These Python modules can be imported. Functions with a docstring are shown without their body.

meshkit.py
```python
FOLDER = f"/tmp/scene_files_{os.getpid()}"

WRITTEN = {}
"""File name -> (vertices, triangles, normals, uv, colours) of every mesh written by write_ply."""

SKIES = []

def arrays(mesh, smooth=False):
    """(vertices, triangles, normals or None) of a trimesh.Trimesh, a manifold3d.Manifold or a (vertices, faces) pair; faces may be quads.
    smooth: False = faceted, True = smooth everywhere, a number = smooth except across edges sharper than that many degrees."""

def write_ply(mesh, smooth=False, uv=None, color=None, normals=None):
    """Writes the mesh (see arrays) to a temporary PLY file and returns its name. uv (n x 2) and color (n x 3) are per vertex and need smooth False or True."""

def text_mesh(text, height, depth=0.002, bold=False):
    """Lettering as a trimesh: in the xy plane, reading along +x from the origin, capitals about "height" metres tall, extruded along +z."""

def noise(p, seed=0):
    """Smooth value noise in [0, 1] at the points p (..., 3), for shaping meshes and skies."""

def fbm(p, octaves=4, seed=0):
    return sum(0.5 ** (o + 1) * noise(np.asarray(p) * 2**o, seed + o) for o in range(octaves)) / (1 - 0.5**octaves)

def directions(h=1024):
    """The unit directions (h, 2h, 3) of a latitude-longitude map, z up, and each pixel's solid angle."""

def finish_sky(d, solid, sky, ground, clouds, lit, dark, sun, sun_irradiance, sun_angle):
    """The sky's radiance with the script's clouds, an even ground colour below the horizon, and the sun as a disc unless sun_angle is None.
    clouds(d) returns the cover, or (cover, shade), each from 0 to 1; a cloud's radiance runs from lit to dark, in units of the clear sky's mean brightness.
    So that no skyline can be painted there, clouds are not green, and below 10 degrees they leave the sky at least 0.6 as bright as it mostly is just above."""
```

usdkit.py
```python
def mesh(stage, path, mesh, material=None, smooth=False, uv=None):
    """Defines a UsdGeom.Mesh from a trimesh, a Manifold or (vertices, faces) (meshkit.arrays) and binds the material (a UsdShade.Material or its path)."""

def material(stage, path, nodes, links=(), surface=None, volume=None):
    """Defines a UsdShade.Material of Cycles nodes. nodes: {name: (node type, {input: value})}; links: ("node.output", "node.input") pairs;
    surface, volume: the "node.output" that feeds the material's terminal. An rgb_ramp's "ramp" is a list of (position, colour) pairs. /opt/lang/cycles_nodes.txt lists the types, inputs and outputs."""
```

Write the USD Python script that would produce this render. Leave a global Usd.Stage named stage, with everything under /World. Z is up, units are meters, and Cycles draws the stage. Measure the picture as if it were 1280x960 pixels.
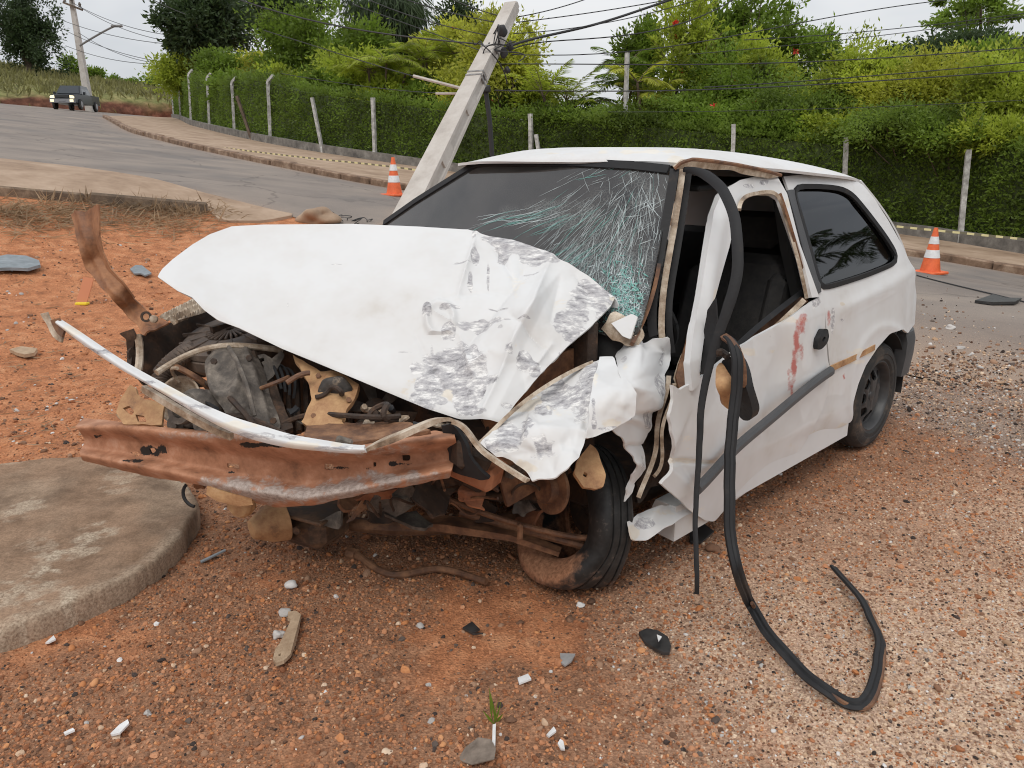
import math, random
import numpy as np, trimesh, shapely.geometry as sg
from shapely.prepared import prep
from scipy.interpolate import make_interp_spline, LinearNDInterpolator
from scipy.spatial import Delaunay
import meshkit, usdkit
from meshkit import noise, fbm
from pxr import Usd, UsdGeom, UsdLux, UsdShade, Gf, Sdf, Vt

# ------------------------------------------------------------------ stage, camera, sky, sun
stage = Usd.Stage.CreateInMemory()
UsdGeom.SetStageUpAxis(stage, 'Z'); UsdGeom.SetStageMetersPerUnit(stage, 1.0)
UsdGeom.Xform.Define(stage, '/World'); UsdGeom.Scope.Define(stage, '/World/Looks')
H, PITCH, FPX = 1.5, math.radians(16.0), 1000.0
cam = UsdGeom.Camera.Define(stage, '/World/camera')
cam.CreateHorizontalApertureAttr(36.0); cam.CreateVerticalApertureAttr(27.0)
cam.CreateFocalLengthAttr(36.0 * FPX / 1280); cam.CreateClippingRangeAttr(Gf.Vec2f(0.05, 2000))
cam.AddTranslateOp().Set(Gf.Vec3d(0, 0, H)); cam.AddRotateXOp().Set(90 - math.degrees(PITCH))
cam.CreateExposureAttr(-0.03)

SUN_EL, SUN_AZ = math.radians(52), math.radians(200)      # azimuth: atan2(x, y) of the direction towards the sun
def mat(name, nodes, links=(), surface=None, volume=None):
    return usdkit.material(stage, '/World/Looks/' + name, nodes, links, surface, volume)
sky = mat('overcast_sky', {
    'tc': ('texture_coordinate', {}), 'mp': ('mapping', {'scale': (1.0, 1.0, 2.6)}),
    'n': ('noise_texture', {'scale': 1.6, 'detail': 5, 'roughness': 0.55}),
    'r': ('rgb_ramp', {'ramp': [(0.30, (4.6, 4.9, 5.4)), (0.46, (6.5, 6.7, 7.05)), (0.64, (9.0, 9.0, 9.0))]}), 'sx': ('separate_xyz', {}), 'zr': ('map_range', {'from_min': 0.0, 'from_max': 0.9, 'to_min': 0.80, 'to_max': 1.32}), 'zm': ('vector_math', {'math_type': 'scale'}),
    'sky': ('sky_texture', {'sky_type': 'single_scattering', 'sun_disc': False, 'sun_elevation': SUN_EL, 'sun_rotation': SUN_AZ}),
    'm': ('mix_color', {'fac': 0.90, 'use_clamp': False}), 'b': ('background_shader', {'strength': 0.115})},
    [('tc.generated', 'mp.vector'), ('mp.vector', 'n.vector'), ('n.fac', 'r.fac'), ('sky.color', 'm.a'), ('tc.generated', 'sx.vector'), ('sx.z', 'zr.value'), ('r.color', 'zm.vector1'), ('zr.result', 'zm.scale'), ('zm.vector', 'm.b'), ('m.result', 'b.color')], surface='b.background')
dome = UsdLux.DomeLight.Define(stage, '/World/sky'); dome.GetPrim().SetCustomDataByKey('kind', 'structure')
UsdShade.MaterialBindingAPI.Apply(dome.GetPrim()).Bind(sky)
sun = UsdLux.DistantLight.Define(stage, '/World/sun')
sun.CreateIntensityAttr(0.4); sun.CreateAngleAttr(28.0); sun.CreateNormalizeAttr(True); sun.CreateColorAttr(Gf.Vec3f(1, .97, .92))
sun.AddRotateZOp().Set(180 - math.degrees(SUN_AZ)); sun.AddRotateXOp().Set(90 - math.degrees(SUN_EL))

# ------------------------------------------------------------------ helpers
_names = {}
def numbered(name, parent='/World'):
    k = (parent, name); n = _names.get(k, 0); _names[k] = n + 1
    return f'{parent}/{name}' if n == 0 else f'{parent}/{name}_{n:03d}'
ORIG = {'/World': np.zeros(3)}
def tag(prim, label=None, cat=None, group=None, kind=None):
    for k, v in (('label', label), ('category', cat), ('group', group), ('kind', kind)):
        if v: prim.SetCustomDataByKey(k, v)
    return prim
def thing(name, label, cat, loc=(0, 0, 0), group=None):
    p = numbered(name); x = UsdGeom.Xform.Define(stage, p); x.AddTranslateOp().Set(Gf.Vec3d(*map(float, loc)))
    ORIG[p] = np.asarray(loc, float)
    return tag(x.GetPrim(), label, cat, group)
def obj(name, mesh, material, parent=None, label=None, cat=None, group=None, kind=None, smooth=35, color=None):
    """One Mesh prim from a mesh in world coordinates, under parent (a prim) or /World."""
    pp = str(parent.GetPath()) if parent is not None else '/World'
    path = numbered(name, pp)
    if isinstance(mesh, list): mesh = cat_(mesh)
    if not isinstance(mesh, trimesh.Trimesh):
        v, f, _ = meshkit.arrays(mesh); mesh = trimesh.Trimesh(v, f, process=False)
    o = ORIG.get(pp, np.zeros(3)); ORIG[path] = o
    if color is not None and smooth is not True and smooth:
        from scipy.spatial import cKDTree
        sp_m = trimesh.graph.smooth_shade(mesh, angle=math.radians(smooth), facet_minarea=None); color = np.asarray(color)[cKDTree(mesh.vertices).query(sp_m.vertices)[1]]; mesh, smooth = sp_m, True
    m = usdkit.mesh(stage, path, (mesh.vertices - o, mesh.faces), material, smooth=smooth)
    if color is not None:
        UsdGeom.PrimvarsAPI(m).CreatePrimvar('wear', Sdf.ValueTypeNames.Color3fArray, 'vertex').Set(Vt.Vec3fArray.FromNumpy(np.asarray(color, np.float32)))
    return tag(m.GetPrim(), label, cat, group, kind)
def cat_(ms): return trimesh.util.concatenate([m if isinstance(m, trimesh.Trimesh) else trimesh.Trimesh(*meshkit.arrays(m)[:2], process=False) for m in ms])
def unit(v): v = np.asarray(v, float); return v / (np.linalg.norm(v) + 1e-12)

# pixel of the 1280 x 960 photograph -> ray; used once to survey where things stand in the place
_cp, _sp = math.cos(PITCH), math.sin(PITCH)
def ray(px, py):
    a, b = (px - 640) / FPX, (py - 480) / FPX
    return np.array([a, _cp - b * _sp, -_sp - b * _cp])
CAM = np.array([0, 0, H])
def A(px, py, Y): d = ray(px, py); return CAM + d * Y / d[1]
def Zp(px, py, z): d = ray(px, py); return CAM + d * (z - H) / d[2]
def pix(p):
    p = np.asarray(p, float) - CAM; x, y, z = p[..., 0], p[..., 1] * _cp - p[..., 2] * _sp, p[..., 1] * _sp + p[..., 2] * _cp
    return np.stack([640 + FPX * x / y, 480 - FPX * z / y], -1)
# car frame: x forward, y to the car's left, origin on the ground under the rear axle
CP, CYAW = np.array([1.25, 4.45, 0.0]), math.radians(-135)
CF, CL = np.array([math.cos(CYAW), math.sin(CYAW), 0]), np.array([-math.sin(CYAW), math.cos(CYAW), 0])
def W(x, y, z): return CP + CF * x + CL * y + np.array([0, 0, z])
def toC(p): p = np.asarray(p) - CP; return np.array([p @ CF, p @ CL, p[2]])
def cy(px, py, yc): d = ray(px, py); t = (yc - (CAM - CP) @ CL) / (d @ CL); return CAM + d * t
def cx(px, py, xc): d = ray(px, py); t = (xc - (CAM - CP) @ CF) / (d @ CF); return CAM + d * t

# meshes
def box(center, size, R=None, bevel=0.0):
    if bevel > 0:
        c = np.array([[sx, sy, sz] for sx in (-1, 1) for sy in (-1, 1) for sz in (-1, 1)]) * (np.asarray(size) / 2)
        pts = np.concatenate([c - np.sign(c) * bevel * np.array(k) for k in ((0, 1, 1), (1, 0, 1), (1, 1, 0))])
        m = trimesh.convex.convex_hull(pts)
    else: m = trimesh.creation.box(size)
    if R is not None: m.vertices = m.vertices @ np.asarray(R).T
    m.apply_translation(center); return m
def spline(pts, n, k=3):
    pts = np.asarray(pts, float); t = np.r_[0, np.cumsum(np.linalg.norm(np.diff(pts, axis=0), axis=1) ** 0.5)]
    return make_interp_spline(t, pts, k=min(k, len(pts) - 1))(np.linspace(0, t[-1], n))
def frames(p):
    t = np.gradient(p, axis=0); t /= np.linalg.norm(t, axis=1, keepdims=True) + 1e-12
    a = np.cross(t[0], [0, 0, 1.0]); a = unit(a if np.linalg.norm(a) > 1e-3 else np.cross(t[0], [1.0, 0, 0]))
    out = []
    for ti in t:
        a = unit(a - ti * (a @ ti)); out.append((a, np.cross(ti, a)))
    return t, np.array(out)
def sweep(p, section, scale=None, up=None, caps=True):
    """Sweep a closed 2-D section along polyline p. up: optional vector(s) for the section's second axis."""
    p = np.asarray(p, float); t, ab = frames(p)
    if up is not None:
        up = np.broadcast_to(up, p.shape); a = np.cross(t, up); a /= np.linalg.norm(a, axis=1, keepdims=True) + 1e-9; b = np.cross(a, t)
    else: a, b = ab[:, 0], ab[:, 1]
    s = np.asarray(section, float); sc = np.ones(len(p)) if scale is None else np.broadcast_to(scale, (len(p),))
    v = (p[:, None] + sc[:, None, None] * (s[None, :, :1] * a[:, None] + s[None, :, 1:] * b[:, None])).reshape(-1, 3)
    n, m = len(p), len(s); i, j = np.meshgrid(np.arange(n - 1), np.arange(m), indexing='ij')
    q = np.stack([i * m + j, i * m + (j + 1) % m, (i + 1) * m + (j + 1) % m, (i + 1) * m + j], -1).reshape(-1, 4)
    f = np.vstack([q[:, [0, 1, 2]], q[:, [0, 2, 3]]])
    if caps:
        c0, c1 = len(v), len(v) + 1; v = np.vstack([v, p[0], p[-1]]); jj = np.arange(m)
        f = np.vstack([f, np.stack([np.full(m, c0), (jj + 1) % m, jj], 1), np.stack([np.full(m, c1), (n - 1) * m + jj, (n - 1) * m + (jj + 1) % m], 1)])
    me = trimesh.Trimesh(v, f, process=False)
    if me.volume < 0: me.invert()
    return me
def circ(r, n=10, ry=None): a = np.arange(n) * 2 * math.pi / n; return np.stack([r * np.cos(a), (ry or r) * np.sin(a)], 1)
def tube(pts, r, n=8, samples=None):
    p = np.asarray(pts, float)
    if samples: p = spline(p, samples)
    rr = np.ones(len(p)) if np.ndim(r) == 0 else np.interp(np.linspace(0, 1, len(p)), np.linspace(0, 1, len(r)), r)
    return sweep(p, circ(r if np.ndim(r) == 0 else 1.0, n), rr)
def gridmesh(g):
    n, m = g.shape[:2]; i, j = np.meshgrid(np.arange(n - 1), np.arange(m - 1), indexing='ij')
    a, b, c, d = i * m + j, i * m + j + 1, (i + 1) * m + j + 1, (i + 1) * m + j
    return trimesh.Trimesh(g.reshape(-1, 3), np.concatenate([np.stack([a, b, c], -1).reshape(-1, 3), np.stack([a, c, d], -1).reshape(-1, 3)]), process=False)
def refine(rows, nv, nu, kv=3, ku=3):
    """Control points (R, C, 3) -> smooth grid (nv, nu, 3)."""
    r = np.asarray(rows, float); R, C = r.shape[:2]
    u = np.linspace(0, 1, C); v = np.linspace(0, 1, R)
    g = make_interp_spline(u, r, k=min(ku, C - 1), axis=1)(np.linspace(0, 1, nu))
    return make_interp_spline(v, g, k=min(kv, R - 1), axis=0)(np.linspace(0, 1, nv))
def gnormals(g):
    n = np.cross(np.gradient(g, axis=1), np.gradient(g, axis=0)); return n / (np.linalg.norm(n, axis=2, keepdims=True) + 1e-12)
def crumple(shape, cells, amp, seed, edge=1.0):
    """Height map of flat facets meeting in creases: sheet metal folds."""
    r = np.random.default_rng(seed); n, m = shape
    pts = np.vstack([r.random((cells, 2)), [[-.1, -.1], [1.1, -.1], [-.1, 1.1], [1.1, 1.1]]])
    h = r.uniform(-1, 1, len(pts)) * amp; h[-4:] = 0
    vv, uu = np.meshgrid(np.linspace(0, 1, n), np.linspace(0, 1, m), indexing='ij')
    return LinearNDInterpolator(pts, h)(np.stack([vv, uu], -1))
def solid(g, thick, mask=None):
    """Sheet metal: a grid with thickness, faces towards the camera kept in front."""
    n = gnormals(g)
    if np.mean(np.einsum('ijk,ijk->ij', n, CAM - g)) < 0: n = -n
    a, b = gridmesh(g), gridmesh(g - n * thick)
    if np.einsum('ij,ij->i', a.face_normals, CAM - a.triangles_center).mean() < 0: a.invert()
    if np.einsum('ij,ij->i', b.face_normals, CAM - b.triangles_center).mean() > 0: b.invert()
    N, M = g.shape[:2]; idx = np.arange(N * M).reshape(N, M)
    loop = np.concatenate([idx[0, :], idx[1:, -1], idx[-1, -2::-1], idx[-2:0:-1, 0]]); nx = np.roll(loop, -1); o = N * M
    fr = np.vstack([np.stack([loop, nx, nx + o], 1), np.stack([loop, nx + o, loop + o], 1)])
    rim = trimesh.Trimesh(np.vstack([a.vertices, b.vertices]), fr, process=False)
    m = trimesh.Trimesh(np.vstack([a.vertices, b.vertices]), np.vstack([a.faces, b.faces + o, fr]), process=False)
    return m
def lathe(profile, n=32, center=(0, 0, 0), axis=(0, 0, 1)):
    """profile: (radius, height) pairs; closed mesh of revolution about axis."""
    m = trimesh.creation.revolve(np.asarray(profile, float), sections=n)
    m.apply_transform(trimesh.geometry.align_vectors([0, 0, 1], unit(axis))); m.apply_translation(center); return m
def rock(r, seed, squash=(1, 1, .7), sub=1, rough=.35):
    m = trimesh.creation.icosphere(subdivisions=sub, radius=1.0); rr = np.random.default_rng(seed)
    m.vertices *= (1 + rough * (noise(m.vertices * 1.3 + rr.random(3) * 50, seed) - .5) * 2)[:, None] * np.asarray(squash); m.vertices *= r; return m
def plate(poly, thick):
    return trimesh.creation.extrude_polygon(sg.Polygon(poly), thick, engine='earcut')
def smoothstep(a, b, x): t = np.clip((x - a) / (b - a), 0, 1); return t * t * (3 - 2 * t)

# ------------------------------------------------------------------ procedural materials
def simple(name, col, rough=.5, metal=0., **kw):
    return mat(name, {'p': ('principled_bsdf', {'base_color': col, 'roughness': rough, 'metallic': metal, **kw})}, surface='p.BSDF')
def mottled(name, stops, scale=6., rough=(.5, .8), bump=.0, bscale=60., detail=9., metal=0., coord='geometry', dist=.01, **kw):
    """Base colour from a noise ramp, with roughness variation and fine relief."""
    nodes = {'g': ('geometry', {}), 'n': ('noise_texture', {'scale': scale, 'detail': detail, 'roughness': .70}),
             'r': ('rgb_ramp', {'ramp': stops}), 'mr': ('map_range', {'from_min': .3, 'from_max': .7, 'to_min': rough[0], 'to_max': rough[1]}),
             'nb': ('noise_texture', {'scale': bscale, 'detail': 6, 'roughness': .7}), 'b': ('bump', {'strength': bump, 'distance': dist}),
             'p': ('principled_bsdf', {'metallic': metal, **kw})}
    links = [('g.position', 'n.vector'), ('g.position', 'nb.vector'), ('n.fac', 'r.fac'), ('r.color', 'p.base_color'), ('n.fac', 'mr.value'), ('mr.result', 'p.roughness')]
    if bump > 0: links += [('nb.fac', 'b.height'), ('b.normal', 'p.normal')]
    else: nodes.pop('b'); nodes.pop('nb'); links = [l for l in links if 'nb' not in l[1]]
    return mat(name, nodes, links, 'p.BSDF')
# ------------------------------------------------------------------ the ground
def plane_z(x, y):
    xe = np.where(x < -22, -22 + (x + 22) * .72, np.where(x > 9, 9 + (x - 9) * .55, x))
    ye = np.where(y > 70, 70, y)
    return .266 - .1153 * xe + .0153 * ye
def T0(x, y):
    x, y = np.asarray(x, float), np.asarray(y, float)
    w = smoothstep(3.6, 12.0, np.hypot(x - .8, (y - 3.2)))
    return w * plane_z(x, y)
def onground(px, py, up=0.0):
    d = ray(px, py); t = np.linspace(1, 160, 20000); p = CAM + d * t[:, None]
    below = p[:, 2] < T0(p[:, 0], p[:, 1]) + up
    k = np.argmax(below) if below.any() else len(t) - 1
    return p[k]
def ongrounds(pts, up=0.0): return np.array([onground(*p, up) for p in pts])
# survey of the road and pavement edges
near_edge = ongrounds([(2, 206), (100, 215), (190, 229), (300, 253), (372, 268), (420, 275)])
near_edge = np.vstack([near_edge, ongrounds([(1155, 458), (1275, 496)])])
far_edge = ongrounds([(136, 150), (165, 166), (225, 182), (330, 205), (400, 219), (470, 232), (520, 243)])
far_edge = np.vstack([far_edge, ongrounds([(1146, 319), (1278, 343)])])
wall_line = ongrounds([(222, 150), (240, 159), (290, 172), (340, 183), (400, 194), (470, 204), (530, 213)])
wall_line = np.vstack([wall_line, ongrounds([(1126, 295), (1278, 322)])])
def extend(p, d0, d1):
    p = np.asarray(p)[:, :2]; a = p[0] + unit(p[0] - p[1]) * d0; b = p[-1] + unit(p[-1] - p[-2]) * d1
    return np.vstack([a, p, b])
def resample(p, step):
    p = np.asarray(p); s = np.r_[0, np.cumsum(np.linalg.norm(np.diff(p, axis=0), axis=1))]; n = max(2, int(s[-1] / step) + 1)
    q = np.linspace(0, s[-1], n); return np.stack([np.interp(q, s, p[:, k]) for k in range(p.shape[1])], 1)
def smoothline(p, it=6):
    p = p.copy()
    for _ in range(it): p[1:-1] = .25 * p[:-2] + .5 * p[1:-1] + .25 * p[2:]
    return p
near_l = smoothline(resample(extend(near_edge, 6, 26), .7), 12)
far_l = smoothline(resample(extend(far_edge, 3, 26), .7), 8)
wall_l = smoothline(resample(extend(wall_line, 9, 24), .7), 8)
road_poly = sg.Polygon(np.vstack([far_l, near_l[::-1], [(-60, 52), (-60, 66), (-34, 75), (-19, 72), (-21, 60)]])).buffer(0)
if road_poly.geom_type != 'Polygon': road_poly = max(road_poly.geoms, key=lambda g: g.area)
def inside_many(poly, x, y):
    import shapely
    return shapely.contains_xy(poly, x, y)
def draped(poly, step, dz, thick=0.0, hf=None):
    """A polygon as a fine sheet lying dz above the ground, with a skirt."""
    hf = hf or T0
    x0, y0, x1, y1 = poly.bounds; gx, gy = np.meshgrid(np.arange(x0, x1, step), np.arange(y0, y1, step))
    r = np.random.default_rng(3); gx = gx + r.uniform(-.2, .2, gx.shape) * step; gy = gy + r.uniform(-.2, .2, gy.shape) * step
    inn = inside_many(poly.buffer(-step * .35), gx.ravel(), gy.ravel()); pts = np.stack([gx.ravel(), gy.ravel()], 1)[inn]
    ring = resample(np.array(poly.exterior.coords), step * .7)[:-1]
    allp = np.vstack([ring, pts]); d = Delaunay(allp); c = allp[d.simplices].mean(1)
    f = d.simplices[inside_many(poly, c[:, 0], c[:, 1])]
    v = np.column_stack([allp, hf(allp[:, 0], allp[:, 1]) + dz]); m = trimesh.Trimesh(v, f, process=False)
    if m.face_normals[:, 2].mean() < 0: m.invert()
    if thick:
        n = len(ring); b = ring_v = v[:n].copy(); b[:, 2] -= thick; i = np.arange(n); j = (i + 1) % n
        sk = trimesh.Trimesh(np.vstack([v[:n], b]), np.vstack([np.stack([i, j, j + n], 1), np.stack([i, j + n, i + n], 1)]), process=False)
        sk.fix_normals(); m = cat_([m, sk])
    return m
road_in = road_poly.buffer(-.35)
slab_pave = ongrounds([(-60, 238), (2, 244), (80, 250), (160, 258), (262, 266), (276, 279), (330, 279), (372, 271)])
near_pave_poly = sg.Polygon(np.vstack([[p[:2] for p in slab_pave], near_l[(near_l[:, 0] < near_edge[4, 0]) & (near_l[:, 0] > -26)][::-1]])).buffer(0)
if near_pave_poly.geom_type != 'Polygon': near_pave_poly = max(near_pave_poly.geoms, key=lambda g: g.area)
far_pave_poly = sg.Polygon(np.vstack([far_l, wall_l[::-1]])).buffer(0)
if far_pave_poly.geom_type != 'Polygon': far_pave_poly = max(far_pave_poly.geoms, key=lambda g: g.area)

def axis_grid(lo, hi, c, h0, grow, h1):
    out = [c]; h = h0
    while out[-1] < hi: out.append(out[-1] + h); h = min(h1, max(h0, (out[-1] - c - 4) * grow + h0))
    neg = [c]; h = h0
    while neg[-1] > lo: neg.append(neg[-1] - h); h = min(h1, max(h0, (c - neg[-1] - 4) * grow + h0))
    return np.array(neg[:0:-1] + out)
gx = axis_grid(-130, 130, .4, .026, .03, 5.0); gy = axis_grid(-14, 190, 3.6, .028, .03, 5.0)
X, Y = np.meshgrid(gx, gy); Zg = T0(X, Y)
near = np.exp(-(np.hypot(X - .3, Y - 3) / 9) ** 2)
P3 = np.stack([X, Y, 0 * X], -1)
Zg = Zg + near * ((fbm(P3 * 1.3, 3, 5) - .5) * .05 + (fbm(P3 * 9, 3, 8) - .5) * .022)
cut = inside_many(road_in, X.ravel(), Y.ravel()) | inside_many(near_pave_poly.buffer(-.25), X.ravel(), Y.ravel()) | inside_many(far_pave_poly.buffer(-.25), X.ravel(), Y.ravel())
Zg = Zg - .09 * cut.reshape(X.shape)
# the hollow the torn tyre dug
Zg -= .03 * np.exp(-(((X - .1) / .35) ** 2 + ((Y - 2.75) / .25) ** 2))
def near_height(x, y):
    """Bilinear height of the built ground sheet."""
    i = np.clip(np.searchsorted(gx, x) - 1, 0, len(gx) - 2); j = np.clip(np.searchsorted(gy, y) - 1, 0, len(gy) - 2)
    a = (x - gx[i]) / (gx[i + 1] - gx[i]); b = (y - gy[j]) / (gy[j + 1] - gy[j])
    return (Zg[j, i] * (1 - a) + Zg[j, i + 1] * a) * (1 - b) + (Zg[j + 1, i] * (1 - a) + Zg[j + 1, i + 1] * a) * b
# what the ground is made of: r = pale sand, g = bare red clay, b = grey roadside grit
n1 = fbm(P3 * .9, 4, 21); n2 = fbm(P3 * 2.2, 4, 33)
sandw = smoothstep(-.2, 1.1, (X - .15) * .75 - (Y - 2.6) * .22 + (n1 - .5) * 2.2) * smoothstep(3.9, 2.2, Y + (n1 - .5) * 1.6)
clayw = np.clip(smoothstep(-1.0, -2.6, X + (Y - 4.2) * -.35 + (n1 - .5) * 1.6) * smoothstep(2.6, 3.6, Y + (n2 - .5)) + smoothstep(.6, .72, n2) * .9 * smoothstep(2.2, .8, X), 0, 1)
gritw = smoothstep(2.1, 3.5, X * .62 + Y * .55 - 0.6 + (n1 - .5) * 2.2) * smoothstep(-.6, 1.2, X + .1 * Y)
gcol = np.stack([sandw, clayw, gritw], -1).reshape(-1, 3)
gm = gridmesh(np.stack([X, Y, Zg], -1))
if gm.face_normals[:, 2].mean() < 0: gm.invert()
ground_mat = mat('red_earth_and_gravel', {
    'g': ('geometry', {}), 'at': ('attribute', {'attribute': 'wear'}), 'sep': ('separate_color', {}),
    'nf': ('noise_texture', {'scale': 95, 'detail': 5, 'roughness': .7}), 'nm': ('noise_texture', {'scale': 7, 'detail': 6, 'roughness': .65}),
    'vo': ('voronoi_texture', {'scale': 120, 'randomness': 1}),
    'soil': ('rgb_ramp', {'ramp': [(.25, (.075, .040, .024)), (.42, (.24, .115, .062)), (.58, (.39, .20, .112)), (.75, (.55, .34, .21))]}),
    'sand': ('rgb_ramp', {'ramp': [(.3, (.16, .10, .07)), (.43, (.42, .275, .19)), (.56, (.62, .44, .315)), (.75, (.76, .59, .45))]}),
    'clay': ('rgb_ramp', {'ramp': [(.25, (.24, .095, .045)), (.5, (.47, .19, .085)), (.75, (.60, .30, .155))]}),
    'grit': ('rgb_ramp', {'ramp': [(.3, (.08, .058, .046)), (.5, (.27, .195, .15)), (.7, (.46, .355, .28))]}),
    'fm': ('mix_float', {'fac': .45}), 'pe': ('mix_color', {'blend_type': 'overlay', 'fac': .35}),
    'bw': ('rgb_to_bw', {}), 'm1': ('mix_color', {}), 'm2': ('mix_color', {}), 'm3': ('mix_color', {}), 'hadd': ('math', {'math_type': 'multiply_add', 'value2': .6}),
    'b': ('bump', {'strength': .8, 'distance': .012}), 'p': ('principled_bsdf', {'roughness': .92, 'specular_ior_level': .25})},
    [('g.position', 'nf.vector'), ('g.position', 'nm.vector'), ('g.position', 'vo.vector'), ('at.color', 'sep.color'),
     ('nf.fac', 'fm.a'), ('nm.fac', 'fm.b'), ('fm.result', 'soil.fac'), ('nf.fac', 'sand.fac'), ('nm.fac', 'clay.fac'), ('fm.result', 'grit.fac'),
     ('soil.color', 'm1.a'), ('clay.color', 'm1.b'), ('sep.g', 'm1.fac'), ('m1.result', 'm2.a'), ('sand.color', 'm2.b'), ('sep.r', 'm2.fac'),
     ('m2.result', 'm3.a'), ('grit.color', 'm3.b'), ('sep.b', 'm3.fac'), ('m3.result', 'pe.a'), ('vo.color', 'bw.color'), ('bw.val', 'pe.b'), ('pe.result', 'p.base_color'),
     ('vo.distance', 'hadd.value1'), ('nf.fac', 'hadd.value3'), ('hadd.value', 'b.height'), ('b.normal', 'p.normal')], 'p.BSDF')
obj('ground', gm, ground_mat, kind='structure', smooth=True, color=gcol)

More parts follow.
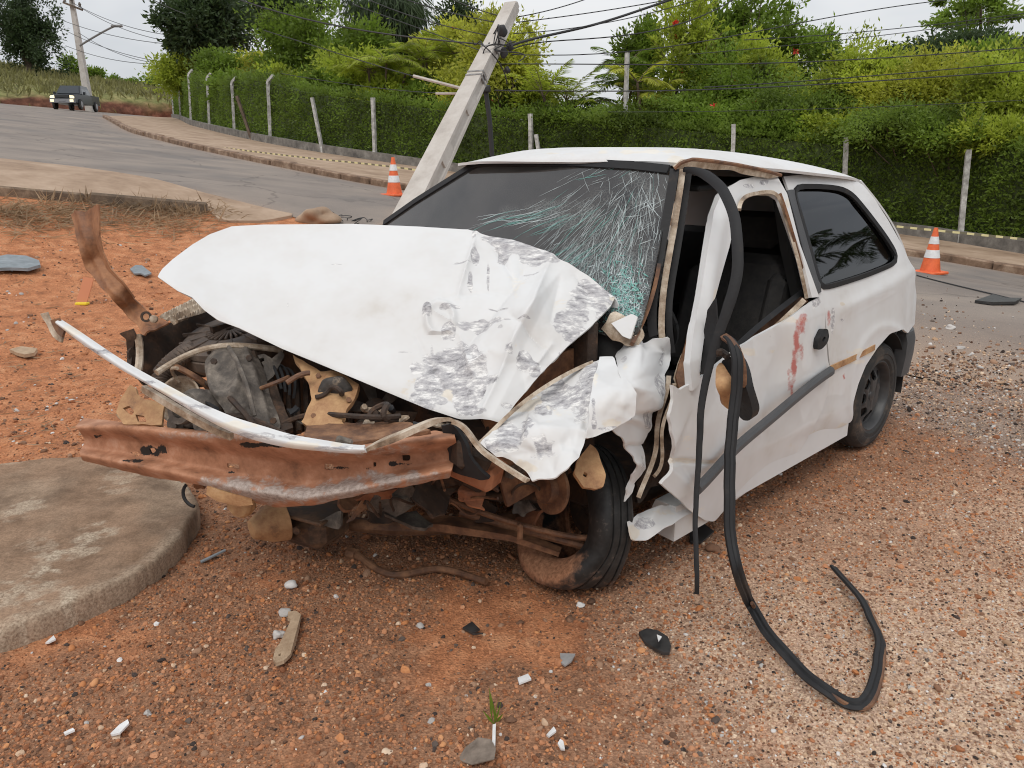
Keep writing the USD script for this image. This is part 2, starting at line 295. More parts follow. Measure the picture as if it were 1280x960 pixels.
asphalt = mat('worn_asphalt', {
    'g': ('geometry', {}), 'n1': ('noise_texture', {'scale': .55, 'detail': 5, 'roughness': .6}), 'n2': ('noise_texture', {'scale': 130, 'detail': 3, 'roughness': .7}),
    'mp': ('mapping', {'rotation': (0, 0, .72), 'scale': (.08, 1.1, 1)}), 'n3': ('noise_texture', {'scale': 1.0, 'detail': 4}),
    'r1': ('rgb_ramp', {'ramp': [(.3, (.20, .172, .155)), (.5, (.265, .23, .205)), (.7, (.33, .28, .24))]}), 'r2': ('rgb_ramp', {'ramp': [(.3, (.45, .45, .45)), (.7, (1, 1, 1))]}),
    'r3': ('rgb_ramp', {'ramp': [(.35, (.90, .885, .87)), (.6, (1.06, 1.03, .99))]}),
    'm': ('mix_color', {'blend_type': 'multiply', 'fac': .6, 'use_clamp': False}), 'm2': ('mix_color', {'blend_type': 'multiply', 'fac': 1.0, 'use_clamp': False}), 'at': ('attribute', {'attribute': 'wear'}), 'sep': ('separate_color', {}), 'vc': ('voronoi_texture', {'feature': 'distance_to_edge', 'scale': .42}), 'nd': ('noise_texture', {'scale': 1.6, 'detail': 5}), 'vm': ('vector_math', {'math_type': 'scale', 'scale': .9}), 'va': ('vector_math', {'math_type': 'add'}), 'cr': ('map_range', {'from_min': .004, 'from_max': .016, 'to_min': .62, 'to_max': 1.0, 'clamp': True}), 'm5': ('mix_color', {'blend_type': 'multiply', 'fac': .8}), 'dm': ('math', {'math_type': 'multiply_add', 'value2': 1.2, 'value3': -.6}), 'ds': ('math', {'math_type': 'add'}), 'dt': ('map_range', {'from_min': .1, 'from_max': .95, 'clamp': True}), 'dust': ('rgb_ramp', {'ramp': [(.3, (.15, .10, .075)), (.6, (.37, .27, .20)), (.8, (.5, .38, .28))]}), 'm3': ('mix_color', {}), 'm4': ('mix_color', {'b': (.15, .135, .125)}),
    'b': ('bump', {'strength': .5, 'distance': .004}), 'p': ('principled_bsdf', {'roughness': .85, 'specular_ior_level': .3})},
    [('g.position', 'n1.vector'), ('g.position', 'n2.vector'), ('g.position', 'mp.vector'), ('mp.vector', 'n3.vector'), ('n1.fac', 'r1.fac'), ('n2.fac', 'r2.fac'), ('n3.fac', 'r3.fac'),
     ('r1.color', 'm.a'), ('r2.color', 'm.b'), ('m.result', 'm2.a'), ('r3.color', 'm2.b'), ('at.color', 'sep.color'), ('n2.fac', 'dm.value1'), ('sep.r', 'ds.value1'), ('dm.value', 'ds.value2'), ('ds.value', 'dt.value'), ('n2.fac', 'dust.fac'), ('g.position', 'nd.vector'), ('nd.color', 'vm.vector1'), ('g.position', 'va.vector1'), ('vm.vector', 'va.vector2'), ('va.vector', 'vc.vector'), ('vc.distance', 'cr.value'), ('m2.result', 'm5.a'), ('cr.result', 'm5.b'), ('m5.result', 'm4.a'), ('sep.g', 'm4.fac'), ('m4.result', 'm3.a'), ('dust.color', 'm3.b'), ('dt.result', 'm3.fac'), ('m3.result', 'p.base_color'), ('n2.fac', 'b.height'), ('b.normal', 'p.normal')], 'p.BSDF')
def roadz(x, y): return T0(x, y)
nl_s = sg.LineString(near_l); fl_s = sg.LineString(far_l)
# worn, ragged margin where the asphalt meets the earth
_e = np.array(road_poly.exterior.segmentize(.12).coords)[:-1]; _d = np.array([nl_s.distance(sg.Point(p)) for p in _e]); _n = (fbm(np.column_stack([_e * 1.6, _e[:, :1] * 0]), 4, 12) - .5)
_m = (_d < .25) & (_e[:, 0] > -1) & (_e[:, 0] < 14); _o = unit(near_edge[-1][:2] - near_edge[-2][:2]); _e[_m] += np.outer(_n[_m] * .9, [-_o[1], _o[0]]); road_sheet = sg.Polygon(_e).buffer(0); road_sheet = road_sheet if road_sheet.geom_type == 'Polygon' else max(road_sheet.geoms, key=lambda g: g.area)
rdm = draped(road_sheet, .3, .008); rv = np.asarray(rdm.vertices)
import shapely
dn = shapely.distance(shapely.points(rv[:, :2]), nl_s); df = shapely.distance(shapely.points(rv[:, :2]), fl_s); rn = fbm(np.column_stack([rv[:, :2] * .8, rv[:, :1] * 0]), 4, 61)
rcol = np.stack([np.clip(np.exp(-dn / 1.5) * 1.25 * (rv[:, 0] > -2) + np.exp(-dn / .3) * .5 + np.exp(-df / .35) * .7 + (rn - .5) * .5 * np.exp(-dn / 2.5), 0, 1), np.clip(smoothstep(.56, .72, rn) * .7, 0, 1), 0 * dn], -1)
obj('road', rdm, asphalt, kind='structure', smooth=True, color=rcol)
pave_mat = mottled('dusty_concrete_pavement', [(.25, (.17, .105, .065)), (.45, (.30, .205, .135)), (.62, (.40, .29, .205)), (.8, (.50, .40, .30))], 1.3, (.85, .95), .5, 90, dist=.006)
kerb_mat = mottled('stained_kerb_concrete', [(.3, (.07, .042, .026)), (.5, (.2, .125, .08)), (.7, (.38, .28, .2))], 3.5, (.85, .95), .6, 60, dist=.008)
dark_kerb = mottled('dirty_kerb_face', [(.3, (.05, .036, .026)), (.52, (.15, .105, .07)), (.72, (.34, .25, .17))], 4, (.85, .95), .6, 60, dist=.008)
obj('near_pavement', draped(near_pave_poly, .3, .0, .3, lambda x, y: T0(x, y) + .035 + .075 * smoothstep(-4.3, -5.6, x)), pave_mat, kind='structure', smooth=30)
obj('far_pavement', draped(far_pave_poly, .45, .09, .25), pave_mat, kind='structure', smooth=30)
# kerb stones along the far pavement and the near pavement, each a stone of its own
def kerb_stones(line, w, h, length, material, parent_name, dz=0.0, seed=1, label=None):
    root = UsdGeom.Xform.Define(stage, numbered(parent_name)).GetPrim(); tag(root, kind='structure'); r = np.random.default_rng(seed)
    ORIG[str(root.GetPath())] = np.zeros(3)
    p = resample(line, length)
    for a, b in zip(p[:-1], p[1:]):
        c = (a + b) / 2; ang = math.atan2(*(b - a)[::-1]); L = np.linalg.norm(b - a) - r.uniform(.02, .05)
        z0, z1 = T0(*a), T0(*b); sl = math.atan2(z1 - z0, np.linalg.norm(b - a))
        R = trimesh.transformations.euler_matrix(0, -sl, ang, 'sxyz')[:3, :3]
        m = box((0, 0, 0), (L, w, h), bevel=.025); m.vertices += (noise(m.vertices * 3 + r.random(3) * 40, 3) - .5)[:, None] * .035
        m.vertices = m.vertices @ R.T + [c[0] + r.uniform(-.02, .02), c[1] + r.uniform(-.02, .02), (z0 + z1) / 2 + dz + r.uniform(-.012, .012)]
        obj('kerb_stone', m, material, root)
far_kerb = far_l[(far_l[:, 0] > -30) & (far_l[:, 0] < 16)]
kerb_stones(far_kerb, .2, .26, .95, kerb_mat, 'far_kerb', .015, 4)
kerb_stones(np.array([p[:2] for p in slab_pave[:5]]), .12, .22, 1.1, dark_kerb, 'near_kerb', .012, 5)
# ------------------------------------------------------------------ foliage
def leaf_mat(name, stops, trans=.35, rough=.5):
    return mat(name, {'g': ('geometry', {}), 'r': ('rgb_ramp', {'ramp': stops}), 'n': ('noise_texture', {'scale': .9, 'detail': 3}), 'hs': ('hsv', {}),
                      'mr': ('map_range', {'from_min': .3, 'from_max': .7, 'to_min': .55, 'to_max': 1.5}),
                      'p': ('principled_bsdf', {'roughness': rough, 'specular_ior_level': .35}), 't': ('translucent_bsdf', {}), 'm': ('mix_closure', {'fac': trans})},
               [('g.random_per_island', 'r.fac'), ('g.position', 'n.vector'), ('n.fac', 'mr.value'), ('mr.result', 'hs.value'), ('r.color', 'hs.color'), ('hs.color', 'p.base_color'), ('hs.color', 't.color'),
                ('p.BSDF', 'm.closure1'), ('t.BSDF', 'm.closure2')], 'm.closure')
LM = {
    'hedge': leaf_mat('hedge_leaf', [(0, (.13, .19, .028)), (.45, (.33, .43, .06)), (.8, (.50, .58, .10)), (1, (.66, .63, .17))], .48),
    'dark': leaf_mat('dark_leaf', [(0, (.040, .065, .022)), (.6, (.095, .15, .04)), (1, (.22, .29, .08))]),
    'mid': leaf_mat('green_leaf', [(0, (.14, .21, .025)), (.5, (.32, .43, .05)), (1, (.55, .61, .11))], .48),
    'bright': leaf_mat('bright_leaf', [(0, (.30, .36, .04)), (.5, (.55, .61, .075)), (1, (.74, .72, .17))], .48),
    'yellow': leaf_mat('yellow_leaf', [(0, (.38, .40, .05)), (.5, (.60, .60, .09)), (1, (.80, .74, .20))], .48),
    'grass': leaf_mat('grass_blade', [(0, (.17, .16, .06)), (.5, (.33, .30, .12)), (1, (.50, .42, .21))]),
    'dry': leaf_mat('dry_straw', [(0, (.28, .19, .11)), (.5, (.52, .39, .24)), (1, (.70, .55, .36))], .2),
}
bark = mottled('bark', [(.3, (.05, .035, .025)), (.6, (.14, .10, .07)), (.8, (.25, .2, .16))], 6, (.85, .95), .6, 40)
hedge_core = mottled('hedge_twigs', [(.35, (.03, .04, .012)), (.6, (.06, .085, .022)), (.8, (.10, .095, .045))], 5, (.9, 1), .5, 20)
red_flower = simple('red_petal', (.62, .05, .03), .6)

def leaf_cards(pos, direc, length, width, rng, fold=.18):
    """Diamond-shaped leaves, two triangles each."""
    n = len(pos); d = direc / (np.linalg.norm(direc, axis=1, keepdims=True) + 1e-9)
    s = np.cross(d, rng.normal(size=(n, 3))); s /= np.linalg.norm(s, axis=1, keepdims=True) + 1e-9; u = np.cross(s, d)
    L = (length * rng.uniform(.65, 1.3, n))[:, None]; w = (width * rng.uniform(.7, 1.25, n))[:, None]
    v = np.stack([pos, pos + d * L * .45 + s * w / 2 + u * fold * w, pos + d * L, pos + d * L * .45 - s * w / 2 + u * fold * w], 1).reshape(-1, 3)
    b = np.arange(n)[:, None] * 4
    return trimesh.Trimesh(v, np.concatenate([b + [0, 1, 2], b + [0, 2, 3]]), process=False)
def crown_points(c, rad, clumps, per, rng, spread=.26, shell=.55):
    d = rng.normal(size=(clumps, 3)); d /= np.linalg.norm(d, axis=1, keepdims=True)
    r = rng.uniform(shell, 1.0, clumps)[:, None]; cc = d * r
    lump = 1 + .35 * (noise(d * 1.7 + rng.random(3) * 30, 3) - .5)[:, None] * 2; cc = cc * lump
    p = (cc[:, None] + rng.normal(size=(clumps, per, 3)) * spread * rng.uniform(.5, 1.1, (clumps, 1, 1))).reshape(-1, 3)
    out = p - np.repeat(cc * .55, per, 0)
    return p * rad + c, out * rad, cc * rad + c
def tree(name, label, px, py, Y, rpx, zpx, leaf, n=9000, size=.13, seed=0, clumps=60, spread=.24, shell=.5, trunk_r=.14, group=None, up=.15, aspect=.45, flowers=0, flat=1.0, base=None):
    rng = np.random.default_rng(seed); c = A(px, py, Y); k = Y / FPX
    rad = np.array([rpx * k, rpx * k * .9, zpx * k]); gz = float(T0(c[0], c[1])) if base is None else base
    root = thing(name, label, 'tree' if 'tree' in name or 'palm' in name else 'shrub', (c[0], c[1], gz), group)
    p, o, cc = crown_points(c, rad, clumps, n // clumps, rng, spread, shell)
    keep = p[:, 2] > gz + .1; p, o = p[keep], o[keep]
    o = o + rng.normal(size=o.shape) * np.linalg.norm(rad) * .25 + [0, 0, up]
    parts_ = [leaf_cards(p, o, size, size * aspect, rng)]; shoots = []
    if leaf in ('mid', 'bright', 'yellow') and Y < 45 and n > 2500:        # feathery shoots standing out of the crown
        for q in cc[cc[:, 2] > c[2] - .1 * rad[2]][:34]:
            dq = unit((q - c) * [1, 1, .3] / rad + [0, 0, 1.3] + rng.normal(size=3) * .25); Ls = rng.uniform(.35, .95) * max(.5, rad[2] * .55); st_ = q + np.outer(np.linspace(0, 1, 7), dq) * Ls + np.outer(np.linspace(0, 1, 7) ** 2, rng.normal(size=3) * .12 + [0, 0, -.08])
            shoots.append(tube(st_, [.012, .004], 4)); k_ = rng.integers(14, 26); tt_ = rng.uniform(.1, 1, k_); sp_ = np.stack([np.interp(tt_, np.linspace(0, 1, 7), st_[:, a]) for a in range(3)], 1)
            parts_.append(leaf_cards(sp_, dq * .7 + rng.normal(size=(k_, 3)) * .65, size * 1.05, size * aspect * .9, rng))
    obj('crown', parts_, LM[leaf], root, smooth=False)
    tr = shoots
    b0 = np.array([c[0], c[1], gz]); top = c + [0, 0, rad[2] * .3]
    tr.append(tube(spline([b0, (b0 + top) / 2 + rng.normal(size=3) * .08 * (top - b0)[2] * [1, 1, 0], top], 10), [trunk_r, trunk_r * .8, trunk_r * .35], 8))
    for q in cc[rng.permutation(len(cc))[:min(16, len(cc))]]:
        s = b0 + (top - b0) * rng.uniform(.35, .8); tr.append(tube(spline([s, (s + q) / 2 + [0, 0, -.1 * rad[2]], q], 6), [trunk_r * .4, trunk_r * .2, .012], 5))
    obj('trunk', tr, bark, root)
    if flowers:
        f = p[rng.permutation(len(p))]; f = f[np.argsort(f[:, 1])][:len(f) // 4]; f = f[rng.permutation(len(f))[:flowers]]
        for q in f: obj('flower', leaf_cards(np.repeat(q[None] - [0, .12, 0], 12, 0), rng.normal(size=(12, 3)), .13, .10, rng), red_flower, root, smooth=False)
    return root
def frond(base, direc, L, droop, leaf_l, rng, pairs=26, width=.045, lift=.9):
    d = unit(direc); t = np.linspace(0, 1, 14); side = unit(np.cross(d, [0, 0, 1.0]))
    h = np.array([d[0], d[1], 0]); sp = base + np.outer(t, d) * L + np.outer(t ** 2.2, [0, 0, -droop * L]) 
    tt = np.linspace(.12, .98, pairs); P = np.stack([np.interp(tt, t, sp[:, k]) for k in range(3)], 1)
    tang = np.gradient(P, axis=0); tang /= np.linalg.norm(tang, axis=1, keepdims=True)
    prof = np.sin(np.clip(tt * 1.05, 0, 1) * math.pi) ** .6 * leaf_l + .05
    pos, dr, ln = [], [], []
    for s in (-1, 1):
        pos.append(P); dr.append(tang * .75 + side * s * lift + [0, 0, -.25] + rng.normal(size=P.shape) * .1); ln.append(prof)
    pos, dr, ln = np.vstack(pos), np.vstack(dr), np.concatenate(ln)
    m = leaf_cards(pos, dr, 1.0, .001, rng); n = len(pos)
    dd = dr / np.linalg.norm(dr, axis=1, keepdims=True); s = np.cross(dd, [0, 0, 1.0]); s /= np.linalg.norm(s, axis=1, keepdims=True) + 1e-9
    v = np.stack([pos, pos + dd * ln[:, None] * .35 + s * width / 2, pos + dd * ln[:, None] + [0, 0, -.04], pos + dd * ln[:, None] * .35 - s * width / 2], 1).reshape(-1, 3)
    return trimesh.Trimesh(v, m.faces, process=False), sweep(sp, circ(.014, 4), np.linspace(1, .3, 14))
def palm(label, px, py, Y, zbase=None, stems=5, L=1.6, n=9, leaf='bright', seed=0, droop=.45, leaf_l=.38, name='palm_tree', group=None, rise=.9, spread=.6):
    rng = np.random.default_rng(seed); c = A(px, py, Y); gz = float(T0(c[0], c[1]))
    root = thing(name, label, 'palm tree', (c[0], c[1], gz), group); lv, st = [], []
    for s in range(stems):
        top = c + rng.normal(size=3) * [spread, spread * .6, .35] if stems > 1 else c
        b = np.array([c[0] + rng.normal() * .25, c[1] + rng.normal() * .25, gz]); st.append(tube(spline([b, (b + top) / 2, top], 8), .045 if stems > 1 else .16, 6))
        for k in range(n):
            a = 2 * math.pi * (k + rng.random() * .7) / n; e = rng.uniform(.25, 1.15) * rise
            f, r = frond(top, [math.cos(a), math.sin(a), e * 1.3], L * rng.uniform(.75, 1.15), droop * rng.uniform(.7, 1.3), leaf_l, rng); lv.append(f); st.append(r)
    obj('crown', lv, LM[leaf], root, smooth=False); obj('trunk', st, bark, root)
    return root

# ------------------------------------------------------------------ hillside behind the far road
hb = np.array([A(x, y, Y) for x, y, Y in ((-260, 120, 60), (-100, 128, 66), (0, 135, 70), (60, 136, 72), (130, 139, 75), (205, 141, 78), (300, 146, 80), (420, 152, 84))])
rowsH = [hb + [0, 0, -1.5], hb, hb + [.0, .9, .85], hb + [0, 2.4, 1.3]]
hc = np.array([A(x, y, Y) for x, y, Y in ((-260, 62, 100), (-100, 72, 100), (0, 84, 100), (60, 94, 102), (130, 108, 104), (205, 121, 106), (300, 128, 108), (420, 135, 110))])
rowsH += [(hb + [0, 2.4, 1.3]) * .5 + hc * .5 + [0, 0, .5], hc, hc + [0, 40, -2.0]]
g = np.concatenate([refine(rowsH[:4], 16, 170, 1, 3), refine(rowsH[3:], 40, 170, 2, 3)[1:]])
g = g + (fbm(g * .35, 4, 4) - .5)[..., None] * [0.3, 1.4, 1.0]; g = g + (fbm(g * 1.6, 3, 7) - .5)[..., None] * [0, .6, .4]
hill_col = np.zeros(g.shape); hill_col[..., 0] = smoothstep(7, 14, np.arange(len(g)) + (fbm(g * .8, 3, 9)[:, :] - .5).mean(1) * 0)[:, None] + (fbm(g * .5, 3, 2) - .5) * 1.2
hill_mat = mat('cut_bank_and_scrub', {
    'g': ('geometry', {}), 'at': ('attribute', {'attribute': 'wear'}), 'sep': ('separate_color', {}), 'n': ('noise_texture', {'scale': 1.1, 'detail': 6, 'roughness': .7}),
    'e': ('rgb_ramp', {'ramp': [(.3, (.04, .02, .014)), (.5, (.11, .048, .032)), (.7, (.22, .10, .065))]}), 'v': ('rgb_ramp', {'ramp': [(.3, (.10, .12, .04)), (.5, (.20, .20, .08)), (.7, (.34, .30, .14))]}),
    'm': ('mix_color', {}), 'p': ('principled_bsdf', {'roughness': .95, 'specular_ior_level': .1})},
    [('g.position', 'n.vector'), ('n.fac', 'e.fac'), ('n.fac', 'v.fac'), ('at.color', 'sep.color'), ('sep.r', 'm.fac'), ('e.color', 'm.a'), ('v.color', 'm.b'), ('m.result', 'p.base_color')], 'p.BSDF')
hm = gridmesh(g)
if hm.face_normals[:, 2].mean() < 0: hm.invert()
obj('hillside', hm, hill_mat, kind='structure', smooth=True, color=np.clip(hill_col, 0, 1).reshape(-1, 3))
rng = np.random.default_rng(11)
w_ = hm.area_faces * (hm.triangles_center[:, 2] > 0) * np.clip(hill_col.reshape(-1, 3)[hm.faces[:, 0], 0], .03, 1)
fi = rng.choice(len(w_), 26000, p=w_ / w_.sum()); bc = rng.dirichlet([1, 1, 1], 26000)
pp = (hm.triangles[fi] * bc[:, :, None]).sum(1)
obj('hill_grass', leaf_cards(pp, rng.normal(size=pp.shape) * .45 + [0, 0, 1], .8, .18, rng), LM['grass'], kind='stuff', smooth=False)
for i, (px, py, Y, r, z, leaf) in enumerate(((90, 84, 104, 13, 10, 'mid'), (118, 94, 104, 9, 7, 'mid'), (142, 104, 105, 10, 6, 'mid'), (165, 107, 106, 8, 5, 'mid'), (187, 106, 108, 12, 8, 'mid'), (136, 109, 100, 8, 6, 'bright'))):
    tree('hill_tree', ['round green tree just right of the dark tree on the hillside', 'small green tree behind the far lamp pole', 'spreading green tree on the skyline right of the lamp pole', 'lowest green tree on the skyline left of the hedge top', 'last green tree on the hill skyline beside the hedge corner', 'small bright bush halfway down the grassy hill'][i],
         px, py, Y, r, z, leaf, 900, .42, 60 + i, 24, .3, .4, .2, base=float(A(px, py + 14, Y)[2]))
tree('conifer_tree', 'tall dark dense tree on the hill in the top left corner', 33, 38, 88, 40, 50, 'dark', 16000, .36, 71, 150, .13, .2, .4, base=float(A(36, 92, 88)[2]))

# ------------------------------------------------------------------ hedge with concrete posts on a low wall
wl = wall_l[(wall_l[:, 0] < 24)]
wallmat = mottled('grey_weathered_wall', [(.3, (.06, .055, .05)), (.55, (.18, .165, .145)), (.75, (.32, .30, .27))], 3, (.85, .95), .5, 50)
v0 = np.column_stack([wl, T0(wl[:, 0], wl[:, 1]) + .16])
low_wall = sweep(v0, [(-.09, -.3), (.09, -.3), (.09, .2), (-.09, .2)], up=[0, 0, 1])
t_ = thing('low_wall', 'low grey weathered concrete wall running along the foot of the hedge', 'wall'); obj('wall', low_wall, wallmat, t_)
hrng = np.random.default_rng(5)
tanv = np.gradient(wl, axis=0); tanv /= np.linalg.norm(tanv, axis=1, keepdims=True); nrm = np.stack([-tanv[:, 1], tanv[:, 0]], 1)
if nrm[:, 1].mean() < 0: nrm = -nrm
def hedge_h(i): return 2.25 + .25 * (noise(np.stack([i * .11, i * 0, i * 0], -1), 3) - .5) * 2
ii = np.arange(len(wl), dtype=float); hh = hedge_h(ii)
back = wl + nrm * .95; front = wl + nrm * .28
zz = T0(wl[:, 0], wl[:, 1])
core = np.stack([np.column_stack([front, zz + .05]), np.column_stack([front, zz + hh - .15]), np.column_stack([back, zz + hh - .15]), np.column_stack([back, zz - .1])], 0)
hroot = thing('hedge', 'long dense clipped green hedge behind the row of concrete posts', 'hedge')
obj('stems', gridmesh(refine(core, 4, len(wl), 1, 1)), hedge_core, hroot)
N = 95000
# more leaves where the hedge is near
s_ = hrng.random(N); dist = np.hypot(wl[:, 0], wl[:, 1]); wgt = np.where(wl[:, 0] > 15, .15, 1) / np.clip(dist, 14, 60) ** 1.0; cdf = np.cumsum(wgt) / wgt.sum()
k_ = np.interp(s_, cdf, ii); h_ = hrng.random(N); top_ = hrng.random(N) < .22
x_ = np.interp(k_, ii, wl[:, 0]); y_ = np.interp(k_, ii, wl[:, 1]); nx = np.interp(k_, ii, nrm[:, 0]); ny = np.interp(k_, ii, nrm[:, 1]); z_ = np.interp(k_, ii, zz); H_ = np.interp(k_, ii, hh)
dep = np.where(top_, hrng.uniform(.1, 1.0, N), .22 + hrng.normal(size=N) * .06 + .16 * (noise(np.stack([k_ * .9, h_ * 3.3, k_ * 0], -1), 8) - .5))
zz2 = np.where(top_, z_ + H_ + np.abs(hrng.normal(size=N)) * .16 - .12, z_ + .12 + h_ * (H_ - .1))
pos = np.stack([x_ + nx * dep, y_ + ny * dep, zz2], 1); outd = np.stack([-nx, -ny, np.full(N, .35)], 1) + hrng.normal(size=(N, 3)) * .75
outd[top_, 2] += 1.1
obj('leaves', leaf_cards(pos, outd, .10, .062, hrng), LM['hedge'], hroot, smooth=False)
post_mat = mottled('whitewashed_concrete_post', [(.3, (.16, .15, .14)), (.5, (.38, .37, .35)), (.7, (.60, .59, .56))], 7, (.8, .95), .4, 60)
plist = [((213, 96), (217, 146), 0), ((222, 94), (226, 150), 0), ((235, 88), (239, 157), 1), ((258, 92), (262, 163), 1), ((289, 97), (293, 169), 1), ((334, 95), (338, 180), 1), ((466, 122), (469, 200), 0),
         ((663, 142), (665, 218), 0), ((784, 66), (783, 250), 0), ((917, 155), (915, 262), 0), ((1058, 172), (1054, 280), 0), ((1211, 187), (1198, 313), 0)]
plabel = ['leftmost thin fence post at the hedge corner', 'second fence post from the hedge corner, half hidden by leaves', 'white post with bent top, first of the four bent-topped posts from the left', 'white post with bent top, second of the four bent-topped posts',
          'white post with bent top, third of the four bent-topped posts', 'white post with bent top nearest the leaning braces, rightmost bent-topped one', 'straight white post standing in the hedge left of the leaning pole', 'white post just right of the leaning utility pole',
          'tall thin grey post rising above the hedge behind the car roof', 'white post behind the middle of the car roof', 'white post behind the rear of the car roof', 'nearest straight white post, right of the parked wreck above the right cone']
wall_s = sg.LineString(wl)
def wall_hit(px, py0):
    """Where the vertical plane through column px meets the wall line."""
    d = ray(px, py0)[:2]; q = sg.LineString([(0, 0), d / np.linalg.norm(d) * 90]).intersection(wall_s)
    q = q if q.geom_type == 'Point' else list(q.geoms)[0]; return np.array([q.x, q.y])
for (tp, bp, bent), lab in zip(plist, plabel):
    try: q = wall_hit(*bp)
    except Exception: continue
    q = q + (np.array([0, .75]) if 'tall thin' in lab else np.array([0, -.03])); gz = float(T0(*q)); b = np.array([q[0], q[1], gz - .1]); e = A(*tp, q[1])
    if bent: e = e + [0, 0, -.28]
    root = thing('fence_post', lab, 'post', (q[0], q[1], gz)); w = .055 if 'tall' not in lab else .05
    ps = spline([b, (b + e) / 2 + [0, .01, 0], e], 12); m = sweep(ps, [(-w, -w), (w, -w), (w, w), (-w, w)]); m.vertices += (noise(m.vertices * 9, 2) - .5)[:, None] * .012
    obj('shaft', m, post_mat, root)
    if bent: obj('bent_top', sweep(np.array([e - [0, 0, .02], e + [.04, -.02, .1], e + [.26, -.1, .30]]), [(-w, -w), (w, -w), (w, w), (-w, w)], [1, 1, .85]), post_mat, root)
for i, (tp, bp) in enumerate((((390, 122), (404, 184)), ((296, 120), (316, 175)), ((670, 168), (681, 187)))):
    q = wall_hit(*bp) + [0, -.05]; b = np.array([*q, float(T0(*q))]); e = A(*tp, q[1] + .1); w = .05
    root = thing('leaning_brace', ['slanted white concrete brace leaning on the hedge', 'dark slanted brace between the bent-topped posts', 'short slanted brace right of the leaning utility pole'][i], 'brace', b)
    obj('shaft', sweep(np.linspace(b, e, 5), [(-w, -w), (w, -w), (w, w), (-w, w)]), post_mat if i != 1 else bark, root)

# ------------------------------------------------------------------ trees and shrubs beyond the hedge
tree('broadleaf_tree', 'large dark broad-leaved tree rising over the hedge corner on the left', 256, 32, 52, 46, 42, 'dark', 14000, .34, 101, 120, .18, .35, .3)
tree('garden_shrub', 'pale green feathery bush spilling over the hedge corner', 226, 92, 53, 30, 26, 'bright', 7000, .24, 102, 60, .25, .2, .06)
tree('garden_shrub', 'green bush behind the second bent-topped post', 275, 86, 47, 34, 22, 'mid', 6000, .22, 103, 50, .25, .2, .06)
tree('garden_shrub', 'yellowish bush above the third bent-topped post', 322, 82, 44, 24, 16, 'yellow', 3200, .2, 104, 30, .25, .2, .05)
tree('garden_shrub', 'tall leafy green shrub with red flowers left of the palms', 385, 70, 40, 58, 50, 'mid', 15000, .2, 105, 110, .2, .3, .08, flowers=3)
tree('broadleaf_tree', 'dark green tree in the background above the hedge left of centre', 345, 22, 62, 55, 30, 'dark', 11000, .34, 106, 80, .2, .35, .25)
tree('garden_shrub', 'bright green bush under the weeping palm', 440, 100, 36, 52, 34, 'bright', 11000, .17, 107, 80, .22, .25, .06, flowers=2)
tree('garden_shrub', 'dark green shrub with a red flower behind the straight post', 505, 108, 36, 45, 28, 'mid', 9000, .16, 108, 70, .22, .25, .06, flowers=2)
tree('broadleaf_tree', 'dark crown between the weeping palm and the leaning pole', 575, 30, 60, 26, 22, 'dark', 4500, .3, 109, 40, .24, .35, .2)
tree('weeping_tree', 'dark weeping tree with hanging strands behind the hedge', 488, 28, 44, 44, 48, 'dark', 9000, .75, 110, 70, .22, .4, .2, up=-3.0, aspect=.08)
palm('areca palm with yellow-green fronds left of the leaning pole', 545, 78, 33, stems=6, L=2.2, n=9, leaf='bright', seed=120, spread=.9, leaf_l=.5)
palm('low bright palm clump above the straight white post', 470, 92, 33, stems=5, L=1.8, n=8, leaf='bright', seed=121, spread=.9, leaf_l=.45)
tree('golden_tree', 'golden yellow-leaved small tree behind the top of the leaning pole', 625, 72, 29, 50, 48, 'yellow', 9500, .17, 122, 80, .2, .35, .06)
tree('garden_shrub', 'yellow-green shrub left of the leaning pole', 585, 118, 31, 40, 30, 'yellow', 5200, .15, 123, 50, .24, .25, .05)
tree('garden_shrub', 'dark bush behind the leaning pole foot', 640, 135, 30, 45, 22, 'hedge', 6500, .13, 124, 60, .24, .25, .05, flowers=1)
palm('pale young palm with upright fronds behind the car roof', 728, 122, 27, stems=3, L=1.9, n=8, leaf='bright', seed=125, rise=1.5, droop=.35, spread=.5, leaf_l=.4)
palm('dark low palm with drooping fronds over the hedge', 778, 120, 27, stems=4, L=1.5, n=9, leaf='mid', seed=126, spread=.6, leaf_l=.4)
palm('browning palm fronds left of the tall bamboo-like shrub', 820, 112, 26, stems=2, L=1.5, n=8, leaf='yellow', seed=127, spread=.4, leaf_l=.4)
tree('tall_shrub', 'tall bright upright shrub reaching the top of the frame, right of the palms', 862, 70, 27, 42, 76, 'bright', 9000, .16, 128, 150, .13, .2, .06, flowers=3)
tree('sparse_tree', 'thin sparse tree with bare branches above the hedge centre right', 938, 32, 30, 44, 56, 'mid', 2600, .2, 129, 45, .13, .3, .07)
tree('garden_shrub', 'dense dark green shrub behind the middle roof post', 915, 122, 26, 62, 45, 'mid', 15000, .14, 130, 110, .2, .3, .06, flowers=3)
tree('garden_shrub', 'leafy green tree crown right of the sparse tree', 1000, 74, 29, 58, 40, 'mid', 7500, .16, 131, 90, .14, .35, .08, flowers=1)
tree('garden_shrub', 'yellow-green bush in front of the flat-topped tree', 1075, 110, 24, 62, 48, 'bright', 15000, .13, 132, 110, .2, .3, .06)
tree('garden_shrub', 'golden-green bush above the nearest white post', 1170, 115, 22, 58, 42, 'yellow', 11000, .12, 133, 90, .2, .3, .05)
tree('garden_shrub', 'green bush at the right edge behind the hedge', 1262, 125, 20, 55, 52, 'bright', 12000, .12, 134, 90, .2, .3, .05)
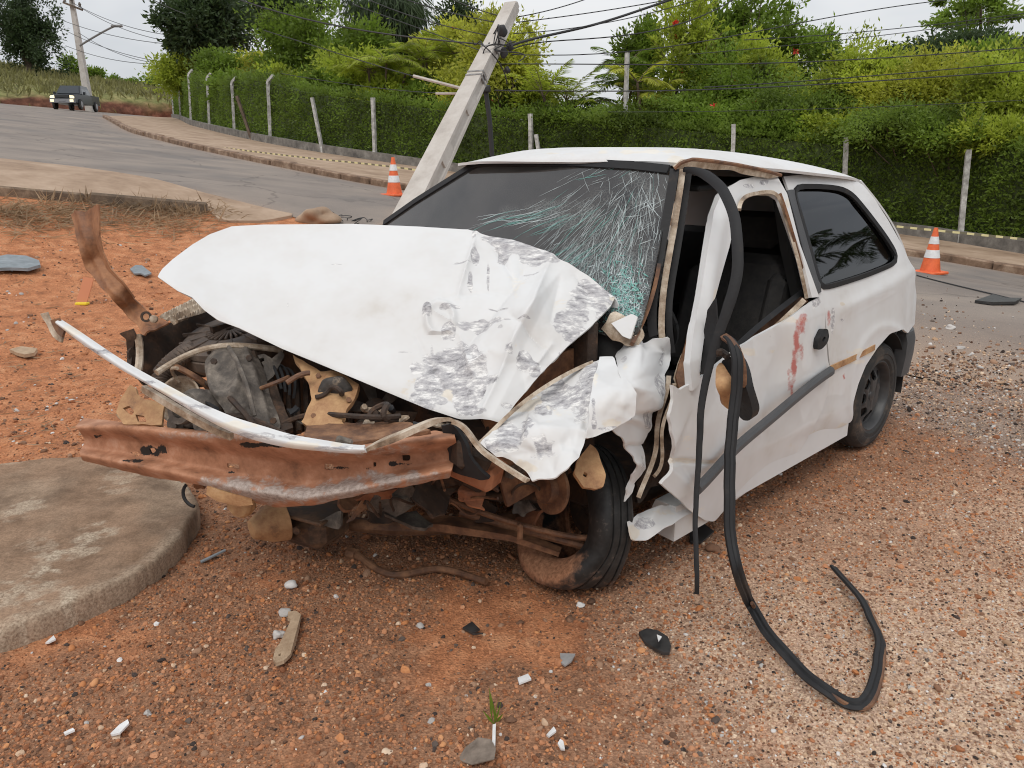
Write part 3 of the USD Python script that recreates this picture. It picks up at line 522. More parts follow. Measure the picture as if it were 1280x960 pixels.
tree('garden_shrub', 'dark green undergrowth behind the rear of the car roof', 1010, 142, 24, 65, 30, 'hedge', 11000, .12, 135, 80, .22, .25, .05)
tree('garden_shrub', 'dark undergrowth right of the rear roof post', 1140, 158, 21, 75, 30, 'hedge', 12000, .11, 136, 80, .22, .25, .05)
tree('layered_tree', 'large dark tree with flat layered branches at the upper right', 1200, 72, 42, 110, 22, 'dark', 15000, .26, 137, 90, .16, .45, .2)
tree('layered_tree', 'upper branch layer tree in the top right corner', 1225, 14, 44, 60, 20, 'mid', 4200, .25, 138, 26, .14, .5, .16)
tree('garden_shrub', 'low green filler bush between the palms behind the hedge', 700, 150, 26, 50, 18, 'mid', 6000, .12, 139, 50, .24, .25, .05)
tree('garden_shrub', 'low leafy bush under the dark palm behind the hedge', 790, 150, 25, 55, 20, 'hedge', 7000, .12, 140, 50, .24, .25, .05)

# a second rank of shrubs close behind the hedge
rk_ = [(300, 112, 40, 30, 16, 'mid'), (350, 108, 38, 36, 20, 'bright'), (410, 112, 35, 36, 22, 'mid'), (450, 70, 38, 40, 34, 'mid'), (480, 122, 33, 30, 18, 'bright'), (535, 124, 32, 34, 22, 'mid'), (560, 66, 36, 34, 30, 'yellow'), (600, 96, 33, 34, 26, 'bright'), (668, 122, 29, 26, 22, 'bright'), (735, 158, 27, 44, 18, 'mid'),
       (832, 150, 26, 46, 26, 'bright'), (880, 150, 25, 46, 24, 'mid'), (945, 90, 27, 44, 36, 'bright'), (960, 158, 24, 50, 22, 'mid'), (1040, 165, 23, 52, 20, 'bright'), (1095, 172, 22, 52, 18, 'mid'), (1120, 128, 23, 48, 32, 'yellow'), (1195, 172, 20, 55, 22, 'mid'), (1255, 172, 19, 50, 24, 'bright'), (1240, 90, 24, 46, 30, 'mid'), (800, 70, 30, 24, 40, 'mid'), (905, 60, 30, 26, 44, 'mid')]
rl_ = ['low green shrub above the hedge between the second and third bent posts', 'bright shrub top above the bent-topped post nearest the braces', 'green shrub over the slanted white brace', 'tall green shrub under the weeping tree', 'bright low shrub left of the straight white post', 'green shrub right of the straight white post', 'yellowish tall shrub just left of the leaning pole', 'bright shrub directly behind the leaning pole', 'bright shrub right of the leaning pole above the car roof', 'green shrub between the pale palm and the hedge top',
       'bright shrub left below the tall upright shrub', 'green shrub below the tall upright shrub', 'bright leafy crown behind the sparse tree trunk', 'green shrub just right of the middle roof post', 'bright shrub above the rear of the car roof', 'green shrub right above the rear roof post', 'golden shrub left of the nearest white post', 'green shrub behind the nearest white post', 'bright shrub low at the right edge', 'green tree crown below the layered tree at the right edge', 'slim green shrub left beside the tall upright shrub', 'slim green shrub right beside the tall upright shrub']
for i, ((px, py, Y, rx, rz, lf), lab) in enumerate(zip(rk_, rl_)): tree('hedge_shrub', lab, px, py, Y, rx, rz, lf, int(3500 + rx * rz * 5), .006 * Y, 500 + i, 60, .24, .2, .05, flowers=(i % 5 == 1) * 2)
# ------------------------------------------------------------------ the wrecked car: paint, glass, rubber, rust
from scipy.interpolate import RBFInterpolator
white_paint = mat('chalky_white_car_paint', {
    'g': ('geometry', {}), 'n': ('noise_texture', {'scale': 2.2, 'detail': 7, 'roughness': .68}), 'n2': ('noise_texture', {'scale': 38, 'detail': 5, 'roughness': .7}),
    'r': ('rgb_ramp', {'ramp': [(.25, (.56, .50, .43)), (.40, (.60, .59, .565)), (.50, (.62, .62, .615)), (.75, (.65, .65, .645))]}), 'r2': ('rgb_ramp', {'ramp': [(.24, (.45, .36, .28)), (.33, (1, 1, 1))]}),
    'm': ('mix_color', {'blend_type': 'multiply', 'fac': .8}), 'mr': ('map_range', {'from_min': .3, 'from_max': .7, 'to_min': .62, 'to_max': .42}),
    'p': ('principled_bsdf', {'specular_ior_level': .3})},
    [('g.position', 'n.vector'), ('g.position', 'n2.vector'), ('n.fac', 'r.fac'), ('n2.fac', 'r2.fac'), ('r.color', 'm.a'), ('r2.color', 'm.b'), ('m.result', 'p.base_color'), ('n.fac', 'mr.value'), ('mr.result', 'p.roughness')], 'p.BSDF')
# white paint scraped to grey primer: wear.r = bare primer, wear.g = cream undercoat / grime, wear.b = red-brown smears
scraped_paint = mat('scraped_white_paint', {
    'g': ('geometry', {}), 'at': ('attribute', {'attribute': 'wear'}), 'sep': ('separate_color', {}), 'mp': ('mapping', {'rotation': (.3, .5, .6), 'scale': (.45, 1.15, 1.25)}), 'n': ('noise_texture', {'scale': 40, 'detail': 9, 'roughness': .74}), 'n0': ('noise_texture', {'scale': 2.5, 'detail': 6, 'roughness': .65}),
    'w': ('rgb_ramp', {'ramp': [(.25, (.51, .48, .44)), (.42, (.59, .58, .565)), (.58, (.625, .625, .62)), (.78, (.65, .65, .645))]}), 'pr': ('rgb_ramp', {'ramp': [(.36, (.20, .195, .20)), (.46, (.37, .36, .37)), (.54, (.50, .49, .485)), (.60, (.70, .69, .67))]}),
    'cr': ('rgb_ramp', {'ramp': [(.3, (.50, .44, .36)), (.6, (.70, .66, .59))]}), 'bl': ('color', {'value': (.42, .055, .035)}),
    'a1': ('math', {'math_type': 'multiply_add', 'value2': 1.0, 'value3': -.5}), 's1': ('math', {'math_type': 'add'}), 't1': ('map_range', {'from_min': .46, 'from_max': .53, 'clamp': True}),
    's2': ('math', {'math_type': 'add'}), 't2': ('map_range', {'from_min': .42, 'from_max': .6, 'clamp': True}), 's3': ('math', {'math_type': 'add'}), 't3': ('map_range', {'from_min': .42, 'from_max': .75, 'to_max': .8, 'clamp': True}),
    'm1': ('mix_color', {}), 'm2': ('mix_color', {}), 'm3': ('mix_color', {}), 'b': ('bump', {'strength': .35, 'distance': .002, 'invert': True}), 'ro': ('map_range', {'to_min': .52, 'to_max': .85}),
    'p': ('principled_bsdf', {'roughness': .5, 'specular_ior_level': .3})},
    [('g.position', 'mp.vector'), ('mp.vector', 'n.vector'), ('g.position', 'n0.vector'), ('at.color', 'sep.color'), ('n0.fac', 'w.fac'), ('n.fac', 'pr.fac'), ('n0.fac', 'cr.fac'), ('n.fac', 'a1.value1'),
     ('sep.r', 's1.value1'), ('a1.value', 's1.value2'), ('s1.value', 't1.value'), ('sep.g', 's2.value1'), ('a1.value', 's2.value2'), ('s2.value', 't2.value'), ('sep.b', 's3.value1'), ('a1.value', 's3.value2'), ('s3.value', 't3.value'),
     ('w.color', 'm1.a'), ('cr.color', 'm1.b'), ('t2.result', 'm1.fac'), ('m1.result', 'm2.a'), ('pr.color', 'm2.b'), ('t1.result', 'm2.fac'), ('m2.result', 'm3.a'), ('bl.color', 'm3.b'), ('t3.result', 'm3.fac'), ('m3.result', 'p.base_color'),
     ('t1.result', 'b.height'), ('b.normal', 'p.normal'), ('t1.result', 'ro.value'), ('ro.result', 'p.roughness')], 'p.BSDF')
rubber = mottled('black_rubber', [(.3, (.009, .009, .010)), (.6, (.02, .02, .021)), (.8, (.06, .05, .042))], 14, (.5, .75), .15, 80, specular_ior_level=.3)
rubber_dusty = mottled('dusty_tyre_rubber', [(.3, (.010, .010, .010)), (.50, (.024, .023, .022)), (.62, (.085, .065, .05)), (.74, (.24, .14, .085))], 7, (.6, .95), .3, 70)
plastic_grey = mottled('grey_bumper_plastic', [(.3, (.04, .041, .043)), (.7, (.075, .075, .077))], 9, (.45, .65), .2, 200)
rust_beam = mottled('clay_coated_rusty_steel', [(.25, (.045, .028, .022)), (.38, (.16, .065, .035)), (.5, (.32, .125, .06)), (.68, (.42, .19, .10)), (.82, (.40, .29, .22))], 9, (.55, .9), .35, 60)
rust_brown = mottled('brown_rust', [(.28, (.035, .018, .012)), (.45, (.12, .055, .028)), (.6, (.24, .12, .06)), (.78, (.36, .22, .13))], 12, (.5, .9), .4, 70)
rust_orange = mottled('orange_dust_metal', [(.26, (.10, .05, .025)), (.40, (.32, .165, .075)), (.58, (.47, .28, .135)), (.75, (.58, .40, .23))], 11, (.6, .9), .4, 70)
cream_metal = mottled('cream_dirty_metal', [(.28, (.07, .045, .03)), (.45, (.30, .22, .15)), (.6, (.56, .48, .38)), (.8, (.68, .63, .55))], 11, (.45, .8), .35, 70)
engine_grey = mottled('dusty_engine_metal', [(.28, (.022, .016, .012)), (.48, (.085, .070, .057)), (.64, (.19, .16, .13)), (.8, (.34, .285, .23))], 16, (.5, .9), .5, 60)
engine_dark = mottled('dark_engine_bay', [(.3, (.010, .007, .005)), (.52, (.045, .026, .016)), (.72, (.14, .075, .042))], 14, (.6, .95), .5, 60)
interior_black = mottled('black_interior_trim', [(.3, (.008, .008, .008)), (.7, (.022, .021, .02))], 8, (.7, .9), .2, 200)
seat_fabric = mottled('dark_seat_fabric', [(.3, (.018, .018, .019)), (.7, (.05, .046, .042))], 20, (.85, .95), .3, 300)
steel_black = mottled('black_steel_rim', [(.3, (.022, .022, .023)), (.6, (.05, .049, .049)), (.8, (.12, .095, .075))], 12, (.35, .6), .1, 80)
def pane_mat(name, tint, rough=.02):
    return mat(name, {'f': ('fresnel', {'IOR': 1.55}), 't': ('transparent_bsdf', {'color': tint}), 'gl': ('glossy_bsdf', {'color': (1, 1, 1), 'roughness': rough}), 'm': ('mix_closure', {})},
               [('f.fac', 'm.fac'), ('t.BSDF', 'm.closure1'), ('gl.BSDF', 'm.closure2')], 'm.closure')
tinted_glass = pane_mat('tinted_side_glass', (.10, .10, .11))
screen_glass = mat('dusty_tinted_windscreen', {'f': ('fresnel', {'IOR': 1.68}), 't': ('transparent_bsdf', {'color': (.10, .105, .11)}), 'gl': ('glossy_bsdf', {'color': (1, 1, 1), 'roughness': .06}), 'm': ('mix_closure', {}),
    'd': ('diffuse_bsdf', {'color': (.40, .36, .33)}), 'g': ('geometry', {}), 'n': ('noise_texture', {'scale': 3.5, 'detail': 6}), 'mr': ('map_range', {'from_min': .3, 'from_max': .75, 'to_min': .02, 'to_max': .11}), 'm2': ('mix_closure', {}), 'at': ('attribute', {'attribute': 'wear'}), 'sep': ('separate_color', {}), 'vo': ('voronoi_texture', {'feature': 'distance_to_edge', 'scale': 75, 'randomness': 1}), 'vl': ('map_range', {'from_min': .02, 'from_max': .10, 'to_min': .75, 'to_max': .10, 'clamp': True}), 'wm': ('math', {'math_type': 'multiply'}), 'wa': ('math', {'math_type': 'add', 'use_clamp': True}), 'dc': ('mix_color', {'a': (.40, .36, .33), 'b': (.42, .52, .52)})},
    [('f.fac', 'm.fac'), ('t.BSDF', 'm.closure1'), ('gl.BSDF', 'm.closure2'), ('g.position', 'n.vector'), ('n.fac', 'mr.value'), ('at.color', 'sep.color'), ('g.position', 'vo.vector'), ('vo.distance', 'vl.value'), ('vl.result', 'wm.value1'), ('sep.r', 'wm.value2'), ('wm.value', 'wa.value1'), ('mr.result', 'wa.value2'), ('wa.value', 'm2.fac'), ('sep.r', 'dc.fac'), ('dc.result', 'd.color'), ('m.closure', 'm2.closure1'), ('d.BSDF', 'm2.closure2')], 'm2.closure')
crack_white = mat('crushed_glass_white', {'p': ('principled_bsdf', {'base_color': (.62, .70, .70), 'roughness': .35}), 't': ('transparent_bsdf', {}), 'm': ('mix_closure', {'fac': .35})}, [('p.BSDF', 'm.closure1'), ('t.BSDF', 'm.closure2')], 'm.closure')
crack_teal = mat('crushed_glass_teal', {'p': ('principled_bsdf', {'base_color': (.22, .50, .44), 'roughness': .3}), 't': ('transparent_bsdf', {'color': (.6, .9, .85)}), 'm': ('mix_closure', {'fac': .45})}, [('p.BSDF', 'm.closure1'), ('t.BSDF', 'm.closure2')], 'm.closure')

# ------------------------------------------------------------------ body surfaces
def halfwidth(x, z):
    w = np.interp(z, [0, .2, .35, .6, .85, .97, 1.12, 1.28, 1.40, 1.5], [.73, .775, .81, .822, .805, .775, .72, .66, .59, .47])
    t = np.clip(-.25 - x, 0, 1); return w - t * .06 - t ** 2 * .35
def side(p, dy=0.0):
    """Pixels of the survey -> points on the car's left flank."""
    p = np.atleast_2d(np.asarray(p, float)); a, b = (p[:, 0] - 640) / FPX, (p[:, 1] - 480) / FPX
    d = np.stack([a, _cp - b * _sp, -_sp - b * _cp], 1); c0 = (CAM - CP) @ CL; dl = d @ CL; y = np.full(len(p), .8)
    for _ in range(14):
        q = CAM + d * ((y - c0) / dl)[:, None]; y = .5 * y + .5 * (halfwidth((q - CP) @ CF, q[:, 2]) + dy)
    return CAM + d * ((y - c0) / dl)[:, None]
def ctrl(pts):
    """(px, py, spec): spec a world Y, or ('y', car y), ('x', car x), ('z', height)."""
    out = []
    for px, py, s in pts:
        q = A(px, py, s) if np.isscalar(s) else {'y': cy, 'x': cx, 'z': Zp}[s[0]](px, py, s[1]); out.append((px, py, q[1]))
    return np.array(out)
def depth_of(pts, smoothing=0.0):
    c = ctrl(pts); f = RBFInterpolator(c[:, :2] / 100, c[:, 2], kernel='thin_plate_spline', smoothing=smoothing, degree=1)
    def g(p):
        p = np.atleast_2d(np.asarray(p, float)); Y = f(p / 100); a, b = (p[:, 0] - 640) / FPX, (p[:, 1] - 480) / FPX
        d = np.stack([a, _cp - b * _sp, -_sp - b * _cp], 1); return CAM + d * (Y / d[:, 1])[:, None]
    return g
def plane_of(p0, p1, p2):
    n = unit(np.cross(p1 - p0, p2 - p0))
    def g(p):
        p = np.atleast_2d(np.asarray(p, float)); a, b = (p[:, 0] - 640) / FPX, (p[:, 1] - 480) / FPX
        d = np.stack([a, _cp - b * _sp, -_sp - b * _cp], 1); return CAM + d * (((p0 - CAM) @ n) / (d @ n))[:, None]
    return g
def dense(poly, step):
    p = np.asarray(poly, float); return resample(np.vstack([p, p[:1]]), step)[:-1]
def rounded(poly, it=2):
    p = np.asarray(poly, float)
    for _ in range(it): q = np.roll(p, -1, 0); p = np.stack([.8 * p + .2 * q, .2 * p + .8 * q], 1).reshape(-1, 2)
    return p
def skin(poly, fn, thick=.004, step=4.0, holes=(), disp=None, jag=0.0, seed=0, back=True):
    """A sheet-metal panel: its outline (and holes) surveyed in the photograph, laid on the surface fn, with real thickness.
    Returns (mesh, survey pixel of each vertex)."""
    import shapely
    rg = np.random.default_rng(seed); P = sg.Polygon(poly, holes).buffer(0)
    if P.geom_type != 'Polygon': P = max(P.geoms, key=lambda g: g.area)
    rings = [dense(np.array(r.coords)[:-1], step) for r in [P.exterior, *P.interiors]]
    if jag:
        for k, r in enumerate(rings): rings[k] = r + (np.stack([noise(np.column_stack([r / 9, r[:, :1] * 0]), seed + 1), noise(np.column_stack([r / 9, r[:, :1] * 0]), seed + 2)], 1) - .5) * 2 * jag
        P = sg.Polygon(rings[0], rings[1:]).buffer(0)
        if P.geom_type != 'Polygon': P = max(P.geoms, key=lambda g: g.area)
        rings = [dense(np.array(r.coords)[:-1], step) for r in [P.exterior, *P.interiors]]
    x0, y0, x1, y1 = P.bounds; gx_, gy_ = np.meshgrid(np.arange(x0, x1, step), np.arange(y0, y1, step)); gx_[1::2] += step / 2
    inn = shapely.contains_xy(P.buffer(-step * .45), gx_.ravel(), gy_.ravel()); pts = np.stack([gx_.ravel(), gy_.ravel()], 1)[inn]
    ap = np.vstack(rings + [pts]); tri = Delaunay(ap).simplices; c = ap[tri].mean(1); tri = tri[shapely.contains_xy(P, c[:, 0], c[:, 1])]
    e = ap[tri]; cr = (e[:, 1, 0] - e[:, 0, 0]) * (e[:, 2, 1] - e[:, 0, 1]) - (e[:, 1, 1] - e[:, 0, 1]) * (e[:, 2, 0] - e[:, 0, 0])
    tri = tri[np.abs(cr) > 1e-3]; cr = cr[np.abs(cr) > 1e-3]; tri[cr > 0] = tri[cr > 0][:, ::-1]
    v = fn(ap); m0 = trimesh.Trimesh(v, tri, process=False)
    if np.einsum('ij,ij->i', m0.face_normals, CAM - m0.triangles_center).mean() < 0: m0.invert(); tri = np.asarray(m0.faces)
    n = np.array(m0.vertex_normals)
    if disp is not None: v = v + n * np.asarray(disp(ap))[:, None]; m0 = trimesh.Trimesh(v, tri, process=False); n = np.array(m0.vertex_normals)
    N = len(v); e_ = np.sort(np.vstack([tri[:, [0, 1]], tri[:, [1, 2]], tri[:, [2, 0]]]), 1); full = np.vstack([tri[:, [0, 1]], tri[:, [1, 2]], tri[:, [2, 0]]])
    u, inv, cnt = np.unique(e_, axis=0, return_inverse=True, return_counts=True); b = full[cnt[inv.ravel()] == 1]
    rim = np.vstack([np.stack([b[:, 1], b[:, 0], b[:, 0] + N], 1), np.stack([b[:, 1], b[:, 0] + N, b[:, 1] + N], 1)])
    return trimesh.Trimesh(np.vstack([v, v - n * thick]), np.vstack([tri, tri[:, ::-1] + N, rim]), process=False), np.vstack([ap, ap])
def creases(pts, cells, amp, seed, region=None):
    """Crumpling in survey pixels: flat facets meeting in sharp folds."""
    rg = np.random.default_rng(seed); lo, hi = pts.min(0) - 30, pts.max(0) + 30; c = rg.uniform(lo, hi, (cells, 2)); h = rg.uniform(-1, 1, cells) * amp
    f = LinearNDInterpolator(np.vstack([c, [lo, hi, [lo[0], hi[1]], [hi[0], lo[1]]]]), np.r_[h, 0, 0, 0, 0], fill_value=0)
    return lambda p: f(p) * (1 if region is None else region(p))
def blobs(p, items, seed=0, rag=.8):
    """Ragged patches (cx, cy, rx, ry[, weight]) as a 0..1 mask over survey pixels."""
    nz = fbm(np.column_stack([p / 14, p[:, :1] * 0]), 4, seed); m = np.zeros(len(p))
    for b in items:
        r = np.hypot((p[:, 0] - b[0]) / b[2], (p[:, 1] - b[1]) / b[3]); m = np.maximum(m, np.clip(1.15 - r * .75 + (nz - .5) * 2 * rag, 0, 1) * smoothstep(1.7, 1.0, r) * (b[4] if len(b) > 4 else 1))
    return m
def wear(px, r=(), g=(), b=(), seed=0):
    return np.stack([blobs(px, r, seed) if len(r) else np.zeros(len(px)), blobs(px, g, seed + 9) if len(g) else np.zeros(len(px)), blobs(px, b, seed + 5) if len(b) else np.zeros(len(px))], 1)
def sided(px, off=0.0): return side(np.asarray(px, float), off)
def mirror(m):
    v = np.asarray(m.vertices) - CP; y = v @ CL; v = v - 2 * y[:, None] * CL + CP; return trimesh.Trimesh(v, np.asarray(m.faces)[:, ::-1], process=False)
def Wv(a): a = np.asarray(a, float); return CP + a[..., :1] * CF + a[..., 1:2] * CL + a[..., 2:] * np.array([0, 0, 1.0])
RC = np.column_stack([CF, CL, [0, 0, 1]])
def cbox(c, size, bevel=.01, R=None): return box(W(*c), size, RC if R is None else RC @ R, bevel)
def rot(ax, deg): return trimesh.transformations.rotation_matrix(math.radians(deg), ax)[:3, :3]

car = thing('wrecked_car', 'white three-door hatchback with its front end smashed and hood buckled', 'car', CP)
# ---- rear quarter with wheel arch and window opening
win_hole = rounded([(992, 233), (1030, 233), (1052, 236), (1066, 244), (1085, 267), (1104, 292), (1117, 312), (1121, 323), (1117, 330), (1080, 345), (1028, 361), (1023, 350), (1010, 302), (998, 260)], 2)
q_out = [(979, 221), (1010, 217.5), (1040, 217), (1060, 221), (1078, 231), (1093, 249), (1110, 275), (1128, 307), (1141, 337), (1145, 370), (1143, 405), (1134, 417), (1127, 411), (1112, 417), (1096, 435), (1082, 457), (1073, 480), (1066, 505), (1061, 526), (1035, 538), (1008, 550),
         (1019, 524), (1034, 492), (1038, 462), (1035, 429), (1031, 386), (1024, 372), (1012, 330), (1000, 285), (989, 247)]
def q_disp(p):
    d = .006 * (noise(np.column_stack([p / 60, p[:, :1] * 0]), 3) - .5)
    d += .010 * np.exp(-((p[:, 1] - (395 - (p[:, 0] - 1040) * .55)) / 10) ** 2) * smoothstep(1040, 1060, p[:, 0])      # swage line
    arch = np.abs(np.hypot((p[:, 0] - 1108) / 46, (p[:, 1] - 500) / 92) - 1); d += .008 * np.exp(-(arch / .06) ** 2)          # wheel-arch lip
    return d + .014 * np.exp(-(((p[:, 0] - 1050) ** 2 + (p[:, 1] - 528) ** 2) / 18 ** 2))
qm, qp = skin(q_out, sided, .01, 3.2, [win_hole], q_disp)
qc = wear(qp, r=[(1041, 395, 3, 22, .8), (1052, 400, 3, 3)], g=[(1075, 440, 26, 5), (1052, 380, 3, 3), (1060, 452, 18, 4), (1030, 545, 30, 8, .8), (1050, 532, 14, 8, .7)], b=[(1036, 392, 3, 16, .8), (1055, 472, 2, 5)], seed=4)
obj('quarter_panel', qm, scraped_paint, car, color=qc)
obj('quarter_panel', mirror(qm), white_paint, car)
ring = np.vstack([win_hole, win_hole[:1]])
gl_, _ = skin(win_hole, lambda p: sided(p, -.012), .004, 9)
qw = obj('quarter_window', gl_, tinted_glass, car)
obj('window_seal', sweep(sided(resample(ring, 6), .002), [(-.011, -.006), (.011, -.006), (.011, .006), (-.011, .006)], up=CL), rubber, qw)
qw2 = obj('quarter_window', mirror(gl_), tinted_glass, car)
obj('window_seal', mirror(sweep(sided(resample(ring, 6), .002), [(-.011, -.006), (.011, -.006), (.011, .006), (-.011, .006)], up=CL)), rubber, qw2)
pt, _ = skin([(984, 238), (993, 236), (1001, 262), (1012, 305), (1026, 355), (1027, 367), (1020, 366), (1004, 312), (992, 266)], lambda p: sided(p, .007), .006, 5)
obj('pillar_trim', pt, plastic_grey, car)
# side moulding scar and its clip
obj('moulding_scar', sweep(sided(resample(np.array([(1038, 461), (1062, 450), (1093, 434)]), 5), .003), [(-.004, -.014), (.004, -.014), (.004, .014), (-.004, .014)], up=[0, 0, 1]), rust_orange, car)
# ---- roof
sec = [(1.47, .60, 1.455, -.655, 1.45, .012), (1.36, .615, 1.455, -.655, 1.452, .045), (1.15, .62, 1.447, -.65, 1.455, .068), (.80, .62, 1.43, -.64, 1.44, .078), (.40, .62, 1.405, -.63, 1.415, .074), (.10, .615, 1.385, -.62, 1.39, .06), (-.05, .60, 1.365, -.61, 1.37, .05), (-.14, .58, 1.335, -.59, 1.34, .045)]
rg_ = []
for x, yl, zl, yr, zr, cr in sec:
    t = np.linspace(0, 1, 9); y = yl + (yr - yl) * t; z = zl + (zr - zl) * t + cr * (1 - (2 * t - 1) ** 4); rg_.append(np.stack([np.full(9, x) + (.05 * (1 - (2 * t - 1) ** 2) if x > 1.3 else 0 * t), y, z], 1))
rgd = Wv(refine(rg_, 60, 60)); cr_ = crumple(rgd.shape[:2], 40, .012, 4) * smoothstep(.35, .0, np.linspace(0, 1, 60))[:, None]; rgd[..., 2] += cr_
roof = solid(rgd, .012); pxr = pix(roof.vertices)
obj('roof', roof, scraped_paint, car, color=wear(pxr, g=[(790, 190, 60, 4, .75), (850, 200, 14, 8, .9), (690, 192, 40, 3, .6), (1000, 212, 50, 3, .5)], seed=2))
obj('antenna_base', lathe([(0, 0), (.014, 0), (.011, .02), (.004, .05), (0, .052)], 12, W(.35, -.25, 1.475), (0.1, 0, 1)), rubber, car)
# gutter folded up over the door opening
gt, gpx = skin([(843, 209), (853, 202), (866, 199.5), (890, 202), (920, 206), (950, 212), (978, 220), (960, 224), (938, 219), (912, 213), (885, 211), (866, 212), (852, 216)], depth_of([(845, 209, ('y', .60)), (866, 200, ('y', .63)), (920, 207, ('y', .63)), (978, 221, ('y', .62)), (866, 212, ('y', .62)), (938, 219, ('y', .63)), (912, 213, ('y', .62))]), .01, 3, jag=1.2, seed=3)
obj('roof_gutter', gt, cream_metal, car)
obj('gutter_rust', sweep(depth_of([(845, 208, ('y', .615)), (866, 199, ('y', .65)), (920, 205, ('y', .65)), (978, 219, ('y', .64)), (900, 212, ('y', .65))])(resample(np.array([(843, 211), (852, 203), (866, 199), (892, 201.5), (922, 206), (952, 212), (976, 219)]), 5)), circ(.007, 6)), rust_brown, car)
# ---- rear: tailgate, lights, bumper
ec = np.array([(-.10, .585, 1.37), (-.20, .61, 1.30), (-.35, .65, 1.18), (-.50, .685, 1.03), (-.60, .705, .88), (-.625, .715, .75), (-.61, .73, .60), (-.60, .72, .36)])
s_t = np.linspace(1, -1, 15); tg = np.stack([np.stack([ec[:, 0] - .10 * (1 - s ** 4) * np.linspace(.35, 1, len(ec)), ec[:, 1] * s, ec[:, 2] + .02 * (1 - s * s)], 1) for s in s_t])
obj('tailgate', solid(Wv(refine(tg, 40, 30)), .01), white_paint, car)
bp = [(-.42, .775), (-.56, .765), (-.66, .70), (-.735, .52), (-.77, .2), (-.77, -.2), (-.735, -.52), (-.66, -.70), (-.56, -.765), (-.42, -.775)]
bpp = spline(np.column_stack([bp, np.full(len(bp), .47)]), 50)
obj('rear_bumper', sweep(Wv(bpp), [(-.03, -.13), (.022, -.13), (.032, -.02), (.032, .06), (.018, .11), (-.03, .125)], up=[0, 0, 1]), plastic_grey, car)
for s in (1, -1): obj('tail_light', cbox((-.70, s * .55, .80), (.05, .18, .22), .02), simple('tail_lens_%s' % ('a' if s > 0 else 'b'), (.35, .02, .02), .2), car)
# ---- wheels
def wheel(center, axis, parent, name='rear_wheel'):
    o = np.asarray(center, float); T = trimesh.geometry.align_vectors([0, 0, 1], unit(axis))
    place = lambda m: (m.apply_transform(T), m.apply_translation(o), m)[2]
    ty = lathe([(.185, -.075), (.20, -.088), (.245, -.09), (.272, -.075), (.283, -.05), (.2845, -.03), (.279, -.027), (.279, -.021), (.285, -.018), (.285, .018), (.279, .021), (.279, .027), (.2845, .03), (.283, .05), (.272, .075), (.262, .083), (.258, .081), (.245, .09), (.225, .092), (.222, .089), (.20, .088), (.185, .075), (.18, 0), (.185, -.075)], 72)
    w = obj(name, place(ty), rubber_dusty, parent)
    parts = [lathe([(.188, .062), (.19, .078), (.182, .08), (.172, .068), (.165, .03), (.16, .028), (.155, -.07), (.165, -.07), (.175, .02), (.188, .062)], 48)]
    disc = sg.Point(0, 0).buffer(.168, 32)
    for k in range(8):
        a = math.pi / 4 * k; disc = disc.difference(sg.Point(.112 * math.cos(a), .112 * math.sin(a)).buffer(.031, 12).union(sg.Point(.128 * math.cos(a), .128 * math.sin(a)).buffer(.026, 12)))
    d = trimesh.creation.extrude_polygon(disc, .008, engine='earcut'); v = d.vertices; r = np.hypot(v[:, 0], v[:, 1]); v[:, 2] += .026 + .03 * np.exp(-((r - .085) / .04) ** 2); d.vertices = v; parts.append(d)
    obj('rim', [place(m) for m in parts], steel_black, w)
    hub = [lathe([(0, .03), (.03, .03), (.036, .045), (.03, .062), (.012, .068), (0, .068)], 20)]
    for k in range(4): a = math.pi / 2 * k + .4; b = lathe([(0, .03), (.011, .03), (.011, .052), (.006, .057), (0, .057)], 8); b.apply_translation([.052 * math.cos(a), .052 * math.sin(a), 0]); hub.append(b)
    obj('hub', [place(m) for m in hub], steel_black, w)
    drum = lathe([(0, -.05), (.125, -.05), (.125, .01), (0, .012)], 32); obj('brake_drum', place(drum), engine_dark, w)
    return w
wheel(W(-.15, .695, .285), CL, car); wheel(W(-.15, -.695, .285), -CL, car)
wheel(W(1.98, -.60, .285), unit(-CL + CF * .1), car, 'front_wheel')
for s in (1, -1):
    th = np.linspace(-.15, math.pi + .15, 26); arch = np.stack([np.stack([-.15 + .345 * np.cos(th), np.full(26, y), .285 + .345 * np.sin(th)], 1) for y in (s * .785, s * .6, s * .42)])
    obj('wheel_arch_liner', solid(Wv(arch), .006), interior_black, car); obj('wheel_well_back', cbox((-.15, s * .41, .36), (.75, .02, .56), .005), interior_black, car)
# ---- underbody, rockers
obj('floor_pan', cbox((.65, 0, .25), (2.3, 1.3, .06), .02), engine_dark, car)
obj('fuel_tank', cbox((-.3, 0, .33), (.55, 1.0, .2), .05), interior_black, car)
rk = [(-.05, -.07), (.045, -.06), (.06, .02), (.04, .07), (-.05, .07)]
obj('rocker_panel', sweep(np.array([W(x, .745, .235 - (.035 if x > 1.4 else 0)) for x in np.linspace(.22, 1.72, 20)]), rk, up=[0, 0, 1]), white_paint, car)
obj('rocker_panel', mirror(sweep(np.array([W(x, .745, .235) for x in np.linspace(.22, 1.95, 12)]), rk, up=[0, 0, 1])), white_paint, car)
rkm, rkp = skin([(786, 652), (800, 640), (824, 634), (850, 630), (866, 640), (846, 652), (820, 667), (806, 675), (792, 676)], depth_of([(786, 652, ('y', .80)), (806, 675, ('y', .83)), (866, 640, ('y', .80)), (840, 632, ('y', .77)), (800, 640, ('y', .76)), (825, 655, ('y', .83))]), .006, 3.2, jag=1.5, disp=creases(np.array([(786, 630), (866, 676)]), 24, .016, 5), seed=8)
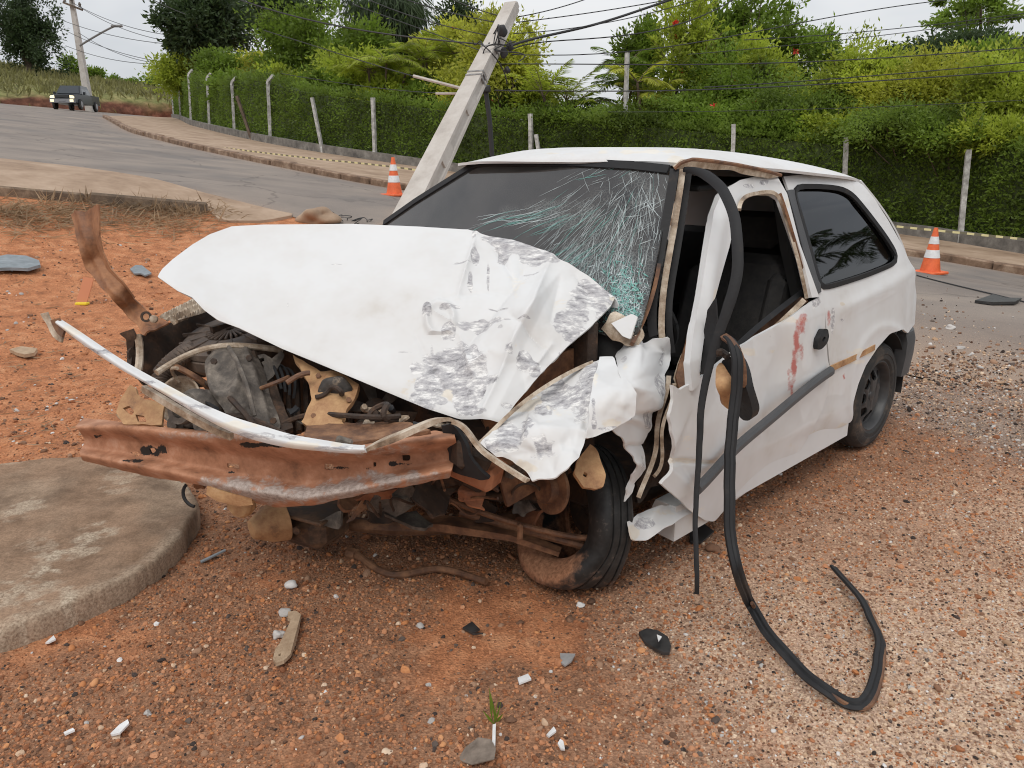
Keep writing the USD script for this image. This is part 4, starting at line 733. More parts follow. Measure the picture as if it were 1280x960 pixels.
obj('crushed_rocker_end', rkm, scraped_paint, car, color=wear(rkp, r=[(805, 652, 14, 9)], g=[(790, 664, 8, 12), (830, 640, 20, 6, .7)], seed=8))
rke, _ = skin([(780, 650), (790, 645), (797, 655), (794, 672), (784, 675), (779, 665)], depth_of([(780, 650, ('y', .76)), (794, 672, ('y', .78)), (785, 660, ('y', .79)), (797, 650, ('y', .77))]), .02, 3, jag=1.5, seed=4); obj('rusty_rocker_tip', rke, rust_brown, car)
# ---- right-hand door, as far as it can be seen through the glass
def flank_r(poly, step=.05, th=.02):
    P = sg.Polygon(poly); x0, y0, x1, y1 = P.bounds; X_, Z_ = np.meshgrid(np.arange(x0, x1, step), np.arange(y0, y1, step)); inn = inside_many(P.buffer(-step * .4), X_.ravel(), Z_.ravel())
    ap = np.vstack([dense(np.array(P.exterior.coords)[:-1], step), np.stack([X_.ravel(), Z_.ravel()], 1)[inn]]); tri = Delaunay(ap).simplices; c = ap[tri].mean(1); tri = tri[inside_many(P, c[:, 0], c[:, 1])]
    f = lambda o: Wv(np.column_stack([ap[:, 0], -(halfwidth(ap[:, 0], ap[:, 1]) - o), ap[:, 1]])); a, b = trimesh.Trimesh(f(0), tri, process=False), trimesh.Trimesh(f(th), tri[:, ::-1], process=False)
    m = cat_([a, b]); return m
obj('right_door', flank_r([(.62, .25), (1.85, .25), (1.9, .95), (.66, .95)]), white_paint, car)
for a, b in (((1.20, -.62, 1.40), (1.66, -.72, .95)), ((.66, -.60, 1.42), (.62, -.76, .95))): obj('right_pillar', sweep(np.array([W(*a), (W(*a) + W(*b)) / 2 + CL * -.01, W(*b)]), [(-.03, -.02), (.03, -.02), (.03, .02), (-.03, .02)]), white_paint, car)
obj('right_door_glass', flank_r([(.70, .95), (1.62, .95), (1.22, 1.38), (.72, 1.38)], .08, .004), tinted_glass, car)
# ---- interior
obj('dashboard', sweep(Wv(spline(np.array([(1.72, .62, .80), (1.78, .3, .83), (1.78, -.3, .83), (1.72, -.64, .80)]), 16)), [(-.16, -.14), (.14, -.14), (.18, .03), (.05, .10), (-.12, .09)], up=[0, 0, 1]), interior_black, car)
st_c = W(1.38, .34, .86); stx = unit(CF * -.85 + np.array([0, 0, .5])); ang = np.linspace(0, 2 * math.pi, 33); e1 = CL; e2 = np.cross(stx, e1)
sw = obj('steering_wheel', sweep(np.array([st_c + .18 * (math.cos(a) * e1 + math.sin(a) * e2) for a in ang]), circ(.014, 8), caps=False), interior_black, car)
obj('spoke', [tube([st_c, st_c + .18 * (math.cos(a) * e1 + math.sin(a) * e2)], .014, 6) for a in (0, math.pi, -math.pi / 2)] + [tube([st_c, st_c - stx * .35], .025, 8)], interior_black, sw)
def seat(y):
    s = obj('front_seat', cbox((.98, y, .44), (.52, .48, .16), .06, rot([0, 1, 0], -8)), seat_fabric, car)
    obj('backrest', cbox((.66, y, .76), (.15, .48, .62), .06, rot([0, 1, 0], -18)), seat_fabric, s); obj('headrest', cbox((.50, y, 1.16), (.09, .26, .17), .035, rot([0, 1, 0], -15)), seat_fabric, s)
    obj('bolster', [cbox((.69, y + q * .21, .74), (.16, .09, .5), .04, rot([0, 1, 0], -18)) for q in (-1, 1)], seat_fabric, s)
seat(.36); seat(-.36)
rs = obj('rear_seat', cbox((.05, 0, .48), (.5, 1.2, .16), .05), seat_fabric, car); obj('backrest', cbox((-.24, 0, .80), (.14, 1.2, .58), .05, rot([0, 1, 0], -18)), seat_fabric, rs)
obj('parcel_shelf', cbox((-.42, 0, .93), (.32, 1.25, .02), .005), interior_black, car)
obj('headliner', cbox((.65, 0, 1.375), (1.35, 1.12, .02), .008), interior_black, car)
obj('firewall', cbox((1.95, -.06, .62), (.05, 1.30, .70), .02), engine_dark, car)
obj('seat_belt', sweep(np.array([W(.60, .60, 1.2), W(.62, .60, .95), W(.66, .62, .55)]), [(-.003, -.024), (.003, -.024), (.003, .024), (-.003, .024)], up=CF), interior_black, car)
obj('belt_anchor', cbox((.635, .615, 1.16), (.02, .02, .06), .008), cream_metal, car)
obj('inner_pillar', sweep(np.array([W(.66, .55, 1.38), W(.62, .60, 1.1), W(.60, .66, .9), W(.56, .70, .3)]), [(-.05, -.02), (.05, -.02), (.05, .02), (-.05, .02)], up=CL), interior_black, car)
# ---- windscreen
hL, hR, wL = cy(846, 208, .58), cx(597, 203, 1.37), cy(805, 395, .69)
scr0 = plane_of(hL, hR, wL); scr_n = unit(np.cross(hR - hL, wL - hL)); scr_n = scr_n if scr_n @ (CAM - hL) > 0 else -scr_n
def screen(p, off=0.0):
    p = np.atleast_2d(np.asarray(p, float)); q = scr0(p); t = np.clip((p[:, 0] - 470) / 370, 0, 1); v = np.clip((p[:, 1] - 203) / 190, 0, 1)
    bow = .05 * (1 - (2 * t - 1) ** 2); dent = -.045 * np.exp(-(((p[:, 0] - 735) / 60) ** 2 + ((p[:, 1] - 335) / 60) ** 2)); e = q - CAM; e /= np.linalg.norm(e, axis=1, keepdims=True); return q - e * ((bow + dent + off) / np.abs(e @ scr_n))[:, None]
ws_out = rounded([(599, 206), (660, 205), (720, 206), (790, 209), (838, 214), (836, 245), (826, 300), (815, 350), (807, 385), (797, 420), (770, 424), (700, 400), (600, 368), (500, 335), (440, 312), (455, 298), (480, 279), (520, 252), (560, 227)], 2)
wsm, wsp = skin(ws_out, screen, .005, 4)
ws = obj('windscreen', wsm, screen_glass, car, color=np.column_stack([np.clip(blobs(wsp, [(770, 330, 46, 70, .55), (780, 372, 28, 34, 1.0), (700, 268, 60, 14, .5), (800, 250, 26, 40, .4), (735, 330, 40, 30, .6)], 3, .9), 0, 1), np.zeros((len(wsp), 2))]))
crng = np.random.default_rng(77)
def jagged(p0, d, L, n):
    """A wandering crack in survey pixels."""
    out = [np.array(p0, float)]; a = math.atan2(d[1], d[0])
    for _ in range(n): a += crng.normal() * .05; out.append(out[-1] + L / n * np.array([math.cos(a), math.sin(a)]))
    return np.array(out)
wsP = sg.Polygon(ws_out).buffer(-2)
def ribbon(pp, w, off=.0015):
    inn = inside_many(wsP, pp[:, 0], pp[:, 1])
    if inn.sum() < 3: return None
    k = np.where(inn)[0]; pp = pp[k[0]:k[-1] + 1]
    if len(pp) < 3: return None
    c = screen(pp, off); t = np.gradient(c, axis=0); s = np.cross(t, scr_n); s /= np.linalg.norm(s, axis=1, keepdims=True) + 1e-9
    ww = (w * np.sin(np.linspace(.25, math.pi - .15, len(c))) * crng.uniform(.4, 1.3, len(c)))[:, None]; return gridmesh(np.stack([c - s * ww / 2, c + s * ww / 2], 1))
white, teal = [], []
for _ in range(250):      # long strokes fanning from the two impacts on the driver's side
    c0 = np.array([(788, 300), (750, 335), (712, 275), (772, 275)][crng.integers(4)]) + crng.normal(size=2) * [26, 34]; a = math.atan2(c0[1] - 178, c0[0] - 822) + crng.normal() * .15; d = np.array([math.cos(a), math.sin(a)])
    r = ribbon(jagged(c0 - d * crng.uniform(0, 30), d * 1, crng.uniform(12, 60), 9), crng.uniform(.0008, .0021)); (white if crng.random() < .85 else teal).append(r) if r is not None else None
for _ in range(90):      # fine cross-hatching at the upper corner
    c0 = np.array([805, 255]) + crng.normal(size=2) * [22, 30]; a = crng.choice([1.5, 1.8, 1.2, 2.6]) + crng.normal() * .15
    r = ribbon(jagged(c0, (math.cos(a), math.sin(a)), crng.uniform(8, 34), 6), crng.uniform(.001, .0024)); white.append(r) if r is not None else None
for k in range(5):        # long teal fracture bands
    for _ in range(9):
        p0 = np.array([(700, 268), (735, 305), (690, 262), (765, 262), (640, 268)][k]) + crng.normal(size=2) * [14, 3.5]; a = [2.75, 2.55, 2.80, 2.35, 2.9][k] + crng.normal() * .07
        r = ribbon(jagged(p0, (math.cos(a), math.sin(a)), crng.uniform(25, 90), 12), crng.uniform(.0012, .0034)); (teal if crng.random() < .6 else white).append(r) if r is not None else None
for _ in range(480):      # crushed crumbs low down by the pillar
    c0 = np.array([780, 372]) + crng.normal(size=2) * [17, 24]; a = crng.uniform(0, 2 * math.pi)
    r = ribbon(jagged(c0, (math.cos(a), math.sin(a)), crng.uniform(3, 11), 4), crng.uniform(.0015, .0045), .003); (teal if crng.random() < .7 else white).append(r) if r is not None else None
for _ in range(200):
    c0 = np.array([750, 330]) + crng.normal(size=2) * [40, 34]; a = math.atan2(c0[1] - 178, c0[0] - 822) + crng.normal() * .3
    r = ribbon(jagged(c0, (math.cos(a), math.sin(a)), crng.uniform(5, 26), 5), crng.uniform(.001, .0025)); white.append(r) if r is not None else None
obj('white_cracks', white, crack_white, ws, smooth=False, kind='stuff'); obj('teal_cracks', teal, crack_teal, ws, smooth=False, kind='stuff')
sl = np.array([(480, 279), (520, 251), (560, 226), (592, 206), (604, 203), (660, 202.5), (720, 203.5), (790, 207), (836, 212)])
obj('windscreen_seal', sweep(screen(resample(sl, 5), .003), [(-.016, -.005), (.016, -.005), (.016, .006), (-.016, .006)], up=scr_n), rubber, car)
# ---- left A-pillar: black seal, cream edge, black door rubber
def strip(px, ys, w, th, m, name, up=None, n=None, parent=None):
    c = ctrl([(p[0], p[1], ('y', y)) for p, y in zip(px, np.interp(np.linspace(0, 1, len(px)), np.linspace(0, 1, len(ys)), ys))]); q = spline(np.array([A(*k) for k in c]), n or max(12, len(px) * 5))
    return obj(name, sweep(q, [(-w / 2, -th / 2), (w / 2, -th / 2), (w / 2, th / 2), (-w / 2, th / 2)], up=unit(CAM - q[len(q) // 2]) if up is None else up), m, car if parent is None else parent)
strip([(843, 213), (838, 245), (828, 300), (819, 350), (815, 400), (818, 420)], (.60, .68), .032, .02, rubber, 'windscreen_pillar_seal')
strip([(853, 214), (848, 250), (838, 310), (830, 360), (827, 400), (828, 425)], (.605, .70), .022, .03, cream_metal, 'a_pillar')
strip([(861, 214), (856, 250), (847, 310), (838, 365), (836, 400), (840, 440)], (.60, .70), .024, .03, rubber, 'door_opening_seal')
strip([(824, 330), (812, 380), (800, 410), (790, 430)], (.66, .70), .014, .02, rust_brown, 'torn_pillar_edge')
# ---- door
d_out = [(1024, 372), (1008, 382), (985, 398), (960, 413), (928, 432), (908, 446), (892, 460), (868, 476), (848, 487), (838, 480), (840, 500), (834, 518), (838, 545), (844, 574), (838, 588), (824, 604), (846, 622), (866, 640), (882, 651), (893, 652), (914, 630), (960, 595), (1000, 564), (1009, 549),
         (1019, 524), (1034, 492), (1038, 462), (1035, 429), (1031, 386)]
dref = np.array(d_out, float)
def door_off(p): return .012 + .05 * smoothstep(960, 840, p[:, 0]) + .035 * np.exp(-(((p[:, 0] - 1005) / 22) ** 2 + ((p[:, 1] - 415) / 60) ** 2)) - .03 * np.exp(-(((p[:, 0] - 965) / 26) ** 2 + ((p[:, 1] - 470) / 60) ** 2)) + .02 * np.exp(-(((p[:, 0] - 880) / 24) ** 2 + ((p[:, 1] - 520) / 60) ** 2))
dcr = creases(dref, 46, .013, 21)
def d_disp(p):
    crease = -.010 * np.exp(-((p[:, 1] - 578 - (p[:, 0] - 870) * .02) / 2.2) ** 2) * smoothstep(918, 900, p[:, 0])
    return dcr(p) * (smoothstep(905, 845, p[:, 0]) + .5 * smoothstep(950, 1005, p[:, 0]) + .2) + crease + .010 * np.exp(-((p[:, 0] - (1031 - (p[:, 1] - 460) * .13)) / 8) ** 2) * smoothstep(450, 490, p[:, 1])
dm, dp = skin(d_out, lambda p: side(p, door_off(np.atleast_2d(p))), .012, 3.0, disp=d_disp, jag=.8, seed=6)
dc = wear(dp, r=[(1020, 376, 8, 10, .7), (846, 490, 6, 10, .6)], g=[(842, 577, 60, 2.2), (870, 578, 40, 2), (925, 440, 40, 6, .7), (990, 400, 22, 8, .6), (860, 560, 12, 20, .5), (870, 640, 24, 10, .5), (985, 560, 30, 12, .4)],
          b=[(1002, 405, 8, 17), (997, 430, 5, 22), (993, 455, 4, 26, .9), (1004, 440, 3, 16, .7), (990, 490, 2.5, 20, .75), (986, 475, 2.5, 14, .7), (1004, 398, 11, 8)], seed=14)
door = obj('door', dm, scraped_paint, car, color=dc)
fr = [(862, 488), (861, 455), (866, 415), (875, 367), (884, 311), (892, 264), (903, 239), (925, 225), (947, 220), (972, 221), (984, 242), (1000, 305), (1024, 371), (1015, 372), (1003, 322), (990, 283), (977, 246), (968, 240), (950, 240), (930, 246), (922, 262), (917, 284), (912, 308), (903, 338), (894, 368), (886, 388), (876, 425), (872, 455), (872, 478)]
def frame_fn(p):
    p = np.atleast_2d(p); return side(p, .03 + .045 * smoothstep(960, 880, p[:, 0]))
fm, fp = skin(fr, frame_fn, .03, 3.0, disp=lambda p: .012 * np.exp(-((p[:, 0] - (905 - (p[:, 1] - 250) * .17)) / 9) ** 2) * smoothstep(235, 290, p[:, 1]))
obj('window_frame', fm, scraped_paint, door, color=wear(fp, r=[(935, 232, 10, 4), (955, 228, 6, 4), (880, 450, 6, 14, .6)], g=[(985, 290, 5, 50, .7), (960, 240, 16, 3), (893, 372, 5, 10)], seed=31))
strip([(924, 262), (930, 248), (950, 241), (970, 243), (982, 270), (995, 315), (1008, 372)], (.70, .66, .70, .79), .014, .02, cream_metal, 'inner_frame_lip', parent=door)
strip([(975, 242), (986, 275), (998, 318), (1012, 368)], (.68, .78), .012, .03, rust_brown, 'window_channel', parent=door)
strip([(918, 436), (940, 415), (970, 390), (1000, 367)], (.74, .74), .022, .03, rubber, 'inner_sill_rubber', parent=door)
strip([(958, 420), (975, 404), (992, 388), (1004, 376)], (.79, .80), .022, .02, cream_metal, 'torn_sill_trim', parent=door)
tr_, _ = skin([(925, 432), (945, 412), (975, 388), (1000, 370), (1012, 376), (985, 396), (960, 412)], lambda p: side(p, -.06), .02, 5); obj('inner_trim', tr_, rust_brown, door)
# handle
hx, _ = skin(rounded([(1022, 424), (1026, 417), (1030, 411), (1035, 411), (1036, 420), (1033, 429), (1028, 436), (1022, 438)], 2), lambda p: side(p, .045 + .0 * np.atleast_2d(p)[:, 0]), .03, 1.6, [[(1025.5, 425), (1028.5, 420), (1030.5, 422), (1027.5, 428)]], disp=lambda p: .008 * np.exp(-((p[:, 0] - 1028) ** 2 + (p[:, 1] - 424) ** 2) / 60)); obj('door_handle', hx, rubber, door, smooth=70)
# side moulding torn loose at the front
mq = side(np.array([(1040, 464), (1010, 486), (980, 511), (950, 536), (920, 562), (895, 589), (873, 612)]), np.linspace(.035, .11, 7)); obj('side_moulding', sweep(spline(mq, 30), [(-.021, -.012), (.021, -.012), (.019, .004), (.008, .012), (-.008, .012), (-.019, .004)], up=CL), plastic_grey, door)
# ---- folded fender and hinge pillar
h_out = [(829, 490), (847, 484), (840, 510), (837, 540), (845, 575), (840, 596), (812, 610), (795, 628), (800, 596), (805, 560), (814, 530)]
hm_, hp = skin(h_out, depth_of([(829, 490, ('y', .74)), (847, 484, ('y', .76)), (845, 575, ('y', .78)), (840, 596, ('y', .78)), (795, 628, ('y', .74)), (805, 560, ('y', .70)), (825, 550, ('y', .62))]), .02, 3, disp=creases(np.array(h_out, float), 30, .03, 3), jag=2, seed=5); obj('crushed_hinge_pillar', hm_, engine_dark, car)
strip([(836, 470), (830, 500), (822, 530), (820, 560), (811, 590), (798, 622)], (.78, .80), .016, .012, cream_metal, 'folded_flange'); strip([(843, 480), (838, 505), (828, 535), (828, 570), (818, 595)], (.82, .82), .012, .012, cream_metal, 'folded_flange')
fpc = [(770, 447), (792, 429), (815, 426), (835, 421), (838, 448), (831, 488), (816, 530), (806, 560), (804, 590), (796, 617), (788, 630), (793, 600), (791, 570), (780, 549), (764, 537), (790, 521), (796, 494), (783, 478), (772, 462)]
fc_ = [(770, 447, ('y', .62)), (792, 429, ('y', .66)), (835, 421, ('y', .73)), (831, 488, ('y', .80)), (816, 530, ('y', .80)), (788, 630, ('y', .82)), (764, 537, ('y', .84)), (796, 494, ('y', .86)), (772, 462, ('y', .76)), (806, 460, ('y', .80)), (815, 490, ('y', .86)), (804, 590, ('y', .80)), (822, 445, ('y', .70))]
f2, f2p = skin(fpc, depth_of(fc_), .006, 2.6, disp=lambda p, a=creases(np.array(fpc, float), 60, .024, 44), b=creases(np.array(fpc, float), 260, .006, 45): a(p) + b(p), jag=1.6, seed=12)
obj('folded_fender', f2, scraped_paint, car, color=wear(f2p, r=[(826, 470, 5, 40, .8), (810, 525, 5, 18, .7), (780, 452, 8, 6, .7), (800, 570, 4, 30, .6)], g=[(782, 458, 8, 14, .6), (800, 500, 10, 12, .4)], seed=5), smooth=22)
f1 = [(749, 447), (767, 443), (773, 461), (797, 491), (793, 520), (764, 539), (733, 548), (736, 515), (740, 480)]
f1m, f1p = skin(f1, depth_of([(749, 447, ('y', .66)), (767, 443, ('y', .68)), (797, 491, ('y', .89)), (793, 520, ('y', .90)), (764, 539, ('y', .88)), (733, 548, ('y', .86)), (740, 480, ('y', .76)), (765, 490, ('y', .84))]), .005, 2.8, disp=lambda p, a=creases(np.array(f1, float), 16, .014, 8), b=creases(np.array(f1, float), 120, .004, 9): a(p) + b(p), jag=.9, seed=3); obj('fender', f1m, scraped_paint, car, color=wear(f1p, r=[(742, 520, 4, 26, .8), (765, 536, 20, 3, .8)], g=[(770, 530, 24, 8, .6), (745, 470, 5, 16, .6)], seed=66), smooth=25)
f0 = [(600, 554), (620, 532), (645, 508), (672, 489), (700, 470), (722, 459), (749, 448), (742, 480), (737, 516), (733, 549), (724, 572), (708, 588), (690, 597), (666, 601), (655, 588), (640, 578), (620, 566)]
fm0, fp0 = skin(f0, depth_of([(600, 554, ('y', .62)), (645, 508, ('y', .56)), (700, 470, ('y', .58)), (749, 448, ('y', .65)), (742, 480, ('y', .76)), (733, 549, ('y', .85)), (690, 597, ('y', .86)), (655, 590, ('y', .76)), (680, 530, ('y', .74)), (640, 550, ('y', .70)), (710, 510, ('y', .74))]), .005, 2.4, disp=lambda p, a=creases(np.array(f0, float), 46, .018, 19), b=creases(np.array(f0, float), 300, .005, 20): a(p) + b(p), jag=1.6, seed=15)
obj('torn_fender', fm0, scraped_paint, car, color=wear(fp0, r=[(700, 490, 45, 26), (735, 470, 16, 22), (640, 545, 30, 20, .95), (680, 560, 24, 14, .8), (720, 520, 14, 18, .7), (620, 555, 18, 8)], g=[(665, 505, 40, 10), (700, 500, 50, 30, .5), (650, 585, 20, 10, .8)], seed=23), smooth=25)
strip([(597, 556), (620, 534), (648, 508), (690, 478), (740, 453)], (.60, .64), .012, .014, cream_metal, 'fender_lip')
cav = [(640, 512), (668, 480), (712, 436), (745, 415), (770, 400), (792, 425), (770, 440), (740, 447), (700, 466), (665, 492)]
cvm, _ = skin(cav, depth_of([(640, 512, 2.55), (712, 436, 2.75), (770, 400, 2.95), (792, 425, 2.9), (740, 447, 2.75), (690, 465, 2.66)]), .01, 4, disp=creases(np.array(cav, float), 20, .03, 2), seed=9); obj('inner_wing', cvm, rust_brown, car)
cwm, _ = skin([(752, 412), (770, 392), (785, 398), (798, 400), (806, 420), (796, 432), (780, 430), (765, 425)], depth_of([(752, 412, 2.72), (798, 400, 2.68), (796, 432, 2.62), (775, 410, 2.66)]), .008, 3, disp=creases(np.array([(750, 390), (806, 432)], float), 18, .025, 31), jag=1.5); obj('crushed_cowl', cwm, cream_metal, car)
cw2, _ = skin([(764, 404), (790, 392), (797, 396), (788, 424), (778, 420)], depth_of([(764, 404, 2.66), (797, 396, 2.63), (788, 424, 2.6), (778, 420, 2.62)]), .006, 3); obj('cowl_corner', cw2, white_paint, car)
# ---- hood
hood_px = [(197, 345), (203, 336), (216, 324), (240, 306), (262, 293), (290, 283), (330, 281), (440, 280), (520, 283), (585, 287), (600, 293), (640, 300), (662, 308), (682, 314), (706, 328), (735, 345), (769, 371), (764, 381), (739, 407), (711, 431), (690, 452), (667, 477), (645, 503), (626, 529), (610, 526), (574, 521), (533, 510), (490, 492), (440, 471), (395, 452), (352, 434), (299, 409), (272, 397), (255, 385), (240, 371), (222, 362)]
hood_c = [(197, 345, 2.80), (240, 371, 2.75), (299, 409, 2.68), (352, 434, 2.62), (440, 471, 2.53), (533, 510, 2.41), (626, 529, 2.33), (225, 318, 2.92), (290, 283, 3.10), (440, 280, 3.13), (590, 288, 3.09), (650, 304, 3.0), (682, 314, 2.95), (735, 345, 2.83), (769, 371, 2.75), (739, 407, 2.63), (711, 431, 2.56), (667, 477, 2.44),
          (400, 355, 2.85), (500, 380, 2.75), (560, 340, 2.86), (560, 430, 2.60), (600, 400, 2.66), (655, 380, 2.62), (640, 430, 2.52), (620, 340, 2.86), (690, 370, 2.72), (610, 470, 2.44)]
hc1, hc2 = creases(np.array(hood_px, float), 90, .018, 61), creases(np.array(hood_px, float), 500, .0022, 62); hcr = lambda p: hc1(p) + hc2(p)
def hood_disp(p):
    d = hcr(p) * smoothstep(540, 640, p[:, 0] + (p[:, 1] - 400) * .25) + .003 * (fbm(np.column_stack([p / 130, p[:, :1] * 0]), 2, 3) - .5)
    for x0, y0, x1, y1, a, w in ((612, 300, 640, 345, -.012, 5), (575, 420, 592, 470, .010, 5), (660, 470, 690, 430, .012, 5), (720, 345, 745, 380, -.012, 6), (555, 372, 640, 360, -.010, 6), (600, 300, 660, 312, .010, 5), (520, 420, 560, 500, -.008, 7), (596, 292, 572, 372, .022, 9), (690, 322, 604, 515, .030, 11), (655, 335, 560, 462, -.026, 13), (532, 385, 575, 410, .016, 9), (640, 395, 690, 440, -.02, 12), (700, 350, 690, 400, -.016, 14), (585, 460, 615, 440, .016, 8)):
        u = np.array([x1 - x0, y1 - y0]); L = u @ u; t = np.clip(((p - [x0, y0]) @ u) / L, 0, 1); q = np.hypot(*(p - [x0, y0] - t[:, None] * u).T); d = d + a * np.exp(-(q / (w * .62)) ** 1.0) * np.sin(np.clip(t, .12, .88) * math.pi) ** .5
    e = np.hypot((p[:, 0] - 551) / 17, (p[:, 1] - 400) / 20); d = d + .016 * np.exp(-((e - 1) / .25) ** 2) * (p[:, 1] < 418)
    return d - .012 * np.exp(-((p[:, 1] - np.interp(p[:, 0], [197, 299, 440, 533, 626], [350, 414, 476, 515, 534])) / 5) ** 2)
hmesh, hpx = skin(hood_px, depth_of(hood_c, 8e-3), .012, 1.8, disp=hood_disp)
hcol = wear(hpx, r=[(668, 322, 22, 9), (610, 300, 14, 6), (628, 318, 10, 14, .85), (590, 470, 30, 40, .85), (535, 500, 22, 12, .85), (580, 505, 26, 12, .85), (545, 455, 20, 16, .85), (752, 390, 14, 14, .9), (700, 400, 12, 14, .8), (650, 311, 40, 9), (636, 303, 34, 8), (594, 318, 5, 28), (588, 350, 4, 16, .9), (742, 372, 27, 22), (722, 392, 16, 24, .95), (715, 412, 10, 18, .9), (535, 390, 7, 10), (560, 386, 16, 4), (600, 408, 26, 7), (612, 402, 14, 9), (560, 417, 10, 10, .9), (563, 448, 22, 14), (570, 470, 30, 26), (545, 480, 22, 22, .95), (520, 460, 9, 7), (590, 440, 20, 10, .9), (655, 452, 10, 13), (668, 462, 8, 10), (638, 440, 6, 10, .8), (600, 515, 12, 7), (634, 508, 10, 5, .8), (550, 500, 20, 10, .85), (690, 326, 12, 5, .7), (610, 345, 2, 26, .9), (648, 400, 24, 1.6, .9), (580, 330, 18, 1.6, .8), (700, 440, 3, 12, .9), (620, 385, 16, 1.8, .8), (500, 440, 22, 1.4, .7), (585, 500, 30, 2, .8), (660, 340, 20, 2, .8), (540, 440, 3, 14, .8), (420, 330, 16, 1, .6), (360, 380, 1.4, 8, .6)],
            g=[(640, 345, 16, 26, .5), (672, 322, 16, 12, .5), (560, 490, 50, 26, .75), (655, 440, 18, 14, .5), (600, 470, 14, 50, .55), (700, 378, 14, 14, .45), (758, 372, 16, 8, .9)], seed=40)
obj('hood', hmesh, scraped_paint, car, color=hcol, smooth=18)
# the rear half of the hood, folded down behind the ridge
rid = depth_of(hood_c, 8e-3)(np.array([(262, 293), (330, 281), (440, 280), (520, 283), (590, 288), (650, 304), (700, 325), (764, 369)])); low = Wv(np.array([(2.35, -.66, 1.0), (2.1, -.62, .99), (1.95, -.45, .985), (1.92, -.2, .985), (1.90, .05, .985), (1.88, .25, .985), (1.86, .4, .985), (1.82, .58, .985)]))
rid = rid - np.array([0, 0, .012]); obj('hood_rear_half', solid(refine([rid, (rid + low) / 2 + [0, 0, .015], low], 14, 60, 2, 1), .006), white_paint, car)
# ------------------------------------------------------------------ the crushed front end
yc_x = [60, 98, 150, 220, 300, 380, 450, 510, 560, 600]; yc_v = [2.70, 2.62, 2.52, 2.42, 2.33, 2.26, 2.21, 2.19, 2.20, 2.24]
b_top = [528, 529, 527, 534, 540, 551, 554, 546, 541, 540]; b_bot = [572, 574, 586, 601, 622, 634, 620, 607, 596, 590]
def beam(p):
    p = np.atleast_2d(np.asarray(p, float)); t = (p[:, 1] - np.interp(p[:, 0], yc_x, b_top)) / (np.interp(p[:, 0], yc_x, b_bot) - np.interp(p[:, 0], yc_x, b_top))
    Y = np.interp(p[:, 0], yc_x, yc_v) + np.interp(t, [-.1, 0, .03, .07, .12, .18, .24, .30, .36, .64, .70, .76, .82, .88, .94, 1.0, 1.06], [.13, .085, .035, .008, .0, .004, .022, .055, .075, .075, .055, .02, .0, -.008, .006, .045, .11])
    Y = Y + .012 * (noise(np.column_stack([p / 40, p[:, :1] * 0]), 5) - .5); a, b = (p[:, 0] - 640) / FPX, (p[:, 1] - 480) / FPX
    d = np.stack([a, _cp - b * _sp, -_sp - b * _cp], 1); return CAM + d * (Y / d[:, 1])[:, None]
bo = [(94, 533), (104, 523), (125, 524), (160, 529), (205, 534), (299, 540), (352, 548), (424, 556), (450, 556), (480, 552), (510, 545), (545, 538), (568, 542), (572, 560), (566, 580), (562, 597), (520, 606), (480, 613), (439, 621), (392, 632), (346, 634), (320, 629), (299, 621), (268, 610), (236, 603), (200, 598), (174, 593), (140, 585), (103, 575), (99, 566), (106, 552), (103, 545)]
slots = [[(284, 579), (299, 580), (299, 586), (284, 585)], [(406, 580), (417, 580), (417, 587), (406, 587)], [(503, 569), (513, 569), (513, 576), (503, 576)], [(163, 566), (170, 564), (176, 568), (170, 572)], [(186, 561), (192, 559), (196, 564), (190, 567)], [(466, 578), (470, 577), (470, 583), (466, 584)]]
bm_, bpx = skin(bo, beam, .006, 2.2, slots, jag=.7, seed=3)
beam_mat = mat('scraped_rusty_beam', {'g': ('geometry', {}), 'at': ('attribute', {'attribute': 'wear'}), 'sep': ('separate_color', {}), 'n': ('noise_texture', {'scale': 10, 'detail': 8, 'roughness': .7}), 'n2': ('noise_texture', {'scale': 60, 'detail': 6, 'roughness': .75}),
    'r': ('rgb_ramp', {'ramp': [(.28, (.13, .065, .042)), (.42, (.31, .145, .08)), (.55, (.42, .205, .118)), (.70, (.52, .31, .21))]}), 'du': ('rgb_ramp', {'ramp': [(.3, (.16, .12, .10)), (.5, (.34, .28, .245)), (.7, (.50, .43, .38))]}), 'bk': ('color', {'value': (.022, .018, .016)}),
    'a1': ('math', {'math_type': 'multiply_add', 'value2': 1.3, 'value3': -.65}), 's1': ('math', {'math_type': 'add'}), 't1': ('map_range', {'from_min': .3, 'from_max': .7, 'clamp': True}), 's2': ('math', {'math_type': 'add'}), 't2': ('map_range', {'from_min': .48, 'from_max': .56, 'clamp': True}),
    'm1': ('mix_color', {}), 'm2': ('mix_color', {}), 'b': ('bump', {'strength': .4, 'distance': .003}), 'p': ('principled_bsdf', {'roughness': .7, 'specular_ior_level': .3})},
    [('g.position', 'n.vector'), ('g.position', 'n2.vector'), ('at.color', 'sep.color'), ('n.fac', 'r.fac'), ('n2.fac', 'du.fac'), ('n2.fac', 'a1.value1'), ('sep.r', 's1.value1'), ('a1.value', 's1.value2'), ('s1.value', 't1.value'), ('sep.g', 's2.value1'), ('a1.value', 's2.value2'), ('s2.value', 't2.value'),
     ('r.color', 'm1.a'), ('du.color', 'm1.b'), ('t1.result', 'm1.fac'), ('m1.result', 'm2.a'), ('bk.color', 'm2.b'), ('t2.result', 'm2.fac'), ('m2.result', 'p.base_color'), ('n2.fac', 'b.height'), ('b.normal', 'p.normal')], 'p.BSDF')
